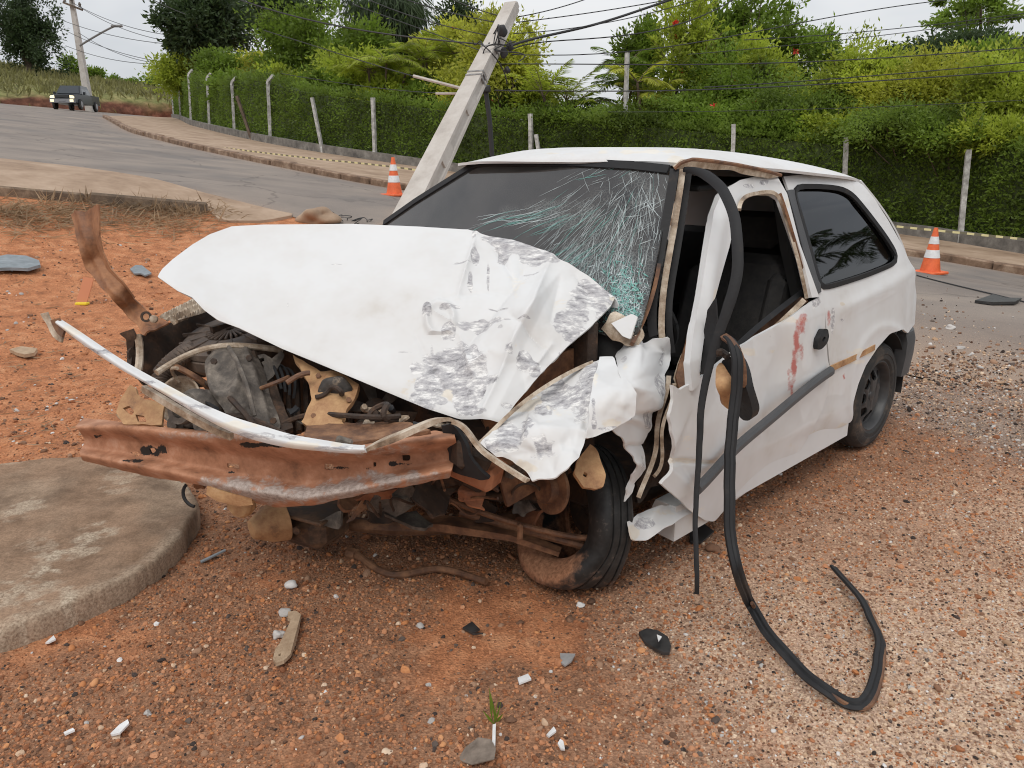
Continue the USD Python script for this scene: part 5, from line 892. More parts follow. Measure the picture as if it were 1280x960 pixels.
bb = obj('bumper_beam', bm_, beam_mat, car, color=wear(bpx, r=[(340, 620, 70, 14), (430, 612, 60, 12), (500, 598, 60, 10, .9), (300, 606, 50, 12, .8), (250, 545, 90, 6, .5), (460, 562, 60, 8, .6)], g=[(190, 563, 20, 7), (172, 576, 18, 3, .9), (330, 556, 50, 3.5, .9), (400, 556, 40, 4), (290, 590, 12, 4, .8), (500, 580, 30, 4, .7), (440, 585, 40, 3, .6), (120, 545, 10, 3, .7)], seed=71))
obj('beam_bracket', [box(A(572, 560, 2.28), (.05, .12, .10), rot([0, 0, 1], 30), .012), box(A(592, 572, 2.30), (.11, .05, .05), rot([0, 1, 0], 25), .01)], engine_dark, bb)
obj('tow_eye', [sweep(np.array([A(262, 610, 2.40), A(275, 618, 2.38), A(300, 624, 2.36), A(316, 622, 2.36)]), [(-.012, -.02), (.012, -.02), (.012, .02), (-.012, .02)])], rust_orange, bb)
# white strip of the grille panel, bent out over the beam
st = [(78, 400), (92, 409), (110, 421), (135, 438), (160, 454), (190, 471), (220, 487), (246, 501), (272, 513), (300, 524), (330, 533), (365, 543), (400, 549), (430, 554), (456, 556)]; sb = [(70, 405), (84, 416), (103, 430), (128, 447), (153, 463), (183, 480), (212, 497), (238, 513), (263, 527), (292, 541), (322, 551), (358, 559), (394, 563), (428, 566), (458, 566)]
sY = np.interp(np.arange(15), [0, 4, 9, 14], [2.66, 2.42, 2.22, 2.13]); r0 = np.array([A(*p, y + .03) for p, y in zip(st, sY)]); r1 = np.array([A(*p, y) for p, y in zip(sb, sY)]); mid = (r0 + r1) / 2 + [0, -.018, .006]
sg_ = refine([r0, mid, r1], 8, 120, 2, 3); sg_ = sg_ + crumple((8, 120), 50, .008, 4)[..., None] * unit([0, -1, .6]); sm = solid(sg_, .010); sp_ = pix(sm.vertices)
obj('grille_strip', sm, scraped_paint, car, color=wear(sp_, r=[(125, 440, 40, 5, .8), (185, 478, 20, 3, .8), (240, 508, 50, 5, .8), (330, 545, 60, 5, .8), (420, 560, 30, 3, .8)], g=[(200, 490, 70, 8, .8), (370, 556, 70, 7, .8), (90, 412, 24, 9, .9), (290, 532, 40, 6, .8)], seed=3))
strip_lo = np.array([A(px, py, y) for px, py, y in ((180, 486, 2.46), (215, 507, 2.38), (255, 530, 2.32), (290, 545, 2.28))]); obj('strip_backing', sweep(spline(strip_lo, 20), [(-.008, -.012), (.008, -.012), (.008, .012), (-.008, .012)]), cream_metal, car)
c2 = ctrl([(452, 566, 2.14), (470, 556, 2.15), (500, 544, 2.16), (530, 531, 2.17), (552, 524, 2.2), (566, 527, 2.22)]); q2 = np.array([A(*k) for k in c2])
obj('bent_front_lip', sweep(spline(q2, 30), [(-.022, -.004), (.022, -.012), (.022, .006), (-.022, .004)], [.3, .8, 1, .9, .7, .6] if 0 else np.interp(np.linspace(0, 1, 30), [0, .3, .7, 1], [.35, 1, .9, .5])), cream_metal, car)
c3 = ctrl([(566, 527, 2.22), (585, 540, 2.2), (600, 560, 2.18), (622, 577, 2.15), (645, 592, 2.12), (660, 601, 2.1)]); obj('bent_front_lip', sweep(spline(np.array([A(*k) for k in c3]), 30), [(-.012, -.003), (.012, -.010), (.012, .004), (-.012, .003)]), cream_metal, car)
for i, (poly, Y) in enumerate((([(50, 392), (58, 390), (66, 405), (78, 418), (76, 428), (66, 420), (60, 408)], 2.68), ([(62, 400), (72, 398), (80, 410), (76, 422), (69, 414)], 2.66))):
    m, _ = skin(poly, depth_of([(50, 390, Y + .03), (78, 425, Y - .04), (76, 400, Y), (60, 415, Y + .02)]), .008, 2, jag=1.2, seed=i); obj('torn_bracket', m, rust_brown if i else cream_metal, car)
# rusty wing rail standing up at the car's right front corner
up_o = [(89, 268), (97, 264), (108, 265), (113, 260), (117, 280), (123, 308), (134, 334), (150, 352), (168, 374), (190, 394), (211, 403), (196, 412), (180, 420), (172, 408), (156, 391), (143, 378), (129, 362), (116, 346), (108, 336), (101, 318), (95, 296)]
rail_rust = mottled('sunlit_tan_rust', [(.28, (.06, .026, .013)), (.45, (.21, .09, .04)), (.62, (.36, .17, .08)), (.8, (.46, .27, .15))], 9, (.5, .85), .35, 70)
um, _ = skin(up_o, depth_of([(89, 268, 3.10), (113, 260, 3.06), (105, 320, 3.03), (122, 308, 3.04), (150, 372, 2.93), (165, 370, 2.98), (180, 418, 2.85), (211, 403, 2.88), (115, 325, 3.06), (157, 380, 2.99)]), .006, 2.4, disp=lambda p: .012 * np.exp(-((p[:, 0] - np.interp(p[:, 1], [260, 310, 360, 410], [97, 112, 138, 186])) / 5) ** 2), jag=.8, seed=2); wr = obj('wing_rail', um, rail_rust, car)
fl_o = [(113, 262), (118, 257), (123, 256), (124, 275), (124, 295), (128, 314), (138, 336), (152, 351), (168, 373), (150, 353), (133, 336), (122, 310), (116, 284)]
fm2, _ = skin(fl_o, depth_of([(113, 262, 3.06), (123, 256, 3.0), (124, 295, 2.99), (152, 351, 2.94), (133, 336, 3.0), (168, 373, 2.96)]), .005, 2); obj('curled_flange', fm2, rail_rust, wr)
obj('rail_bolt', [lathe([(0, 0), (.014, 0), (.014, .012), (0, .014)], 10, A(193, 399, 2.86), (.1, -1, .3))], cream_metal, wr); obj('rail_hole', lathe([(.012, 0), (.02, 0), (.02, .006), (.012, .006), (.012, 0)], 14, A(183, 396, 2.875), (.1, -1, .3)), engine_dark, wr)
fs, _ = skin([(199, 393), (225, 381), (249, 372), (262, 371), (268, 383), (250, 391), (222, 403)], depth_of([(199, 393, 2.95), (249, 372, 3.15), (268, 383, 3.1), (222, 403, 2.92)]), .01, 2.4, disp=lambda p: .010 * np.sin((p[:, 1] + p[:, 0] * .5) * .75)); obj('wing_flute', fs, cream_metal, car)
ip, _ = skin([(177, 420), (212, 403), (240, 395), (270, 386), (310, 400), (300, 440), (260, 470), (215, 478), (180, 482), (164, 462), (160, 440)], depth_of([(177, 420, 2.9), (270, 386, 3.2), (300, 440, 3.15), (180, 482, 2.85), (240, 430, 3.05)]), .01, 4, disp=creases(np.array([(160, 386), (310, 482)], float), 18, .02, 3)); obj('inner_panel', ip, engine_dark, car)
obj('inner_panel_flange', tube([A(172, 418, 2.86), A(175, 440, 2.84), A(172, 466, 2.80)], .014, 6, 8), cream_metal, car)
lm, _ = skin([(149, 417), (166, 411), (170, 420), (166, 440), (162, 462), (157, 462), (160, 440), (158, 424)], depth_of([(149, 417, 2.85), (170, 420, 2.84), (160, 462, 2.8), (166, 440, 2.86)]), .008, 2.2, jag=1); obj('torn_lamp_edge', lm, engine_dark, car)
# air filter with ribs
af_c, af_ax = A(292, 424, 2.98), unit([-.12, -.22, 1]); T_ = trimesh.geometry.align_vectors([0, 0, 1], af_ax); pl = lambda m: (m.apply_transform(T_), m.apply_translation(af_c), m)[2]
filt_m = mottled('filter_black_plastic', [(.3, (.04, .029, .023)), (.52, (.10, .072, .055)), (.7, (.20, .14, .10))], 14, (.45, .8), .2, 100)
af = obj('air_filter', pl(lathe([(0, .028), (.075, .022), (.085, .036), (.10, .042), (.165, .036), (.185, .022), (.188, .0), (.182, -.004), (.19, -.01), (.19, -.045), (.17, -.07), (0, -.07)], 56)), filt_m, car)
for k in range(26):
    a = 2 * math.pi * k / 26; R_ = rot([0, 0, 1], math.degrees(a)); m = box((.052, 0, .036), (.075, .009, .02), None, .003); m.vertices = m.vertices @ R_.T; obj('rib', pl(m), filt_m, af)
    if k % 2 == 0: m = box((.140, 0, .037), (.10, .006, .014), None, .002); m.vertices = m.vertices @ R_.T; obj('rim_rib', pl(m), filt_m, af)
obj('filter_snorkel', tube([A(240, 436, 2.9), A(218, 450, 2.84), A(200, 468, 2.80)], [.035, .032, .03], 10, 10), filt_m, af)
obj('vacuum_hose', tube([A(196, 466, 2.62), A(220, 451, 2.68), A(250, 438, 2.72), A(285, 432, 2.74), (A(325, 434, 2.76)), A(352, 438, 2.8)], .011, 8, 30), cream_metal, car)
# engine block and covers
obj('engine_block', [box(W(2.23, -.12, .55), (.34, .62, .46), RC @ rot([0, 0, 1], 8), .04), box(W(2.20, -.1, .80), (.26, .5, .12), RC @ rot([0, 0, 1], 8), .03), box(W(2.25, .32, .55), (.3, .3, .3), RC, .05)], engine_dark, car)
ec1 = [(258, 446), (272, 436), (300, 434), (318, 440), (330, 462), (340, 500), (352, 530), (346, 542), (318, 540), (290, 534), (278, 510), (262, 485), (255, 462)]
em, _ = skin(rounded(ec1), depth_of([(258, 446, 2.70), (318, 440, 2.74), (352, 530, 2.50), (290, 534, 2.46), (262, 485, 2.58), (335, 490, 2.62), (300, 485, 2.54)]), .05, 3, disp=lambda p: .014 * np.exp(-((np.hypot((p[:, 0] - 280) / 17, (p[:, 1] - 470) / 26) - 1) / .22) ** 2) + .012 * np.exp(-((p[:, 0] - 318 - (p[:, 1] - 470) * .3) / 4) ** 2) + .01 * np.exp(-((np.hypot((p[:, 0] - 300) / 12, (p[:, 1] - 520) / 12) - 1) / .25) ** 2), jag=1)
tc = obj('timing_cover', em, engine_grey, car)
obj('cover_rib', tube([A(286, 434, 2.68), A(304, 470, 2.55), A(318, 520, 2.46)], .008, 6, 14), engine_grey, tc); [obj('cover_bolt', lathe([(0, 0), (.011, 0), (.011, .012), (0, .012)], 6, A(px, py, Y), (.1, -1, .4)), engine_dark, tc) for px, py, Y in ((268, 452, 2.62), (312, 448, 2.68), (342, 526, 2.48), (284, 520, 2.47))]
obj('side_plate', skin([(318, 438), (332, 446), (346, 480), (356, 510), (366, 535), (352, 540), (340, 505), (328, 470)], depth_of([(318, 438, 2.72), (366, 535, 2.5), (352, 540, 2.48), (332, 446, 2.76)]), .02, 3, jag=1.4)[0], engine_dark, car)
obj('lifting_hook', skin([(322, 444), (330, 442), (340, 448), (352, 438), (356, 444), (342, 470), (332, 478), (326, 474), (330, 458)], depth_of([(322, 444, 2.72), (352, 438, 2.76), (332, 478, 2.66)]), .012, 2.2, [[(324.5, 448), (330, 446.5), (331, 451), (326, 452.5)]])[0], engine_grey, car)
obj('alternator', [lathe([(0, -.06), (.05, -.06), (.068, -.045), (.07, .03), (.055, .06), (.02, .065), (0, .065)], 28, A(250, 512, 2.55), (-.5, -1, .35)), lathe([(.03, .065), (.05, .065), (.05, .09), (.03, .09), (.03, .065)], 24, A(250, 512, 2.55), (-.5, -1, .35))], engine_grey, car)
for i, (px, py, Y, r, ax) in enumerate(((232, 508, 2.60, .045, (-.3, -1, .2)), (262, 528, 2.46, .05, (.2, -1, .5)), (222, 530, 2.5, .03, (-.2, -1, .1)))): obj('pulley', lathe([(0, -.012), (r, -.014), (r * .85, 0), (r, .014), (r * .5, .016), (r * .4, .026), (0, .028)], 26, A(px, py, Y), ax), engine_grey, car)
obj('headlamp_bowl', lathe([(.01, -.05), (.05, -.04), (.08, -.005), (.085, .01), (.078, .01), (.045, -.03), (.01, -.04)], 26, A(226, 500, 2.66), (-.25, -1, .45)), cream_metal, car)
# orange dusty bracket with windows, seen left of the engine
br = [(163, 481), (170, 485), (171, 492), (182, 500), (198, 503), (207, 501), (204, 515), (202, 531), (154, 530), (145, 515), (150, 500)]
obj('lamp_bracket', skin(br, depth_of([(163, 481, 2.62), (207, 501, 2.58), (202, 531, 2.50), (145, 515, 2.56)]), .014, 2.2, [[(154, 510), (162, 507), (168, 514), (165, 520)], [(169, 517), (182, 521), (186, 531), (172, 529)]] if 0 else [[(154, 510), (162, 507), (168, 514), (165, 520)], [(169, 518), (180, 520), (184, 528), (172, 527)]], disp=lambda p: .012 * np.exp(-((p[:, 0] - 186) ** 2 + (p[:, 1] - 508) ** 2) / 90), jag=.8)[0], rust_orange, car)
# strut tower and right-hand inner wing metal
sto = [(366, 444), (382, 452), (400, 463), (425, 466), (442, 476), (450, 482), (444, 500), (434, 514), (428, 530), (440, 542), (410, 546), (376, 528), (384, 512), (390, 500), (386, 478), (376, 462)]
sto_f = depth_of([(366, 444, 2.68), (425, 466, 2.62), (450, 482, 2.58), (428, 530, 2.42), (376, 528, 2.45), (386, 478, 2.58), (410, 505, 2.50)])
so = obj('strut_tower', skin(sto, sto_f, .02, 2.8, disp=creases(np.array(sto, float), 18, .012, 6), jag=1.2)[0], rust_orange, car); obj('rubber_mount', trimesh.Trimesh(rock(.058, 7, (1, .55, .85), 3, .25).vertices + A(418, 487, 2.555), rock(.058, 7, (1, .55, .85), 3, .25).faces, process=False), mottled('scuffed_black_mount', [(.35, (.012, .011, .010)), (.55, (.05, .04, .032)), (.68, (.30, .22, .15)), (.72, (.6, .56, .5))], 16, (.4, .8), .3, 60), so)
for px, py, Y in ((376, 470, 2.60), (392, 520, 2.46), (436, 500, 2.5), (405, 538, 2.40), (398, 470, 2.60)): obj('bolt', lathe([(0, 0), (.009, 0), (.009, .009), (0, .01)], 6, A(px, py, Y), (.2, -1, .5)), rust_brown, so)
obj('radiator_support', skin([(384, 530), (420, 528), (470, 528), (510, 530), (540, 540), (500, 545), (455, 548), (410, 552), (380, 546)], depth_of([(384, 530, 2.40), (540, 540, 2.28), (455, 548, 2.25), (455, 530, 2.40)]), .014, 3, disp=creases(np.array([(380, 528), (540, 552)], float), 14, .012, 9), jag=1)[0], rust_brown, car)
for k in range(16):                                  # corrugated radiator remains in the dark of the bay
    x = 338 + k * 11; y0 = np.interp(x, [338, 380, 440, 520], [452, 470, 484, 512]); obj('radiator_tube', tube([A(x, y0 + 6, 2.86), A(x + 3, 540, 2.62)], .011, 6), engine_dark, car)
for i, pts in enumerate((((196, 500, 2.7), (240, 478, 2.75), (290, 500, 2.5), (330, 545, 2.42)), ((345, 536, 2.5), (380, 520, 2.52), (440, 520, 2.4), (500, 520, 2.4)), ((262, 530, 2.44), (300, 520, 2.46), (350, 540, 2.4), (372, 548, 2.38)), ((170, 470, 2.7), (200, 488, 2.68), (225, 520, 2.6), (240, 545, 2.5)))): obj('wiring_loom', tube([A(*p) for p in pts], .009, 6, 24), engine_dark, car)
obj('plug_clip', box(A(430, 553, 2.2), (.05, .02, .03), rot([0, 1, 0], 20), .006), engine_grey, car)
obj('right_inner_wing', [sweep(np.array([W(1.95, -.62, .68), W(2.35, -.63, .66), W(2.72, -.62, .62)]), [(-.01, -.28), (.01, -.28), (.01, .26), (-.01, .26)], up=[0, 0, 1])], engine_dark, car)
obj('left_inner_wing', [sweep(np.array([W(1.9, .50, .66), W(2.2, .50, .64), W(2.34, .46, .60)]), [(-.01, -.26), (.01, -.26), (.01, .20), (-.01, .20)], up=[0, 0, 1])], rust_brown, car)
obj('slam_panel', sweep(np.array([A(340, 462, 3.0), A(420, 492, 2.86), (A(520, 520, 2.66)), A(590, 540, 2.5)]), [(-.01, -.12), (.01, -.12), (.01, .10), (-.01, .10)], up=[0, 0, 1]), engine_dark, car)
brg = np.random.default_rng(401); bay_m = (engine_dark, engine_grey, rubber, rust_brown, cream_metal)
for i in range(26):                                   # hoses, pipes and cables of the bay, broken and hanging
    x = brg.uniform(190, 560); y = np.interp(x, [190, 260, 340, 440, 560], [470, 470, 490, 520, 535]) + brg.uniform(-14, 26); Y0 = np.interp(x, [190, 330, 560], [2.72, 2.58, 2.36]) + brg.uniform(-.03, .10); n = brg.integers(3, 6)
    px_ = x + np.cumsum(brg.uniform(-8, 26, n)); py_2 = y + np.cumsum(brg.uniform(-12, 14, n)); py_2 = np.maximum(py_2, np.interp(px_, [190, 240, 299, 352, 440, 533, 626], [455, 420, 425, 452, 488, 526, 545]))
    obj('hose', tube([A(a, min(b, 552), Y0 + brg.uniform(-.05, .05)) for a, b in zip(px_, py_2)], brg.uniform(.004, .011), 7, 18), bay_m[i % 5], car)
for i in range(16):
    x = brg.uniform(175, 540); y = np.interp(x, [175, 260, 340, 440, 560], [495, 500, 520, 535, 545]) + brg.uniform(-16, 10); Y0 = np.interp(x, [175, 330, 540], [2.66, 2.5, 2.32]) + brg.uniform(0, .08); a = np.sort(brg.uniform(0, 2 * math.pi, 7)); r = brg.uniform(5, 14, 7)
    po = np.stack([x + r * np.cos(a), y + r * .7 * np.sin(a)], 1); po[:, 1] = np.minimum(po[:, 1], 552)
    if sg.Polygon(po).buffer(0).area < 50: continue
    m, _ = skin(po, depth_of([(x - 10, y, Y0), (x + 10, y, Y0 + brg.normal() * .04), (x, y - 8, Y0 + .04), (x, y + 8, Y0 - .02)]), .008, 2.5, disp=creases(po, 6, .012, i), jag=.8, seed=i); obj('bay_bracket', m, bay_m[(i * 2 + 1) % 5], car, smooth=20)
hl = np.linspace(0, 12 * math.pi, 150); cs0, cs1 = A(706, 590, 2.74), A(712, 500, 2.80); cax = unit(cs1 - cs0); ca = unit(np.cross(cax, [1, 0, 0])); cb = np.cross(cax, ca)
obj('coil_spring', tube(cs0 + np.outer(hl / hl[-1], cs1 - cs0) + .062 * (np.outer(np.cos(hl), ca) + np.outer(np.sin(hl), cb)), .007, 6), rust_brown, car)
ch_ = spline(np.array([A(236, 440, 2.86), A(216, 452, 2.80), A(202, 470, 2.76), A(206, 492, 2.72)]), 60); obj('corrugated_hose', sweep(ch_, circ(.03, 12), 1 + .12 * np.sin(np.arange(60) * 1.57)), filt_m, car)
b0_, b1_ = A(232, 508, 2.585), A(262, 528, 2.445); bd_ = unit(b1_ - b0_); bn_ = unit(np.cross(bd_, [-.1, -1, .4])); obj('drive_belt', sweep(np.array([b0_ + bn_ * .047, b1_ + bn_ * .052, b1_ + bd_ * .05, b1_ - bn_ * .052, b0_ - bn_ * .047, b0_ - bd_ * .047, b0_ + bn_ * .047]), [(-.009, -.003), (.009, -.003), (.009, .003), (-.009, .003)]), rubber, car)
for k in range(4): obj('spark_lead', tube([A(336 + k * 5, 448 + k * 4, 2.8), A(344 + k * 8, 462 + k * 3, 2.70), A(352 + k * 5, 486 + k * 4, 2.66)], .0055, 6, 14), rubber, car)
fanc = A(470, 514, 2.62); fax = unit([.3, -1, .35]); TF = trimesh.geometry.align_vectors([0, 0, 1], fax); fan = obj('fan_hub', lathe([(0, -.02), (.045, -.02), (.045, .02), (0, .025)], 20, fanc, fax), engine_dark, car)
for k in range(6):
    bl_ = plate([(.04, -.02), (.13, -.038), (.14, .028), (.04, .012)], .003); bl_.apply_transform(trimesh.transformations.rotation_matrix(.45, [1, 0, 0])); bl_.apply_transform(trimesh.transformations.rotation_matrix(k * math.pi / 3, [0, 0, 1])); bl_.apply_transform(TF); bl_.apply_translation(fanc); obj('fan_blade', bl_, engine_grey, fan)
obj('oil_filter', lathe([(0, -.05), (.034, -.05), (.038, -.045), (.038, .04), (.032, .05), (0, .05)], 20, A(470, 622, 2.62), (.3, -1, -.2)), engine_grey, car)
# ---- under the beam: sump, disc plate, arms, torn pieces
su = np.array([A(322, 650, 2.75), A(345, 655, 2.75), A(375, 660, 2.78), (A(405, 655, 2.82)), A(440, 640, 2.9)])
obj('oil_sump', [box(A(392, 652, 2.84), (.24, .22, .15), rot([0, 0, 1], -28), .045), box(A(392, 630, 2.84), (.30, .27, .014), rot([0, 0, 1], -28), .005), lathe([(0, 0), (.016, 0), (.016, .012), (0, .012)], 6, A(372, 662, 2.70), (-.3, -1, 0))], mottled('greasy_sump', [(.38, (.012, .010, .009)), (.5, (.06, .035, .022)), (.62, (.22, .12, .065))], 4, (.35, .8), .2, 40), car)
obj('sump_end', lathe([(0, -.10), (.035, -.095), (.07, -.03), (.082, .03), (.07, .035), (0, .03)], 28, A(345, 652, 2.74), (.8, .6, .05)), rust_orange, car)
obj('crank_pulley', lathe([(0, -.015), (.05, -.02), (.058, -.005), (.05, .004), (.058, .012), (.052, .022), (.02, .024), (0, .026)], 32, A(302, 626, 2.56), (-.55, -1, .1)), rust_orange, car)
obj('exhaust_pipe', tube([A(440, 655, 2.9), A(520, 660, 2.85), A(600, 655, 2.9), A(690, 640, 3.1)], .03, 10, 16), rust_brown, car)
obj('control_arm', [sweep(np.array([A(505, 652, 2.72), A(560, 655, 2.66), A(640, 668, 2.60), A(700, 690, 2.56)]), [(-.03, -.012), (.03, -.012), (.03, .012), (-.03, .012)], [1, 1.3, 1, .7]), tube([A(575, 640, 2.66), A(640, 658, 2.62), A(730, 682, 2.55)], .016, 8, 12)], rust_brown, car)
obj('tie_rod', [tube([A(540, 612, 2.6), A(600, 640, 2.58), A(700, 668, 2.54), A(742, 672, 2.5)], .011, 8, 14), box(A(650, 664, 2.54), (.02, .03, .06), None, .006)], rust_brown, car)
obj('brake_disc', [lathe([(.03, -.006), (.085, -.006), (.085, .008), (.05, .012), (.045, .04), (0, .04), (0, .03), (.03, .03), (.03, -.006)], 36, A(690, 612, 2.55), (-.75, -.55, .2))], rust_brown, car)
obj('drive_shaft', tube([A(560, 606, 2.75), A(640, 622, 2.66), A(690, 612, 2.58)], [.02, .018, .035], 12, 12), engine_dark, car)
obj('wing_bracket', skin([(737, 556), (745, 560), (757, 594), (754, 608), (745, 612), (730, 610), (717, 590), (722, 575)], depth_of([(737, 556, 2.36), (757, 594, 2.28), (717, 590, 2.26), (745, 612, 2.24)]), .012, 2.2, [[(731, 590), (735, 592), (733, 597), (729, 595)]], jag=1)[0], rust_orange, car)
obj('torn_mudguard', skin([(552, 532), (566, 528), (578, 545), (588, 568), (600, 588), (612, 600), (600, 602), (580, 594), (566, 590), (560, 570)], depth_of([(552, 532, 2.28), (612, 600, 2.2), (580, 594, 2.24), (590, 568, 2.2)]), .012, 2.6, disp=creases(np.array([(552, 528), (612, 602)], float), 10, .02, 4), jag=1.2)[0], rubber, car)
obj('frame_rail', [box(A(588, 584, 2.38), (.20, .10, .08), rot([0, 0, 1], -25) @ rot([0, 1, 0], 14), .015)], rust_beam, car)
frg = np.random.default_rng(91)
heap = [(440, 640, 2.6, 34, 20), (500, 625, 2.55, 40, 24), (545, 620, 2.5, 34, 26), (590, 615, 2.5, 36, 26), (630, 600, 2.52, 26, 24), (520, 650, 2.62, 40, 14), (600, 640, 2.6, 40, 18), (470, 618, 2.5, 26, 16), (430, 625, 2.5, 20, 14), (650, 630, 2.62, 24, 20), (560, 600, 2.45, 22, 16), (610, 575, 2.42, 26, 16), (580, 550, 2.44, 20, 12), (640, 590, 2.45, 18, 10), (480, 645, 2.7, 34, 14), (660, 645, 2.66, 26, 14), (250, 606, 2.5, 18, 6), (420, 650, 2.66, 18, 12)]
for i, (px, py, Y, rx, ry) in enumerate(heap):
    a = np.sort(frg.uniform(0, 2 * math.pi, 8)); r = frg.uniform(.55, 1.1, 8); po = np.stack([px + rx * r * np.cos(a), py + ry * r * np.sin(a)], 1)
    if sg.Polygon(po).buffer(0).area < 40: continue
    t = frg.normal(size=3) * .05; m, _ = skin(po, depth_of([(px - rx, py, Y + t[0]), (px + rx, py, Y + t[1]), (px, py - ry, Y + .06), (px, py + ry, Y + t[2])]), .012, 3, disp=creases(po, 8, .022, i), jag=1.5, seed=i); obj('torn_metal', m, (rust_brown, engine_grey, engine_dark, rust_beam)[i % 4], car, smooth=20)
for i in range(10): p0 = np.array([frg.uniform(430, 650), frg.uniform(600, 650)]); obj('dangling_wire', tube([A(*(p0 + [k * frg.uniform(4, 14), frg.uniform(-6, 14)]), 2.5 + frg.uniform(-.05, .05)) for k in range(4)], .005, 5, 12), engine_dark if i % 2 else rust_brown, car)
obj('dangling_wire', tube([A(233, 606, 2.5), A(229, 618, 2.49), A(234, 628, 2.48), A(243, 633, 2.47)], .006, 5, 12), rubber, car)
# ---- torn front tyre, off its rim
tc_ = A(722, 643, 2.67); tax = unit([-.88, -.42, .24]); prof = [(.155, -.055), (.175, -.078), (.215, -.086), (.245, -.08), (.262, -.06), (.266, -.044), (.2655, -.040), (.260, -.039), (.260, -.034), (.2655, -.032), (.267, -.008), (.261, -.006), (.261, -.002), (.267, 0), (.266, .026), (.260, .028), (.260, .032), (.2655, .034), (.266, .044), (.262, .06), (.245, .08), (.215, .086), (.175, .078), (.155, .055), (.165, .05), (.185, .066), (.215, .072), (.238, .066), (.25, .05), (.252, 0), (.25, -.05), (.238, -.066), (.215, -.072), (.185, -.066), (.165, -.05), (.155, -.055)]
prof = [(r_, z_ * .86) for r_, z_ in prof]; tm = lathe(prof, 96); tv = np.array(tm.vertices); T3 = trimesh.geometry.align_vectors([0, 0, 1], tax)[:3, :3]; tw = tv @ T3.T
low_ = smoothstep(.0, -.24, tw[:, 2]); axc = tv[:, 2]                      # the lower part is squashed and its near lip splayed outwards
tw = tw + low_[:, None] * (tax * np.clip(axc, -.03, .1)[:, None] * 1.05); tw[:, 2] = np.where(tw[:, 2] < -.20, -.20 + (tw[:, 2] + .20) * .5, tw[:, 2])
tw = tw + (noise(tw * 9, 3) - .5)[:, None] * .018 * unit([-1, -1, .3]); tw[:, 2] += -tw[:, 2].min() - tc_[2] + .0
tm = trimesh.Trimesh(tw + tc_, tm.faces, process=False); ta_ = tv[:, 2]; inn_ = np.hypot(tv[:, 0], tv[:, 1]); dustw = np.clip(smoothstep(.02, -.18, (tv @ T3.T)[:, 2]) * smoothstep(.258, .225, inn_) * .9 + .12 + .2 * smoothstep(.0, -.24, (tv @ T3.T)[:, 2]), 0, 1)
tyre_mat = mat('mud_caked_tyre', {'g': ('geometry', {}), 'at': ('attribute', {'attribute': 'wear'}), 'sep': ('separate_color', {}), 'n': ('noise_texture', {'scale': 16, 'detail': 9, 'roughness': .7}), 'n2': ('noise_texture', {'scale': 70, 'detail': 6, 'roughness': .7}), 'r': ('rgb_ramp', {'ramp': [(.35, (.010, .010, .010)), (.55, (.026, .025, .024)), (.66, (.12, .10, .085))]}), 'du': ('rgb_ramp', {'ramp': [(.3, (.16, .07, .035)), (.6, (.36, .18, .10)), (.75, (.46, .27, .17))]}),
    'a1': ('math', {'math_type': 'multiply_add', 'value2': 1.6, 'value3': -.8}), 's1': ('math', {'math_type': 'add'}), 't1': ('map_range', {'from_min': .3, 'from_max': .75, 'clamp': True}), 'm1': ('mix_color', {}), 'b': ('bump', {'strength': .4, 'distance': .004}), 'ro': ('map_range', {'to_min': .55, 'to_max': .95}), 'p': ('principled_bsdf', {'specular_ior_level': .35})},
    [('g.position', 'n.vector'), ('g.position', 'n2.vector'), ('at.color', 'sep.color'), ('n.fac', 'r.fac'), ('n2.fac', 'du.fac'), ('n.fac', 'a1.value1'), ('sep.r', 's1.value1'), ('a1.value', 's1.value2'), ('s1.value', 't1.value'), ('t1.result', 'm1.fac'), ('r.color', 'm1.a'), ('du.color', 'm1.b'), ('m1.result', 'p.base_color'), ('t1.result', 'ro.value'), ('ro.result', 'p.roughness'), ('n2.fac', 'b.height'), ('b.normal', 'p.normal')], 'p.BSDF')
obj('torn_front_tyre', tm, tyre_mat, car, color=np.column_stack([dustw, 0 * dustw, 0 * dustw]))
obj('bent_wheel_hub', lathe([(.0, -.02), (.07, -.02), (.12, .0), (.125, .03), (.11, .03), (.06, .015), (.03, .05), (0, .05)], 30, tc_ + np.array([.07, .08, .02]), tax), engine_dark, car)
obj('damper_strut', [tube([A(700, 600, 2.68), A(705, 540, 2.72), A(708, 500, 2.74)], .028, 10), tube([A(702, 575, 2.68), A(708, 520, 2.74)], .045, 12)], engine_dark, car)
# ---- mirror, hanging from its stalk on the door
mq0 = A(918, 480, 2.42); 
msh, _ = skin(rounded([(900, 452), (912, 446), (922, 447), (932, 465), (941, 492), (943, 516), (938, 526), (928, 525), (918, 505), (908, 482)], 2), depth_of([(900, 452, 2.46), (922, 447, 2.40), (943, 516, 2.38), (920, 500, 2.46), (930, 485, 2.385)]), .03, 2.4, disp=lambda p: .02 * np.exp(-((p[:, 0] - 925) ** 2 + (p[:, 1] - 488) ** 2) / 700)); mi = obj('door_mirror', msh, rubber, car)
mb, _ = skin(rounded([(894, 462), (900, 452), (906, 458), (914, 480), (917, 500), (912, 513), (905, 508), (897, 488)], 2), depth_of([(894, 462, 2.42), (906, 456, 2.44), (915, 500, 2.42), (898, 488, 2.36), (906, 480, 2.35)]), .02, 2.2, disp=lambda p: .015 * np.exp(-((p[:, 0] - 905) ** 2 + (p[:, 1] - 482) ** 2) / 300)); obj('broken_back', mb, rust_orange, mi)
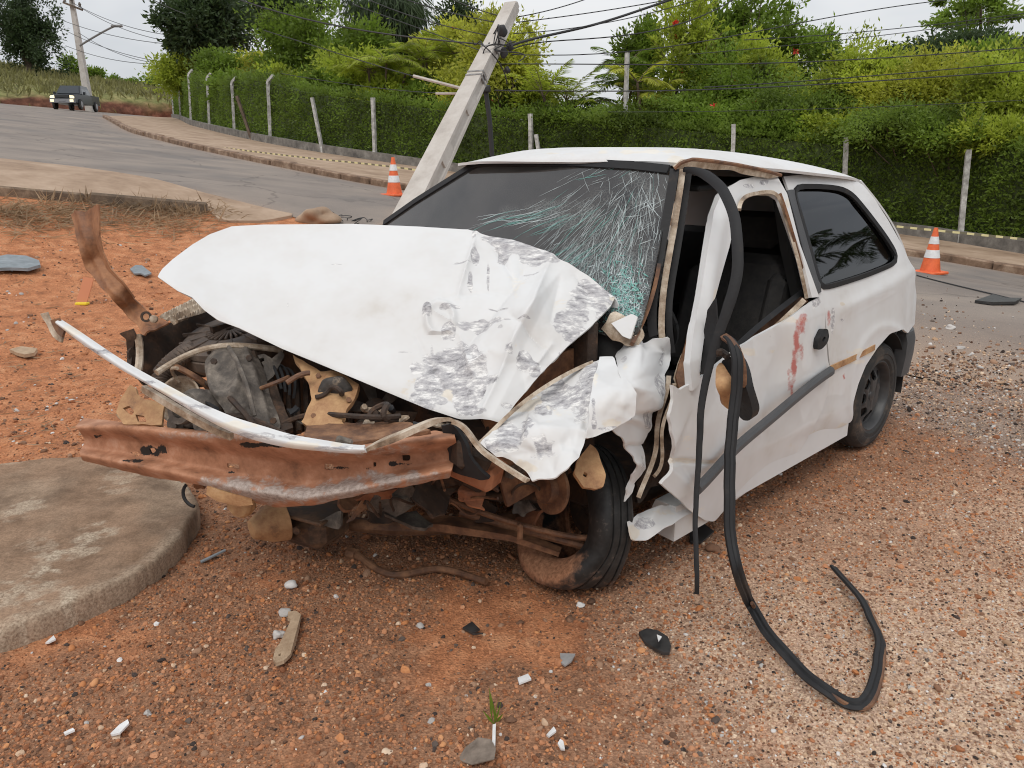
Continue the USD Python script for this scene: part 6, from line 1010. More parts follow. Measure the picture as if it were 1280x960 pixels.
ms = np.array([A(px, py, Y) for px, py, Y in ((903, 420, 2.42), (914, 428, 2.37), (923, 442, 2.35), (928, 462, 2.345), (928, 484, 2.35))]); obj('mirror_strap', sweep(spline(ms, 20), [(-.011, -.006), (.011, -.006), (.011, .006), (-.011, .006)], [.5] + [1] * 18 + [.6], up=[0, -1, .3]), rust_brown, mi)
obj('mirror_stalk', [tube([A(893, 442, 2.5), A(902, 440, 2.44), A(910, 446, 2.42)], .012, 8), box(A(899, 440, 2.42), (.022, .02, .022), None, .005)], engine_dark, mi)
# ---- rubber weatherstrips hanging out of the door opening
rub_sec = [(a_, b_ * .62) for a_, b_ in [(-.017, -.008), (-.006, -.012), (.0, -.006), (.006, -.012), (.017, -.008), (.016, .008), (.004, .014), (-.010, .012), (-.018, .004)]]
def kinked(p, s): return p + (fbm(np.column_stack([np.arange(len(p)) * .11, np.full(len(p), s), np.zeros(len(p))])[:, None] * np.ones((1, 1, 1)), 3, s)[:, :1] - .5) * .011 * unit([1, -.3, .1])
w1 = [(856, 212, 2.92), (872, 215, 2.84), (890, 225, 2.74), (906, 243, 2.64), (917, 268, 2.56), (922, 300, 2.50), (921, 340, 2.46), (913, 375, 2.44), (901, 412, 2.43), (889, 450, 2.42), (880, 492, 2.40), (874, 545, 2.37), (871, 600, 2.33), (870, 660, 2.27), (871, 710, 2.22), (872, 742, 2.21)]
obj('weatherstrip', sweep(kinked(spline(np.array([A(*p) for p in w1]), 110), 3), rub_sec, np.interp(np.linspace(0, 1, 110), [0, .1, .45, .6, .8, 1], [.5, 1.0, 1.0, .72, .5, .42]), up=[-.5, -1, .1]), rubber, car)
w2 = [(906, 421, 2.40), (916, 432, 2.36), (922, 455, 2.33), (921, 490, 2.31), (916, 530, 2.28), (912, 580, 2.23), (911, 630, 2.18), (914, 680, 2.13), (924, 720, 2.10)]
gnd = [(938, 755), (958, 788), (985, 820), (1015, 850), (1040, 868), (1058, 878), (1073, 881), (1086, 871), (1095, 843), (1099, 808), (1092, 778), (1078, 752), (1060, 729), (1042, 709)]
hz = np.interp(np.arange(len(gnd)), [0, 2, 5, 8, 11, 13], [.10, .06, .025, .03, .05, .05]); g3 = np.array([onground(px, py, h) for (px, py), h in zip(gnd, hz)])
p2_ = np.vstack([np.array([A(*p) for p in w2]), g3]); obj('weatherstrip', sweep(kinked(spline(p2_, 170), 5), rub_sec, np.interp(np.linspace(0, 1, 170), [0, .04, 1], [.7, 1.05, .95])), rubber, car)
lip_ = spline(p2_, 170)[70:]; obj('strip_lip', sweep(lip_ + np.array([.010, -.010, -.006]), circ(.007, 6)), rust_brown, car)
pl1, _ = skin([(884, 388), (894, 372), (896, 400), (892, 430), (884, 455), (876, 468), (871, 462), (876, 430)], depth_of([(884, 388, 2.60), (896, 400, 2.58), (876, 468, 2.55), (871, 462, 2.58)]), .01, 3, jag=.8); obj('torn_door_card', pl1, rubber, car)
for i, po in enumerate(([(846, 470), (852, 440), (862, 412), (872, 390), (870, 420), (862, 450), (858, 480), (850, 488)], [(842, 474), (846, 452), (856, 428), (858, 440), (850, 466), (846, 484)])): m, _ = skin(po, depth_of([(846, 470, ('y', .76 - .02 * i)), (872, 390, ('y', .72)), (858, 480, ('y', .79)), (856, 430, ('y', .72))]), .008, 2.6, disp=creases(np.array(po, float), 8, .02, 3 + i), jag=1); obj('torn_door_edge', m, (rust_brown, cream_metal)[i], car)
# ------------------------------------------------------------------ leaning utility pole and wires
pole_conc = mottled('pale_pole_concrete', [(.25, (.31, .28, .25)), (.45, (.43, .395, .355)), (.62, (.50, .47, .43)), (.8, (.56, .54, .51))], 3.5, (.8, .95), .4, 70, dist=.004)
wire_m = simple('black_wire', (.02, .02, .021), .6); steel = mottled('galvanised_steel', [(.3, (.10, .095, .09)), (.7, (.30, .29, .28))], 20, (.4, .7))
pb, pt_ = A(527, 240, 9.3), A(640, 8, 11.6); pdir = unit(pt_ - pb); pb0 = pb - pdir * (pb[2] - .42) / pdir[2]
pole = thing('utility_pole', 'pale concrete utility pole knocked over and leaning to the right behind the car', 'utility pole', (pb0[0], pb0[1], 0))
Lp = np.linalg.norm(pt_ - pb0); ts = np.linspace(0, 1, 24); pp_ = pb0 + np.outer(ts, pdir) * Lp
axw = unit(np.cross(pdir, [-.42, -.9, 0])); axn = np.cross(axw, pdir); axn = axn if axn[1] < 0 else -axn       # broad face turned slightly to the left
wsc = np.interp(ts, [0, 1], [.295, .17])
obj('shaft', sweep(pp_, [(-.5, -.42), (.5, -.42), (.5, -.24), (.38, -.19), (.38, .19), (.5, .24), (.5, .42), (-.5, .42), (-.5, .24), (-.38, .19), (-.38, -.19), (-.5, -.24)], wsc, up=axn), pole_conc, pole, smooth=20)
for t in (.12, .36, .56, .72, .86, .94):
    k = np.interp(t, ts, wsc); c = pb0 + pdir * Lp * t; a_ = np.cross(pdir, axn); a_ /= np.linalg.norm(a_)
    for s in (1, -1): obj('web_block', box(c + a_ * s * k * .425, (k * .11, k * .46, .30 if t < .93 else .6), np.column_stack([a_, axn, pdir]), .004), pole_conc, pole)
for t in (.80, .845, .885): c = pb0 + pdir * Lp * t; k = np.interp(t, ts, wsc); obj('bolt_hole', lathe([(0, 0), (.014, 0), (.014, .004), (0, .004)], 10, c + axn * k * .42, axn), wire_m, pole)
for t in (.66, .675, .79): k = np.interp(t, ts, wsc); c = pb0 + pdir * Lp * t; obj('steel_band', sweep(np.array([c - pdir * .012, c + pdir * .012]), [(-.52, -.45), (.52, -.45), (.52, .45), (-.52, .45)], k, up=axn), steel, pole)
ctr = pb0 + pdir * Lp * .80
for i, (o, r) in enumerate((((.16, -.05, -.05), .05), ((.24, .0, .03), .045), ((.14, 0, .22), .06), ((.2, -.02, -.25), .035))):
    obj('cable_clamp', rock(r, 20 + i, (1, .8, 1.3), 2), wire_m, pole)
    stage.GetPrimAtPath(str(pole.GetPath()) + ('/cable_clamp' if i == 0 else '/cable_clamp_%03d' % i)).GetAttribute('points').Set(Vt.Vec3fArray.FromNumpy((rock(r, 20 + i, (1, .8, 1.3), 2).vertices + ctr + np.array(o) - ORIG[str(pole.GetPath())]).astype(np.float32)))
for i in range(5):
    q = np.random.default_rng(i).normal(size=(5, 3)) * .14; obj('tangled_cable', tube(ctr + [.1, -.12, 0] + np.cumsum(q * .7, 0), .008, 5, 20), wire_m, pole)
obj('tangled_cable', tube([ctr - [.14, .05, -.05], ctr + [-.04, -.22, -.03], ctr + [.1, -.16, -.18], ctr + [.2, 0, -.42]], .008, 5, 20), wire_m, pole)
rod = thing('steel_conduit', 'thin dark steel conduit standing beside the leaning pole', 'conduit', A(618, 230, 12.3)); obj('pipe', tube([A(607, 112, 12.3), A(612, 150, 12.3), A(620, 262, 12.3)], .035, 8), wire_m, rod); obj('clamp', box(A(607, 111, 12.28), (.14, .12, .10), None, .02), wire_m, rod)
def wire(label, pts, r=.011, sag=.0, group=None):
    p = np.array([A(*q) for q in pts]); p = spline(p, 40) if len(p) > 2 else np.linspace(p[0], p[1], 40); t = np.linspace(0, 1, 40); p[:, 2] -= sag * 4 * t * (1 - t)
    return obj('overhead_wire', tube(p, r * .68, 5), wire_m, None, label, 'wire', group)
W_ = [('short wire crossing the top edge left of the big dark tree', [(180, -6, 20), (232, 18, 26)], .016), ('thick wire from the top left over the weeping palm to the leaning pole', [(290, -4, 13), (400, 26, 12), (500, 43, 11.6), (612, 56, 11.3)], .015),
      ('sagging low wire ending left of the pole in a pale rod', [(330, 38, 14), (400, 58, 13), (470, 80, 12), (520, 96, 11.3)], .010), ('upper wire from the top edge left of the palm to the pole', [(455, -3, 13), (520, 20, 12.5), (620, 46, 11.5)], .010), ('second upper wire meeting the pole near its top', [(500, -3, 13), (560, 13, 12.5), (632, 30, 11.6)], .010),
      ('short wire from the top edge to the tip of the leaning pole', [(560, -3, 12), (633, 22, 11.6)], .010), ('wire between the palm fronds and the pole at mid height', [(440, 5, 13), (520, 32, 12), (608, 66, 11.2)], .009), ('low wire passing left of the pole below its bands', [(352, 92, 14), (470, 108, 13), (580, 117, 11)], .008),
      ('first wire from the pole tip to the top edge', [(648, 21, 11.6), (735, -2, 12)], .010), ('second wire from the pole tip to the top edge', [(645, 28, 11.6), (850, -3, 12)], .010), ('thick twisted cable bundle sagging from the pole to the top edge', [(632, 60, 11.2), (668, 47, 11.4), (735, 31, 12), (795, 13, 12.4), (850, -4, 12.8)], .026),
      ('wire from the pole to the top edge, just under the thick cable', [(640, 62, 11.2), (690, 50, 11.6), (790, 41, 12), (920, -3, 12.5)], .012), ('thin wire from the pole toward the tall upright shrub', [(642, 42, 11.4), (760, 26, 12), (880, -3, 12.6)], .009), ('long thin wire rising from the pole to the top right', [(640, 68, 11.2), (840, 56, 12), (1000, 27, 12.4), (1215, -3, 13)], .010),
      ('long wire running level from the pole to the right edge, upper of the level ones', [(625, 80, 11), (800, 79, 11.2), (960, 77, 11.4), (1300, 58, 12)], .011), ('lower level wire running from the pole to the right edge', [(618, 113, 10.8), (800, 112, 11), (960, 107, 11.3), (1300, 87, 12)], .012), ('wire crossing the bushes at the right below the flat-topped tree', [(880, 109, 11.2), (1050, 96, 11.6), (1300, 76, 12)], .010),
      ('wire rising to the right edge in front of the layered tree', [(930, 50, 13), (1100, 36, 13.2), (1300, 14, 13.6)], .009), ('second wire rising to the right edge below it', [(860, 68, 13), (1080, 45, 13.2), (1300, 17, 13.8)], .008), ('thin low wire over the hedge at the right', [(760, 140, 12), (1000, 135, 12), (1300, 124, 12)], .006)]
for lab, pts, r in W_: wire(lab, pts, r, .02)
obj('insulator_rod', tube([A(517, 95, 11.3), A(575, 110, 11.0)], .022, 6), pole_conc, None, 'pale grey insulator rod on the wire left of the leaning pole', 'insulator')
obj('insulator_rod', tube([A(545, 117, 11.2), A(600, 117, 10.9)], .018, 6), pole_conc, None, 'second pale rod on the wire just left of the leaning pole', 'insulator')
# far lamp pole on the hill bend
lp = A(110, 118, 66); lt = A(87.5, -12, 66); lamp = thing('lamp_pole', 'far concrete pole with a crossarm and street lamp behind the dark pickup', 'lamp pole', (lp[0], lp[1], lp[2] - 1.2))
obj('shaft', sweep(np.linspace(lp - [0, 0, 1.4], lt, 10), [(-.5, -.5), (.5, -.5), (.5, .5), (-.5, .5)], np.linspace(.52, .26, 10), up=[0, -1, 0]), pole_conc, lamp)
obj('crossarm', sweep(np.array([A(79, 3, 65.7), A(103, 12.5, 65.7)]), [(-.09, -.07), (.09, -.07), (.09, .07), (-.09, .07)]), bark, lamp)
for px, py in ((81, 2), (90, 4), (100, 9)): obj('insulator', lathe([(0, 0), (.12, 0), (.08, .12), (.12, .2), (.05, .34), (0, .36)], 8, A(px, py, 65.7)), engine_grey, lamp)
obj('lamp_arm', tube([A(100, 57, 65.8), A(118, 46, 65), A(138, 35, 64), A(143, 33, 63.8)], .07, 6, 12), steel, lamp); obj('lamp_head', box(A(146, 32.5, 63.6), (.8, .3, .16), None, .05), steel, lamp)
for i, (a, b, lab) in enumerate((((90, 3, 65.7), (212, 44, 52), 'upper far wire from the crossarm towards the big dark tree'), ((100, 9, 65.7), (214, 52, 52), 'second far wire from the crossarm towards the dark tree'), ((60, 18, 66), (212, 55, 52), 'third far wire passing the pole below the crossarm'), ((78, 36, 66), (208, 78, 54), 'low far wire passing behind the street lamp arm'), ((82, 57, 66), (206, 80, 54), 'lowest far wire between the pole and the hedge corner'), ((97, 40, 66), (190, 78, 60), 'steep far wire from mid pole down to the right'))): wire(lab, [a, b], .028, .35)

# ------------------------------------------------------------------ traffic cones
orange = mottled('orange_cone_plastic', [(.3, (.55, .09, .025)), (.6, (.78, .15, .045))], 9, (.45, .7)); cone_w = mottled('white_reflective_band', [(.3, (.55, .55, .54)), (.7, (.80, .80, .80))], 12, (.4, .6))
def cone(px, py, Y, label, seed):
    q = onground(px, py); r0, h = .155, .70; rr = lambda z: r0 + (.028 - r0) * (z / h)
    t = thing('traffic_cone', label, 'traffic cone', q, 'orange traffic cones on the road')
    obj('base', box(q + [0, 0, .022], (.38, .38, .045), rot([0, 0, 1], 25 * seed), .012), orange, t); f = lambda a, b, o=0: lathe([(0, a), (rr(a) + o, a), (rr(b) + o, b), (0, b)], 28, q)
    obj('body', f(.04, .70), orange, t); obj('white_band', f(.25, .37, .004), cone_w, t); obj('white_band', f(.46, .57, .004), cone_w, t); return t
cone(1162, 342, 12.5, 'nearer orange and white cone behind the car at the right', 1); cone(493, 245, 15, 'farther orange and white cone left of the leaning pole foot', 2)

# ------------------------------------------------------------------ barrier tape
tape_m = mat('striped_barrier_tape', {'g': ('geometry', {}), 'w': ('wave_texture', {'wave_type': 'bands', 'bands_direction': 'x', 'scale': 1.6}), 'r': ('rgb_ramp', {'ramp': [(.5, (.66, .58, .30)), (.501, (.16, .14, .09))], 'interpolate': False}), 'p': ('principled_bsdf', {'roughness': .4})}, [('g.position', 'w.vector'), ('w.fac', 'r.fac'), ('r.color', 'p.base_color')], 'p.BSDF')
def tape(pts, label):
    p = spline(np.array([A(*q) for q in pts]), 90); return obj('barrier_tape', sweep(p, [(-.003, -.018), (.003, -.018), (.003, .018), (-.003, .018)], up=[0, 0, 1]), tape_m, None, label, 'tape')
tape([(-30, 133, 60), (40, 138, 52), (100, 146, 42), (150, 158, 34), (210, 171, 29), (270, 183, 25), (330, 191, 23), (400, 199, 21), (460, 205, 19.5), (530, 214, 18)], 'yellow and black barrier tape strung along the far kerb on the left')
tape([(1050, 276, 14.2), (1120, 283, 14), (1200, 291, 13.6), (1300, 301, 13.2)], 'barrier tape stretched in front of the hedge on the right behind the cone')

# ------------------------------------------------------------------ pickup on the bend
pq = A(95, 134, 62); pq[2] = float(T0(pq[0], pq[1])) + .012; py_ = math.atan2(-.99, .156); pf, pl_ = np.array([math.cos(py_), math.sin(py_), 0]), np.array([-math.sin(py_), math.cos(py_), 0])
PR = np.column_stack([pf, pl_, [0, 0, 1]]); L_ = lambda x, y, z: pq + PR @ np.array([x, y, z]); pk = thing('pickup_truck', 'dark double-cab pickup with headlights on, far up the road at the left', 'pickup', pq)
navy = simple('dark_truck_paint', (.012, .014, .018), .25); glass_d = simple('truck_glass', (.03, .035, .04), .05); lampm = mat('lit_headlamp', {'e': ('emission', {'color': (1, .86, .55), 'strength': 1.6})}, surface='e.emission'); chrome = simple('grey_bumper', (.22, .22, .23), .3)
def hull(pts, m, name, par=pk): return obj(name, trimesh.convex.convex_hull(np.array([L_(*p) for p in pts])), m, par, smooth=20)
sym = lambda pts: [(x, s * y, z) for x, y, z in pts for s in (1, -1)]
hull(sym([(2.45, .82, .45), (2.5, .80, .95), (1.2, .88, 1.08), (1.2, .90, .42), (-.9, .90, .42), (-.9, .88, 1.05)]), navy, 'body'); cab = hull(sym([(1.25, .84, 1.06), (.55, .68, 1.70), (-.75, .68, 1.70), (-1.0, .84, 1.06)]), navy, 'cab')
hull(sym([(-.92, .88, .45), (-2.6, .88, .48), (-2.6, .88, 1.12), (-.92, .88, 1.12)]), navy, 'cargo_bed'); hull(sym([(2.48, .86, .42), (2.62, .80, .42), (2.62, .80, .68), (2.48, .86, .68)]), chrome, 'front_bumper')
hull([(1.22, .74, 1.12), (1.22, -.74, 1.12), (.62, .60, 1.64), (.62, -.60, 1.64), (1.24, .74, 1.12), (.66, -.60, 1.66), (.66, .60, 1.66), (1.28, -.74, 1.12)], glass_d, 'windscreen')
for a, b in ((.95, .0), (-.06, -.8)): hull([(a, .845, 1.10), (b, .845, 1.10), (min(a, .55), .70, 1.6), (b, .70, 1.6), (a, .80, 1.10), (b, .66, 1.6)], glass_d, 'side_window')
for s in (1, -1):
    hull([(2.50, s * .50, .72), (2.50, s * .80, .72), (2.50, s * .50, .93), (2.48, s * .80, .93), (2.54, s * .6, .8)], lampm, 'headlight'); hull([(2.63, s * .52, .47), (2.63, s * .76, .47), (2.63, s * .52, .64), (2.63, s * .76, .64), (2.65, s * .64, .55)], lampm, 'fog_lamp')
    obj('mirror', box(L_(.95, s * 1.0, 1.15), (.12, .16, .2), PR, .03), navy, pk)
    for x in (1.55, -1.6): w = obj('wheel', lathe([(0, -.11), (.3, -.11), (.37, -.08), (.37, .08), (.3, .11), (0, .11)], 20, L_(x, s * .84, .37), pl_), rubber_dusty, pk); obj('rim', lathe([(0, .105), (.22, .105), (.2, .12), (0, .125)], 14, L_(x, s * .84, .37), pl_ * s), chrome, w)
hull([(2.52, .45, .72), (2.52, -.45, .72), (2.52, .45, .92), (2.52, -.45, .92), (2.55, 0, .8)], simple('black_grille', (.01, .01, .01), .5), 'grille'); obj('number_plate', box(L_(2.64, 0, .56), (.01, .42, .13), PR), chrome, pk)

# ------------------------------------------------------------------ round concrete slab
sp = np.array([Zp(px, py, .09)[:2] for px, py in ((60, 566), (110, 569), (170, 585), (225, 606), (248, 640), (240, 668), (215, 690), (150, 725), (100, 745), (50, 763))])
a_ = np.column_stack([2 * sp, np.ones(len(sp))]); s_ = np.linalg.lstsq(a_, (sp ** 2).sum(1), rcond=None)[0]; sc, sr = s_[:2], math.sqrt(s_[2] + s_[0] ** 2 + s_[1] ** 2)
th = np.linspace(0, 2 * math.pi, 560, endpoint=False); rr_ = np.concatenate([np.linspace(.0005, .96, 110), [.972, .984, .992, .997, 1.0, .999, .996]]); zz_ = np.concatenate([np.full(110, .09), [.089, .087, .082, .072, .05, .01, -.05]])
TH, RR = np.meshgrid(th, rr_); en = (fbm(np.stack([np.cos(TH) * 3.5, np.sin(TH) * 3.5, RR * 0], -1), 4, 6) - .5) * .05 + (fbm(np.stack([np.cos(TH) * 45, np.sin(TH) * 45, RR * 40], -1), 3, 6) - .5) * .012
R_ = sr * RR * (1 + en * smoothstep(.7, 1, RR)); SX, SY = sc[0] + R_ * np.cos(TH), sc[1] + R_ * np.sin(TH); P_ = np.stack([SX, SY, 0 * SX], -1)
SZ = zz_[:, None] + (fbm(P_ * 5, 4, 2) - .5) * .022 - .02 * smoothstep(.55, .70, fbm(P_ * 4.2, 3, 12)) * smoothstep(.8, .98, RR); sm_ = gridmesh(np.concatenate([np.stack([SX, SY, SZ], -1), np.stack([SX, SY, SZ], -1)[:, :1]], 1)); sm_.invert() if sm_.face_normals[:, 2].mean() < 0 else None
chip = smoothstep(.52, .62, fbm(P_ * 5, 4, 77)) * smoothstep(.9, .99, RR) * .5 + sum(.34 * smoothstep(1.5, .6, np.hypot(SX - q[0], (SY - q[1]) * .8) / q[2] + (fbm(P_ * 22, 4, 31) - .5) * 5.0) for q in [(*Zp(px, py, .115)[:2], w_) for px, py, w_ in ((150, 590, .05), (148, 606, .035), (110, 668, .06), (96, 680, .05), (116, 660, .035), (48, 676, .05), (56, 690, .04), (8, 634, .06), (30, 628, .05), (10, 740, .08), (40, 730, .07))])
sw_ = np.stack([np.clip(chip, 0, 1), smoothstep(.40, .62, fbm(P_ * 2.2, 4, 3)), smoothstep(.88, .99, RR) * 0], -1); sw_ = np.concatenate([sw_, sw_[:, :1]], 1).reshape(-1, 3)
slab_mat = mat('weathered_slab_concrete', {'g': ('geometry', {}), 'at': ('attribute', {'attribute': 'wear'}), 'sep': ('separate_color', {}), 'n': ('noise_texture', {'scale': 6, 'detail': 8, 'roughness': .7}), 'n2': ('noise_texture', {'scale': 110, 'detail': 4, 'roughness': .7}),
    'r': ('rgb_ramp', {'ramp': [(.28, (.10, .066, .043)), (.42, (.20, .135, .09)), (.58, (.30, .21, .142)), (.76, (.41, .295, .21))]}), 'rd': ('rgb_ramp', {'ramp': [(.3, (.16, .098, .06)), (.6, (.33, .215, .14))]}), 'ch': ('rgb_ramp', {'ramp': [(.3, (.30, .22, .15)), (.6, (.50, .41, .31))]}), 'sp': ('rgb_ramp', {'ramp': [(.3, (.55, .55, .55)), (.6, (1.1, 1.1, 1.1))]}),
    'm1': ('mix_color', {}), 'm2': ('mix_color', {}), 'm3': ('mix_color', {'blend_type': 'multiply', 'fac': .7, 'use_clamp': False}), 'b': ('bump', {'strength': .7, 'distance': .006}), 'p': ('principled_bsdf', {'roughness': .92, 'specular_ior_level': .25})},
    [('g.position', 'n.vector'), ('g.position', 'n2.vector'), ('at.color', 'sep.color'), ('n.fac', 'r.fac'), ('n.fac', 'rd.fac'), ('n2.fac', 'ch.fac'), ('n2.fac', 'sp.fac'), ('sep.g', 'm1.fac'), ('r.color', 'm1.a'), ('rd.color', 'm1.b'), ('m1.result', 'm2.a'), ('ch.color', 'm2.b'), ('sep.r', 'm2.fac'), ('m2.result', 'm3.a'), ('sp.color', 'm3.b'), ('m3.result', 'p.base_color'), ('n2.fac', 'b.height'), ('b.normal', 'p.normal')], 'p.BSDF')
obj('concrete_slab', sm_, slab_mat, None, 'large round weathered concrete slab lying on the earth at the lower left', 'slab', color=sw_, smooth=True)
def ground_top(x, y):
    return np.where(inside_many(road_sheet, np.asarray(x, float), np.asarray(y, float)), np.maximum(near_height(x, y), T0(x, y) + .010), near_height(x, y))
# ------------------------------------------------------------------ gravel: real stones
def stone_mat(name, stops, rough=.9): return mat(name, {'o': ('object_info', {}), 'g': ('geometry', {}), 'n': ('noise_texture', {'scale': 70, 'detail': 4, 'roughness': .7}), 'a': ('mix_float', {'fac': .65}), 'r': ('rgb_ramp', {'ramp': stops}), 'p': ('principled_bsdf', {'roughness': rough, 'specular_ior_level': .3})}, [('g.position', 'n.vector'), ('n.fac', 'a.a'), ('o.random', 'a.b'), ('a.result', 'r.fac'), ('r.color', 'p.base_color')], 'p.BSDF')
SM = [stone_mat('red_pebble', [(.1, (.15, .056, .026)), (.45, (.32, .13, .058)), (.7, (.44, .20, .10)), (1, (.54, .30, .17))]), stone_mat('brown_pebble', [(.1, (.07, .038, .024)), (.5, (.20, .105, .062)), (1, (.38, .235, .15))]),
      stone_mat('dark_pebble', [(.1, (.022, .017, .014)), (.6, (.07, .05, .042)), (1, (.16, .125, .10))]), stone_mat('beige_pebble', [(.1, (.28, .17, .10)), (.5, (.52, .36, .24)), (1, (.70, .56, .42))]), stone_mat('orange_pebble', [(.1, (.32, .115, .04)), (.6, (.48, .20, .08)), (1, (.60, .34, .17))]), stone_mat('pale_grit', [(.1, (.30, .28, .26)), (.6, (.55, .52, .49)), (1, (.74, .73, .71))])]
def gravel(name, n, mats_w, size, sig, region, seed, cap=.03):
    r = np.random.default_rng(seed); pos = region(r, n); s = np.clip(size * np.exp(r.normal(size=len(pos)) * sig), size * .4, cap)
    P2 = UsdGeom.PointInstancer.Define(stage, numbered(name)); tag(P2.GetPrim(), kind='stuff'); protos, wts = [], []
    for k, (mi, w) in enumerate(mats_w):
        for v in range(2):
            m = rock(1.0, seed * 7 + k * 3 + v, (1, .85, .62), 1, .5); mm = usdkit.mesh(stage, f'{P2.GetPath()}/stone_{2 * k + v + 1:03d}', m, SM[mi], smooth=40 if v else False); protos.append(mm.GetPath()); wts.append(w / 2)
    P2.CreatePrototypesRel().SetTargets(protos); idx = r.choice(len(protos), len(pos), p=np.array(wts) / np.sum(wts)); ql = r.normal(size=(len(pos), 4)); ql[:, 1:3] *= .25; ql /= np.linalg.norm(ql, axis=1, keepdims=True)
    z = ground_top(pos[:, 0], pos[:, 1]) + s * .12
    P2.CreateProtoIndicesAttr(Vt.IntArray.FromNumpy(idx.astype(np.int32))); P2.CreatePositionsAttr(Vt.Vec3fArray.FromNumpy(np.column_stack([pos, z]).astype(np.float32))); P2.CreateScalesAttr(Vt.Vec3fArray.FromNumpy(np.repeat(s[:, None], 3, 1).astype(np.float32)))
    P2.CreateOrientationsAttr(Vt.QuathArray([Gf.Quath(float(a), float(b), float(c), float(d)) for a, b, c, d in ql])); return pos
def sector(y0, y1, xl, xr, pw=1.0, mask=None):
    def f(r, n):
        y = y0 + (y1 - y0) * r.random(n) ** pw; x = r.uniform(-1, 1, n) * (.72 * y + .35) ; x = np.where((x > xl) & (x < xr), x, r.uniform(xl, xr, n)); p = np.stack([x, y], 1)
        p = p[np.abs(p[:, 0]) < .75 * p[:, 1] + .4]; off = ~inside_many(road_sheet.buffer(-.3), p[:, 0], p[:, 1]) & (np.hypot(p[:, 0] - sc[0], p[:, 1] - sc[1]) > sr * .985); p = p[off]
        return p if mask is None else p[r.random(len(p)) < mask(p[:, 0], p[:, 1])]
    return f
def bil(layer):
    L2 = gcol[:, layer].reshape(X.shape)
    def f(x, y):
        i = np.clip(np.searchsorted(gx, x), 0, len(gx) - 1); j = np.clip(np.searchsorted(gy, y), 0, len(gy) - 1); return L2[j, i]
    return f
sandf, clayf, gritf = bil(0), bil(1), bil(2)
def clumpy(x, y, s, seed): return smoothstep(.35, .62, fbm(np.stack([x * s, y * s, x * 0], -1), 3, seed))
gravel('red_gravel', 165000, [(0, .56), (1, .27), (2, .05), (4, .09), (3, .03)], .0034, .44, sector(1.35, 6.5, -4, 4.4, 1.25, lambda x, y: (1 - .85 * sandf(x, y)) * (1 - .75 * clayf(x, y)) * (1 - .82 * gritf(x, y)) * (.55 + .45 * clumpy(x, y, 1.4, 3))), 1)
gravel('coarse_gravel', 1500, [(0, .55), (1, .18), (2, .04), (4, .18), (3, .03), (5, .02)], .0085, .32, sector(1.35, 5.5, -4, 4, 1.2, lambda x, y: (1 - .7 * sandf(x, y)) * (.3 + .7 * clumpy(x, y, 2.1, 9))), 2, .021)
gravel('sandy_grit', 120000, [(3, .56), (1, .18), (2, .09), (0, .11), (5, .06)], .0027, .42, sector(1.35, 5.5, -.6, 4.4, 1.2, lambda x, y: np.clip(sandf(x, y) * 1.2 + gritf(x, y) * .5, 0, 1)), 3, .014)
gravel('roadside_grit', 42000, [(2, .30), (1, .28), (3, .20), (5, .14), (0, .08)], .0050, .45, sector(2.4, 9.0, .8, 7, 1.0, lambda x, y: gritf(x, y)), 4, .022)
gravel('clay_stones', 8000, [(2, .12), (1, .38), (0, .42), (5, .08)], .008, .5, sector(2.6, 9.5, -7.5, -.6, 1.0, lambda x, y: clayf(x, y) * (.12 + .88 * clumpy(x, y, 2.6, 17)) ), 5, .035)
gravel('pale_chips', 420, [(5, .7), (3, .3)], .0045, .5, sector(1.35, 5.5, -3.5, 3.5, 1.2), 6, .016)
# crumbs of concrete and glass on the asphalt
cr = np.random.default_rng(8); cq = np.array([onground(px, py)[:2] for px, py in np.stack([1150 + np.abs(cr.normal(size=150)) * 50, 405 + cr.normal(size=150) * 24], 1) if px < 1300]); q2_ = np.array([onground(px, py)[:2] for px, py in np.stack([cr.uniform(1145, 1290, 900), 452 + cr.uniform(0, 145, 900) * .25 + np.abs(cr.normal(size=900)) * -14], 1)]); cq = np.vstack([cq, q2_])
gravel('road_crumbs', len(cq), [(5, .12), (3, .3), (1, .38), (2, .2)], .006, .55, lambda r, n: cq, 9, .05)

# ------------------------------------------------------------------ dry grass and litter by the near kerb
dg = np.random.default_rng(14); bx = np.array([onground(px, py) for px, py in np.stack([dg.uniform(-20, 275, 260), 258 + np.abs(dg.normal(size=260)) * 17], 1)])
bs = np.repeat(bx, 14, 0) + dg.normal(size=(260 * 14, 3)) * [.18, .14, 0]; bs[:, 2] = T0(bs[:, 0], bs[:, 1]) + .01; bd = dg.normal(size=bs.shape) * [1, 1, .22] + [0, 0, .12]
obj('dry_grass', leaf_cards(bs, bd, .22, .012, dg), LM['dry'], kind='stuff', smooth=False)
gb = np.repeat(np.array([onground(px, py) for px, py in ((195, 262), (100, 254), (240, 270), (60, 256), (205, 266), (225, 268))]), 22, 0); gb = gb + dg.normal(size=gb.shape) * [.08, .08, 0]
obj('kerb_weeds', leaf_cards(gb, dg.normal(size=gb.shape) * .6 + [0, 0, 1], .20, .016, dg), LM['dry'], kind='stuff', smooth=False)
tw = np.repeat(np.array([onground(px, py) for px, py in np.stack([dg.uniform(0, 250, 160), dg.uniform(290, 560, 160)], 1)]), 2, 0); tw[:, 2] += .012; obj('twig_litter', leaf_cards(tw, dg.normal(size=tw.shape) * [1, 1, .1], .10, .008, dg), LM['dry'], kind='stuff', smooth=False)
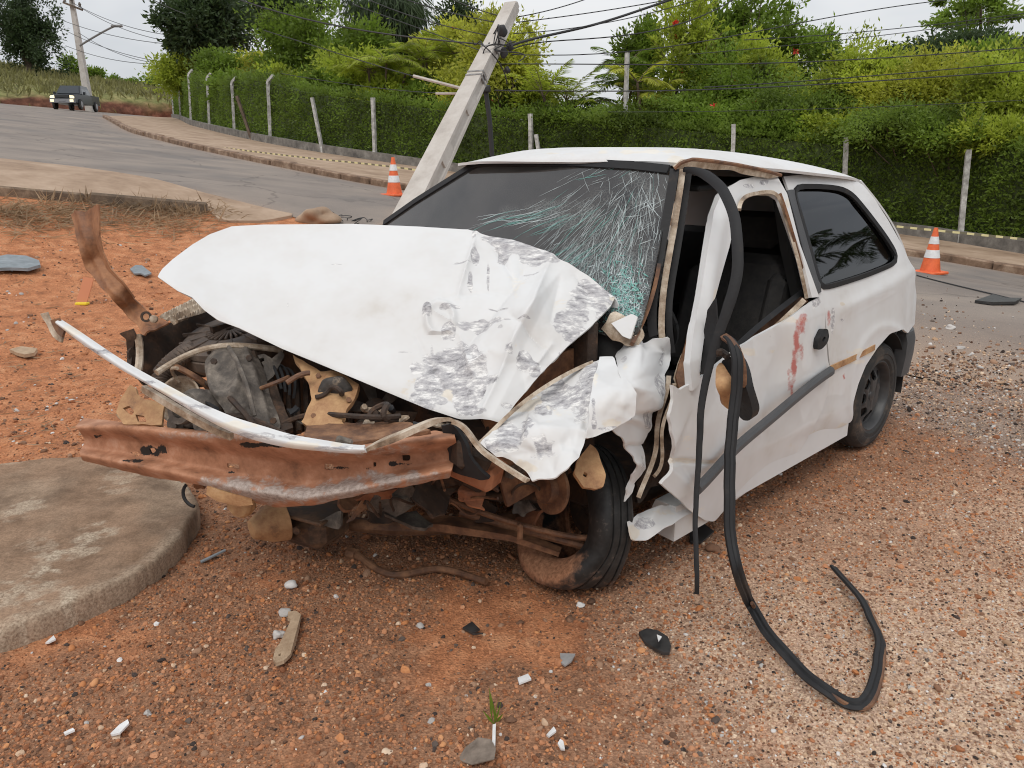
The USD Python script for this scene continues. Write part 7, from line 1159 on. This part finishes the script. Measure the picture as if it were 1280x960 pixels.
sprout = np.repeat(onground(619, 905)[None], 9, 0) + dg.normal(size=(9, 3)) * [.006, .006, 0]; obj('grass_sprout', leaf_cards(sprout, dg.normal(size=(9, 3)) * .28 + [0, 0, 1], .085, .007, dg), LM['mid'], None, 'small green grass sprout growing from the gravel at the bottom centre', 'plant', smooth=False)

# ------------------------------------------------------------------ loose wreckage on the ground
shard_w = mottled('white_shard', [(.3, (.60, .60, .58)), (.7, (.80, .80, .80))], 20, (.4, .6)); shard_g = mottled('grey_shard', [(.3, (.20, .195, .19)), (.7, (.36, .35, .34))], 20, (.4, .6)); shard_k = mottled('black_shard', [(.3, (.012, .012, .012)), (.7, (.05, .047, .045))], 20, (.4, .7)); pale_plastic = mottled('dusty_tan_plastic', [(.3, (.26, .17, .10)), (.7, (.48, .35, .23))], 20, (.6, .9), .3, 90)
slate = mottled('grey_slate', [(.3, (.12, .14, .15)), (.7, (.28, .31, .33))], 9, (.6, .9), .3, 60)
def flat_piece(name, poly, m, label, cat, lift=.008, thick=.006, curl=.01, holes=()):
    """A broken piece lying on the ground; outline surveyed in the photograph."""
    q = np.array([onground(*p) for p in poly]); z = q[:, 2].mean() + lift; P = sg.Polygon(q[:, :2], [[onground(*p)[:2] for p in h] for h in holes]).buffer(0)
    P = P if P.geom_type == 'Polygon' else max(P.geoms, key=lambda g: g.area); mm = trimesh.creation.extrude_polygon(P, thick, engine='earcut'); c = np.array(P.centroid.coords[0]); v = mm.vertices; r = v[:, :2] - c; L = np.abs(r).max()
    v[:, 2] += ground_top(v[:, 0], v[:, 1]) + lift + curl * (r[:, 0] / L) + .5 * curl * (r[:, 1] / L) ** 2; mm.vertices = v; return obj(name, mm, m, None, label, cat)
flat_piece('plastic_bracket', [(371, 774), (377, 778), (374, 794), (370, 812), (364, 830), (356, 839), (346, 840), (342, 832), (345, 818), (350, 812), (359, 795), (365, 783), (360, 780), (361, 774)], pale_plastic, 'long tan plastic bracket lying on the gravel below the crushed bumper', 'bracket', .012, .012, .012, [[(349, 826), (352, 825), (352, 829), (349, 829)]])
flat_piece('grey_shard', [(700, 822), (719, 826), (714, 834), (706, 838), (701, 833)], shard_g, 'grey plastic shard on the gravel in front of the torn tyre', 'shard'); flat_piece('white_shard', [(647, 852), (660, 851), (664, 859), (649, 861)], shard_w, 'white square paint shard near the grass sprout', 'shard')
flat_piece('white_shard', [(139, 923), (150, 912), (161, 908), (163, 914), (152, 928), (141, 928)], shard_w, 'largest white shard, at the bottom left of the gravel', 'shard', .012); flat_piece('white_shard', [(80, 918), (92, 916), (95, 921), (82, 923)], shard_w, 'small white shard left of the largest white shard', 'shard'); flat_piece('white_shard', [(57, 806), (68, 800), (71, 806), (62, 810)], shard_w, 'white shard at the foot of the concrete slab', 'shard')
flat_piece('white_shard', [(683, 922), (692, 920), (695, 926), (686, 928)], shard_w, 'oval white chip at the bottom right of the sprout', 'shard'); flat_piece('white_shard', [(700, 932), (704, 936), (706, 947), (701, 944), (697, 936)], shard_w, 'curved pale chip below the oval white chip', 'shard'); flat_piece('white_stick', [(616, 917), (620, 917), (619, 945), (615, 945)], shard_w, 'thin white plastic stick beside the grass sprout', 'stick', .012)
flat_piece('dark_shard', [(578, 786), (590, 781), (600, 793), (590, 796), (604, 800), (592, 799)], shard_k, 'small black plastic fragment on the gravel left of the tyre front', 'shard'); flat_piece('dry_leaf', [(572, 950), (582, 940), (598, 934), (614, 938), (620, 950), (618, 966), (590, 964), (580, 956)], mottled('dry_leaf_brown', [(.3, (.11, .085, .065)), (.7, (.25, .2, .16))], 30, (.7, .9)), 'curled grey-brown dry leaf at the bottom edge', 'leaf', .014, .003, .02)
vent = flat_piece('black_vent', [(798, 797), (808, 795), (822, 800), (834, 810), (838, 822), (836, 830), (829, 828), (818, 820), (806, 810)], shard_k, 'curved black slatted plastic vent on the gravel to the right', 'vent', .012, .010, .02)
flat_piece('vent_chip', [(820, 812), (826, 815), (822, 820)], shard_w, 'small white chip lying on the black vent', 'shard', .04, .004)
flat_piece('slate_piece', [(163, 340), (170, 335), (178, 336), (190, 346), (182, 350), (176, 346), (168, 346)], slate, 'small dark slate-like shard beside the rusty upright rail', 'shard', .02, .015); flat_piece('grey_cloth', [(-12, 328), (10, 324), (34, 327), (50, 334), (52, 340), (36, 344), (14, 343), (-10, 344)], slate, 'crumpled blue-grey sheet on the red earth at the left edge', 'sheet', .03, .03, .02)
flat_piece('flat_stone', [(13, 443), (28, 440), (48, 444), (44, 449), (32, 452), (22, 448)], pale_plastic, 'flat tan stone on the red clay at the left', 'stone', .015, .025); flat_piece('tyre_strip', [(1218, 380), (1232, 376), (1240, 374), (1256, 378), (1276, 379), (1268, 383), (1240, 383)], shard_k, 'strip of black tyre rubber on the asphalt behind the car', 'tyre strip', .01, .03)
for i, (px, py, r, m, lab) in enumerate(((364, 733, .022, 5, 'pale grey stone above the tan bracket'), (356, 768, .020, 5, 'grey stone touching the top of the tan bracket'), (349, 796, .02, 5, 'grey stone left of the tan bracket'), (485, 945, .017, 3, 'round pale pebble near the bottom edge'), (890, 690, .03, 1, 'brown stone beside the hanging door strip'), (726, 758, .013, 5, 'pale stone in front of the torn tyre'), (1188, 412, .04, 5, 'white concrete lump on the asphalt behind the car'), (1200, 437, .03, 5, 'small white lump on the road edge behind the car'))):
    q = onground(px, py); obj('loose_stone', trimesh.Trimesh(rock(r, 40 + i, (1, .9, .65), 2, .5).vertices + q + [0, 0, r * .4], rock(r, 40 + i, (1, .9, .65), 2, .5).faces, process=False), SM[m], None, lab, 'stone', smooth=30)
rb = rock(.20, 88, (1.3, 1, .75), 3, .5); obj('broken_concrete', trimesh.Trimesh(rb.vertices + onground(399, 278) + [0, 0, .08], rb.faces, process=False), pave_mat, None, 'brown lump of broken concrete behind the hood edge by the road', 'rubble', smooth=25)
for i in range(4):
    a = onground(425 + i * 9, 278 - (i % 2) * 3); cw = np.random.default_rng(i + 50); obj('tangled_wire', tube(a + np.cumsum(cw.normal(size=(7, 3)) * [.12, .1, .0], 0) + np.abs(cw.normal(size=(7, 1))) * [0, 0, .04], .006, 5, 40), wire_m, None, ['first coil of tangled wire beside the broken concrete', 'second coil of tangled wire behind the hood ridge', 'third coil of tangled wire near the windscreen foot', 'last coil of tangled wire by the leaning pole foot'][i], 'wire')
bar = np.array([onground(px, py, .022) for px, py in ((441, 692), (452, 698), (466, 708), (490, 718), (515, 716), (545, 711), (575, 716), (608, 727))]); bt = thing('suspension_bar', 'bent rusty suspension bar lying on the ground under the bumper', 'bar', bar[0]); obj('bar', tube(bar, [.015, .014, .014, .013], 10, 40), rust_brown, bt); obj('bar_end', trimesh.Trimesh(lathe([(0, -.02), (.024, -.02), (.026, 0), (.024, .02), (0, .02)], 8, bar[0], (1, -.6, 0)).vertices, lathe([(0, -.02), (.024, -.02), (.026, 0), (.024, .02), (0, .02)], 8).faces, process=False), rust_brown, bt)
obj('road_cable', tube([onground(px, py, .02) for px, py in ((1146, 344), (1180, 353), (1230, 365), (1300, 382))], .009, 5, 30), wire_m, None, 'thin black cable lying across the asphalt below the right cone', 'cable')
mk = onground(103, 381); mt = thing('marker_strip', 'orange plastic strip with a yellow foot standing behind the rusty rail', 'marker', mk); pm, _ = skin([(104, 346), (117, 348), (112, 366), (108, 379), (94, 379), (100, 362)], depth_of([(104, 346, mk[1] + .06), (117, 348, mk[1] + .05), (94, 379, mk[1]), (108, 379, mk[1])]), .01, 3); obj('strip', pm, simple('faded_orange_plastic', (.50, .20, .10), .7), mt); obj('foot', box(mk + [0, 0, .012], (.11, .06, .025), None, .006), simple('yellow_plastic', (.72, .55, .03), .5), mt)
flat_piece('black_scrap', [(862, 668), (880, 662), (892, 672), (876, 684), (862, 680)], shard_k, 'black scrap under the hanging door edge', 'scrap', .01); flat_piece('blue_stick', [(250, 703), (275, 694), (282, 692), (283, 694), (252, 706)], slate, 'thin blue-grey sliver on the gravel beside the slab', 'sliver', .008)
# palms beyond the road on the right, seen in the car's side glass
for i, (x, y, h) in enumerate(((17.5, 9.0, 4.2), (19.5, 12.5, 4.4), (18.0, 6.0, 3.2))):
    r = np.random.default_rng(300 + i); c = np.array([x, y, h]); gz = float(T0(x, y)); root = thing('tall_palm', ['tall palm beyond the road on the right, outside the frame', 'tallest palm beyond the road on the right, outside the frame', 'shorter palm beyond the road on the right, outside the frame'][i], 'palm tree', (x, y, gz)); lv, stt = [], [tube([np.array([x, y, gz]), np.array([x + .2, y, h * .5]), c], [.2, .15, .13], 8, 10)]
    for k in range(18): a = 2 * math.pi * k / 18 + r.random() * .3; f, q = frond(c, [math.cos(a), math.sin(a), r.uniform(.0, 1.2)], 2.2, .5, .55, r, 24, .06); lv.append(f); stt.append(q)
    obj('crown', lv, LM['dark'], root, smooth=False); obj('trunk', stt, bark, root)
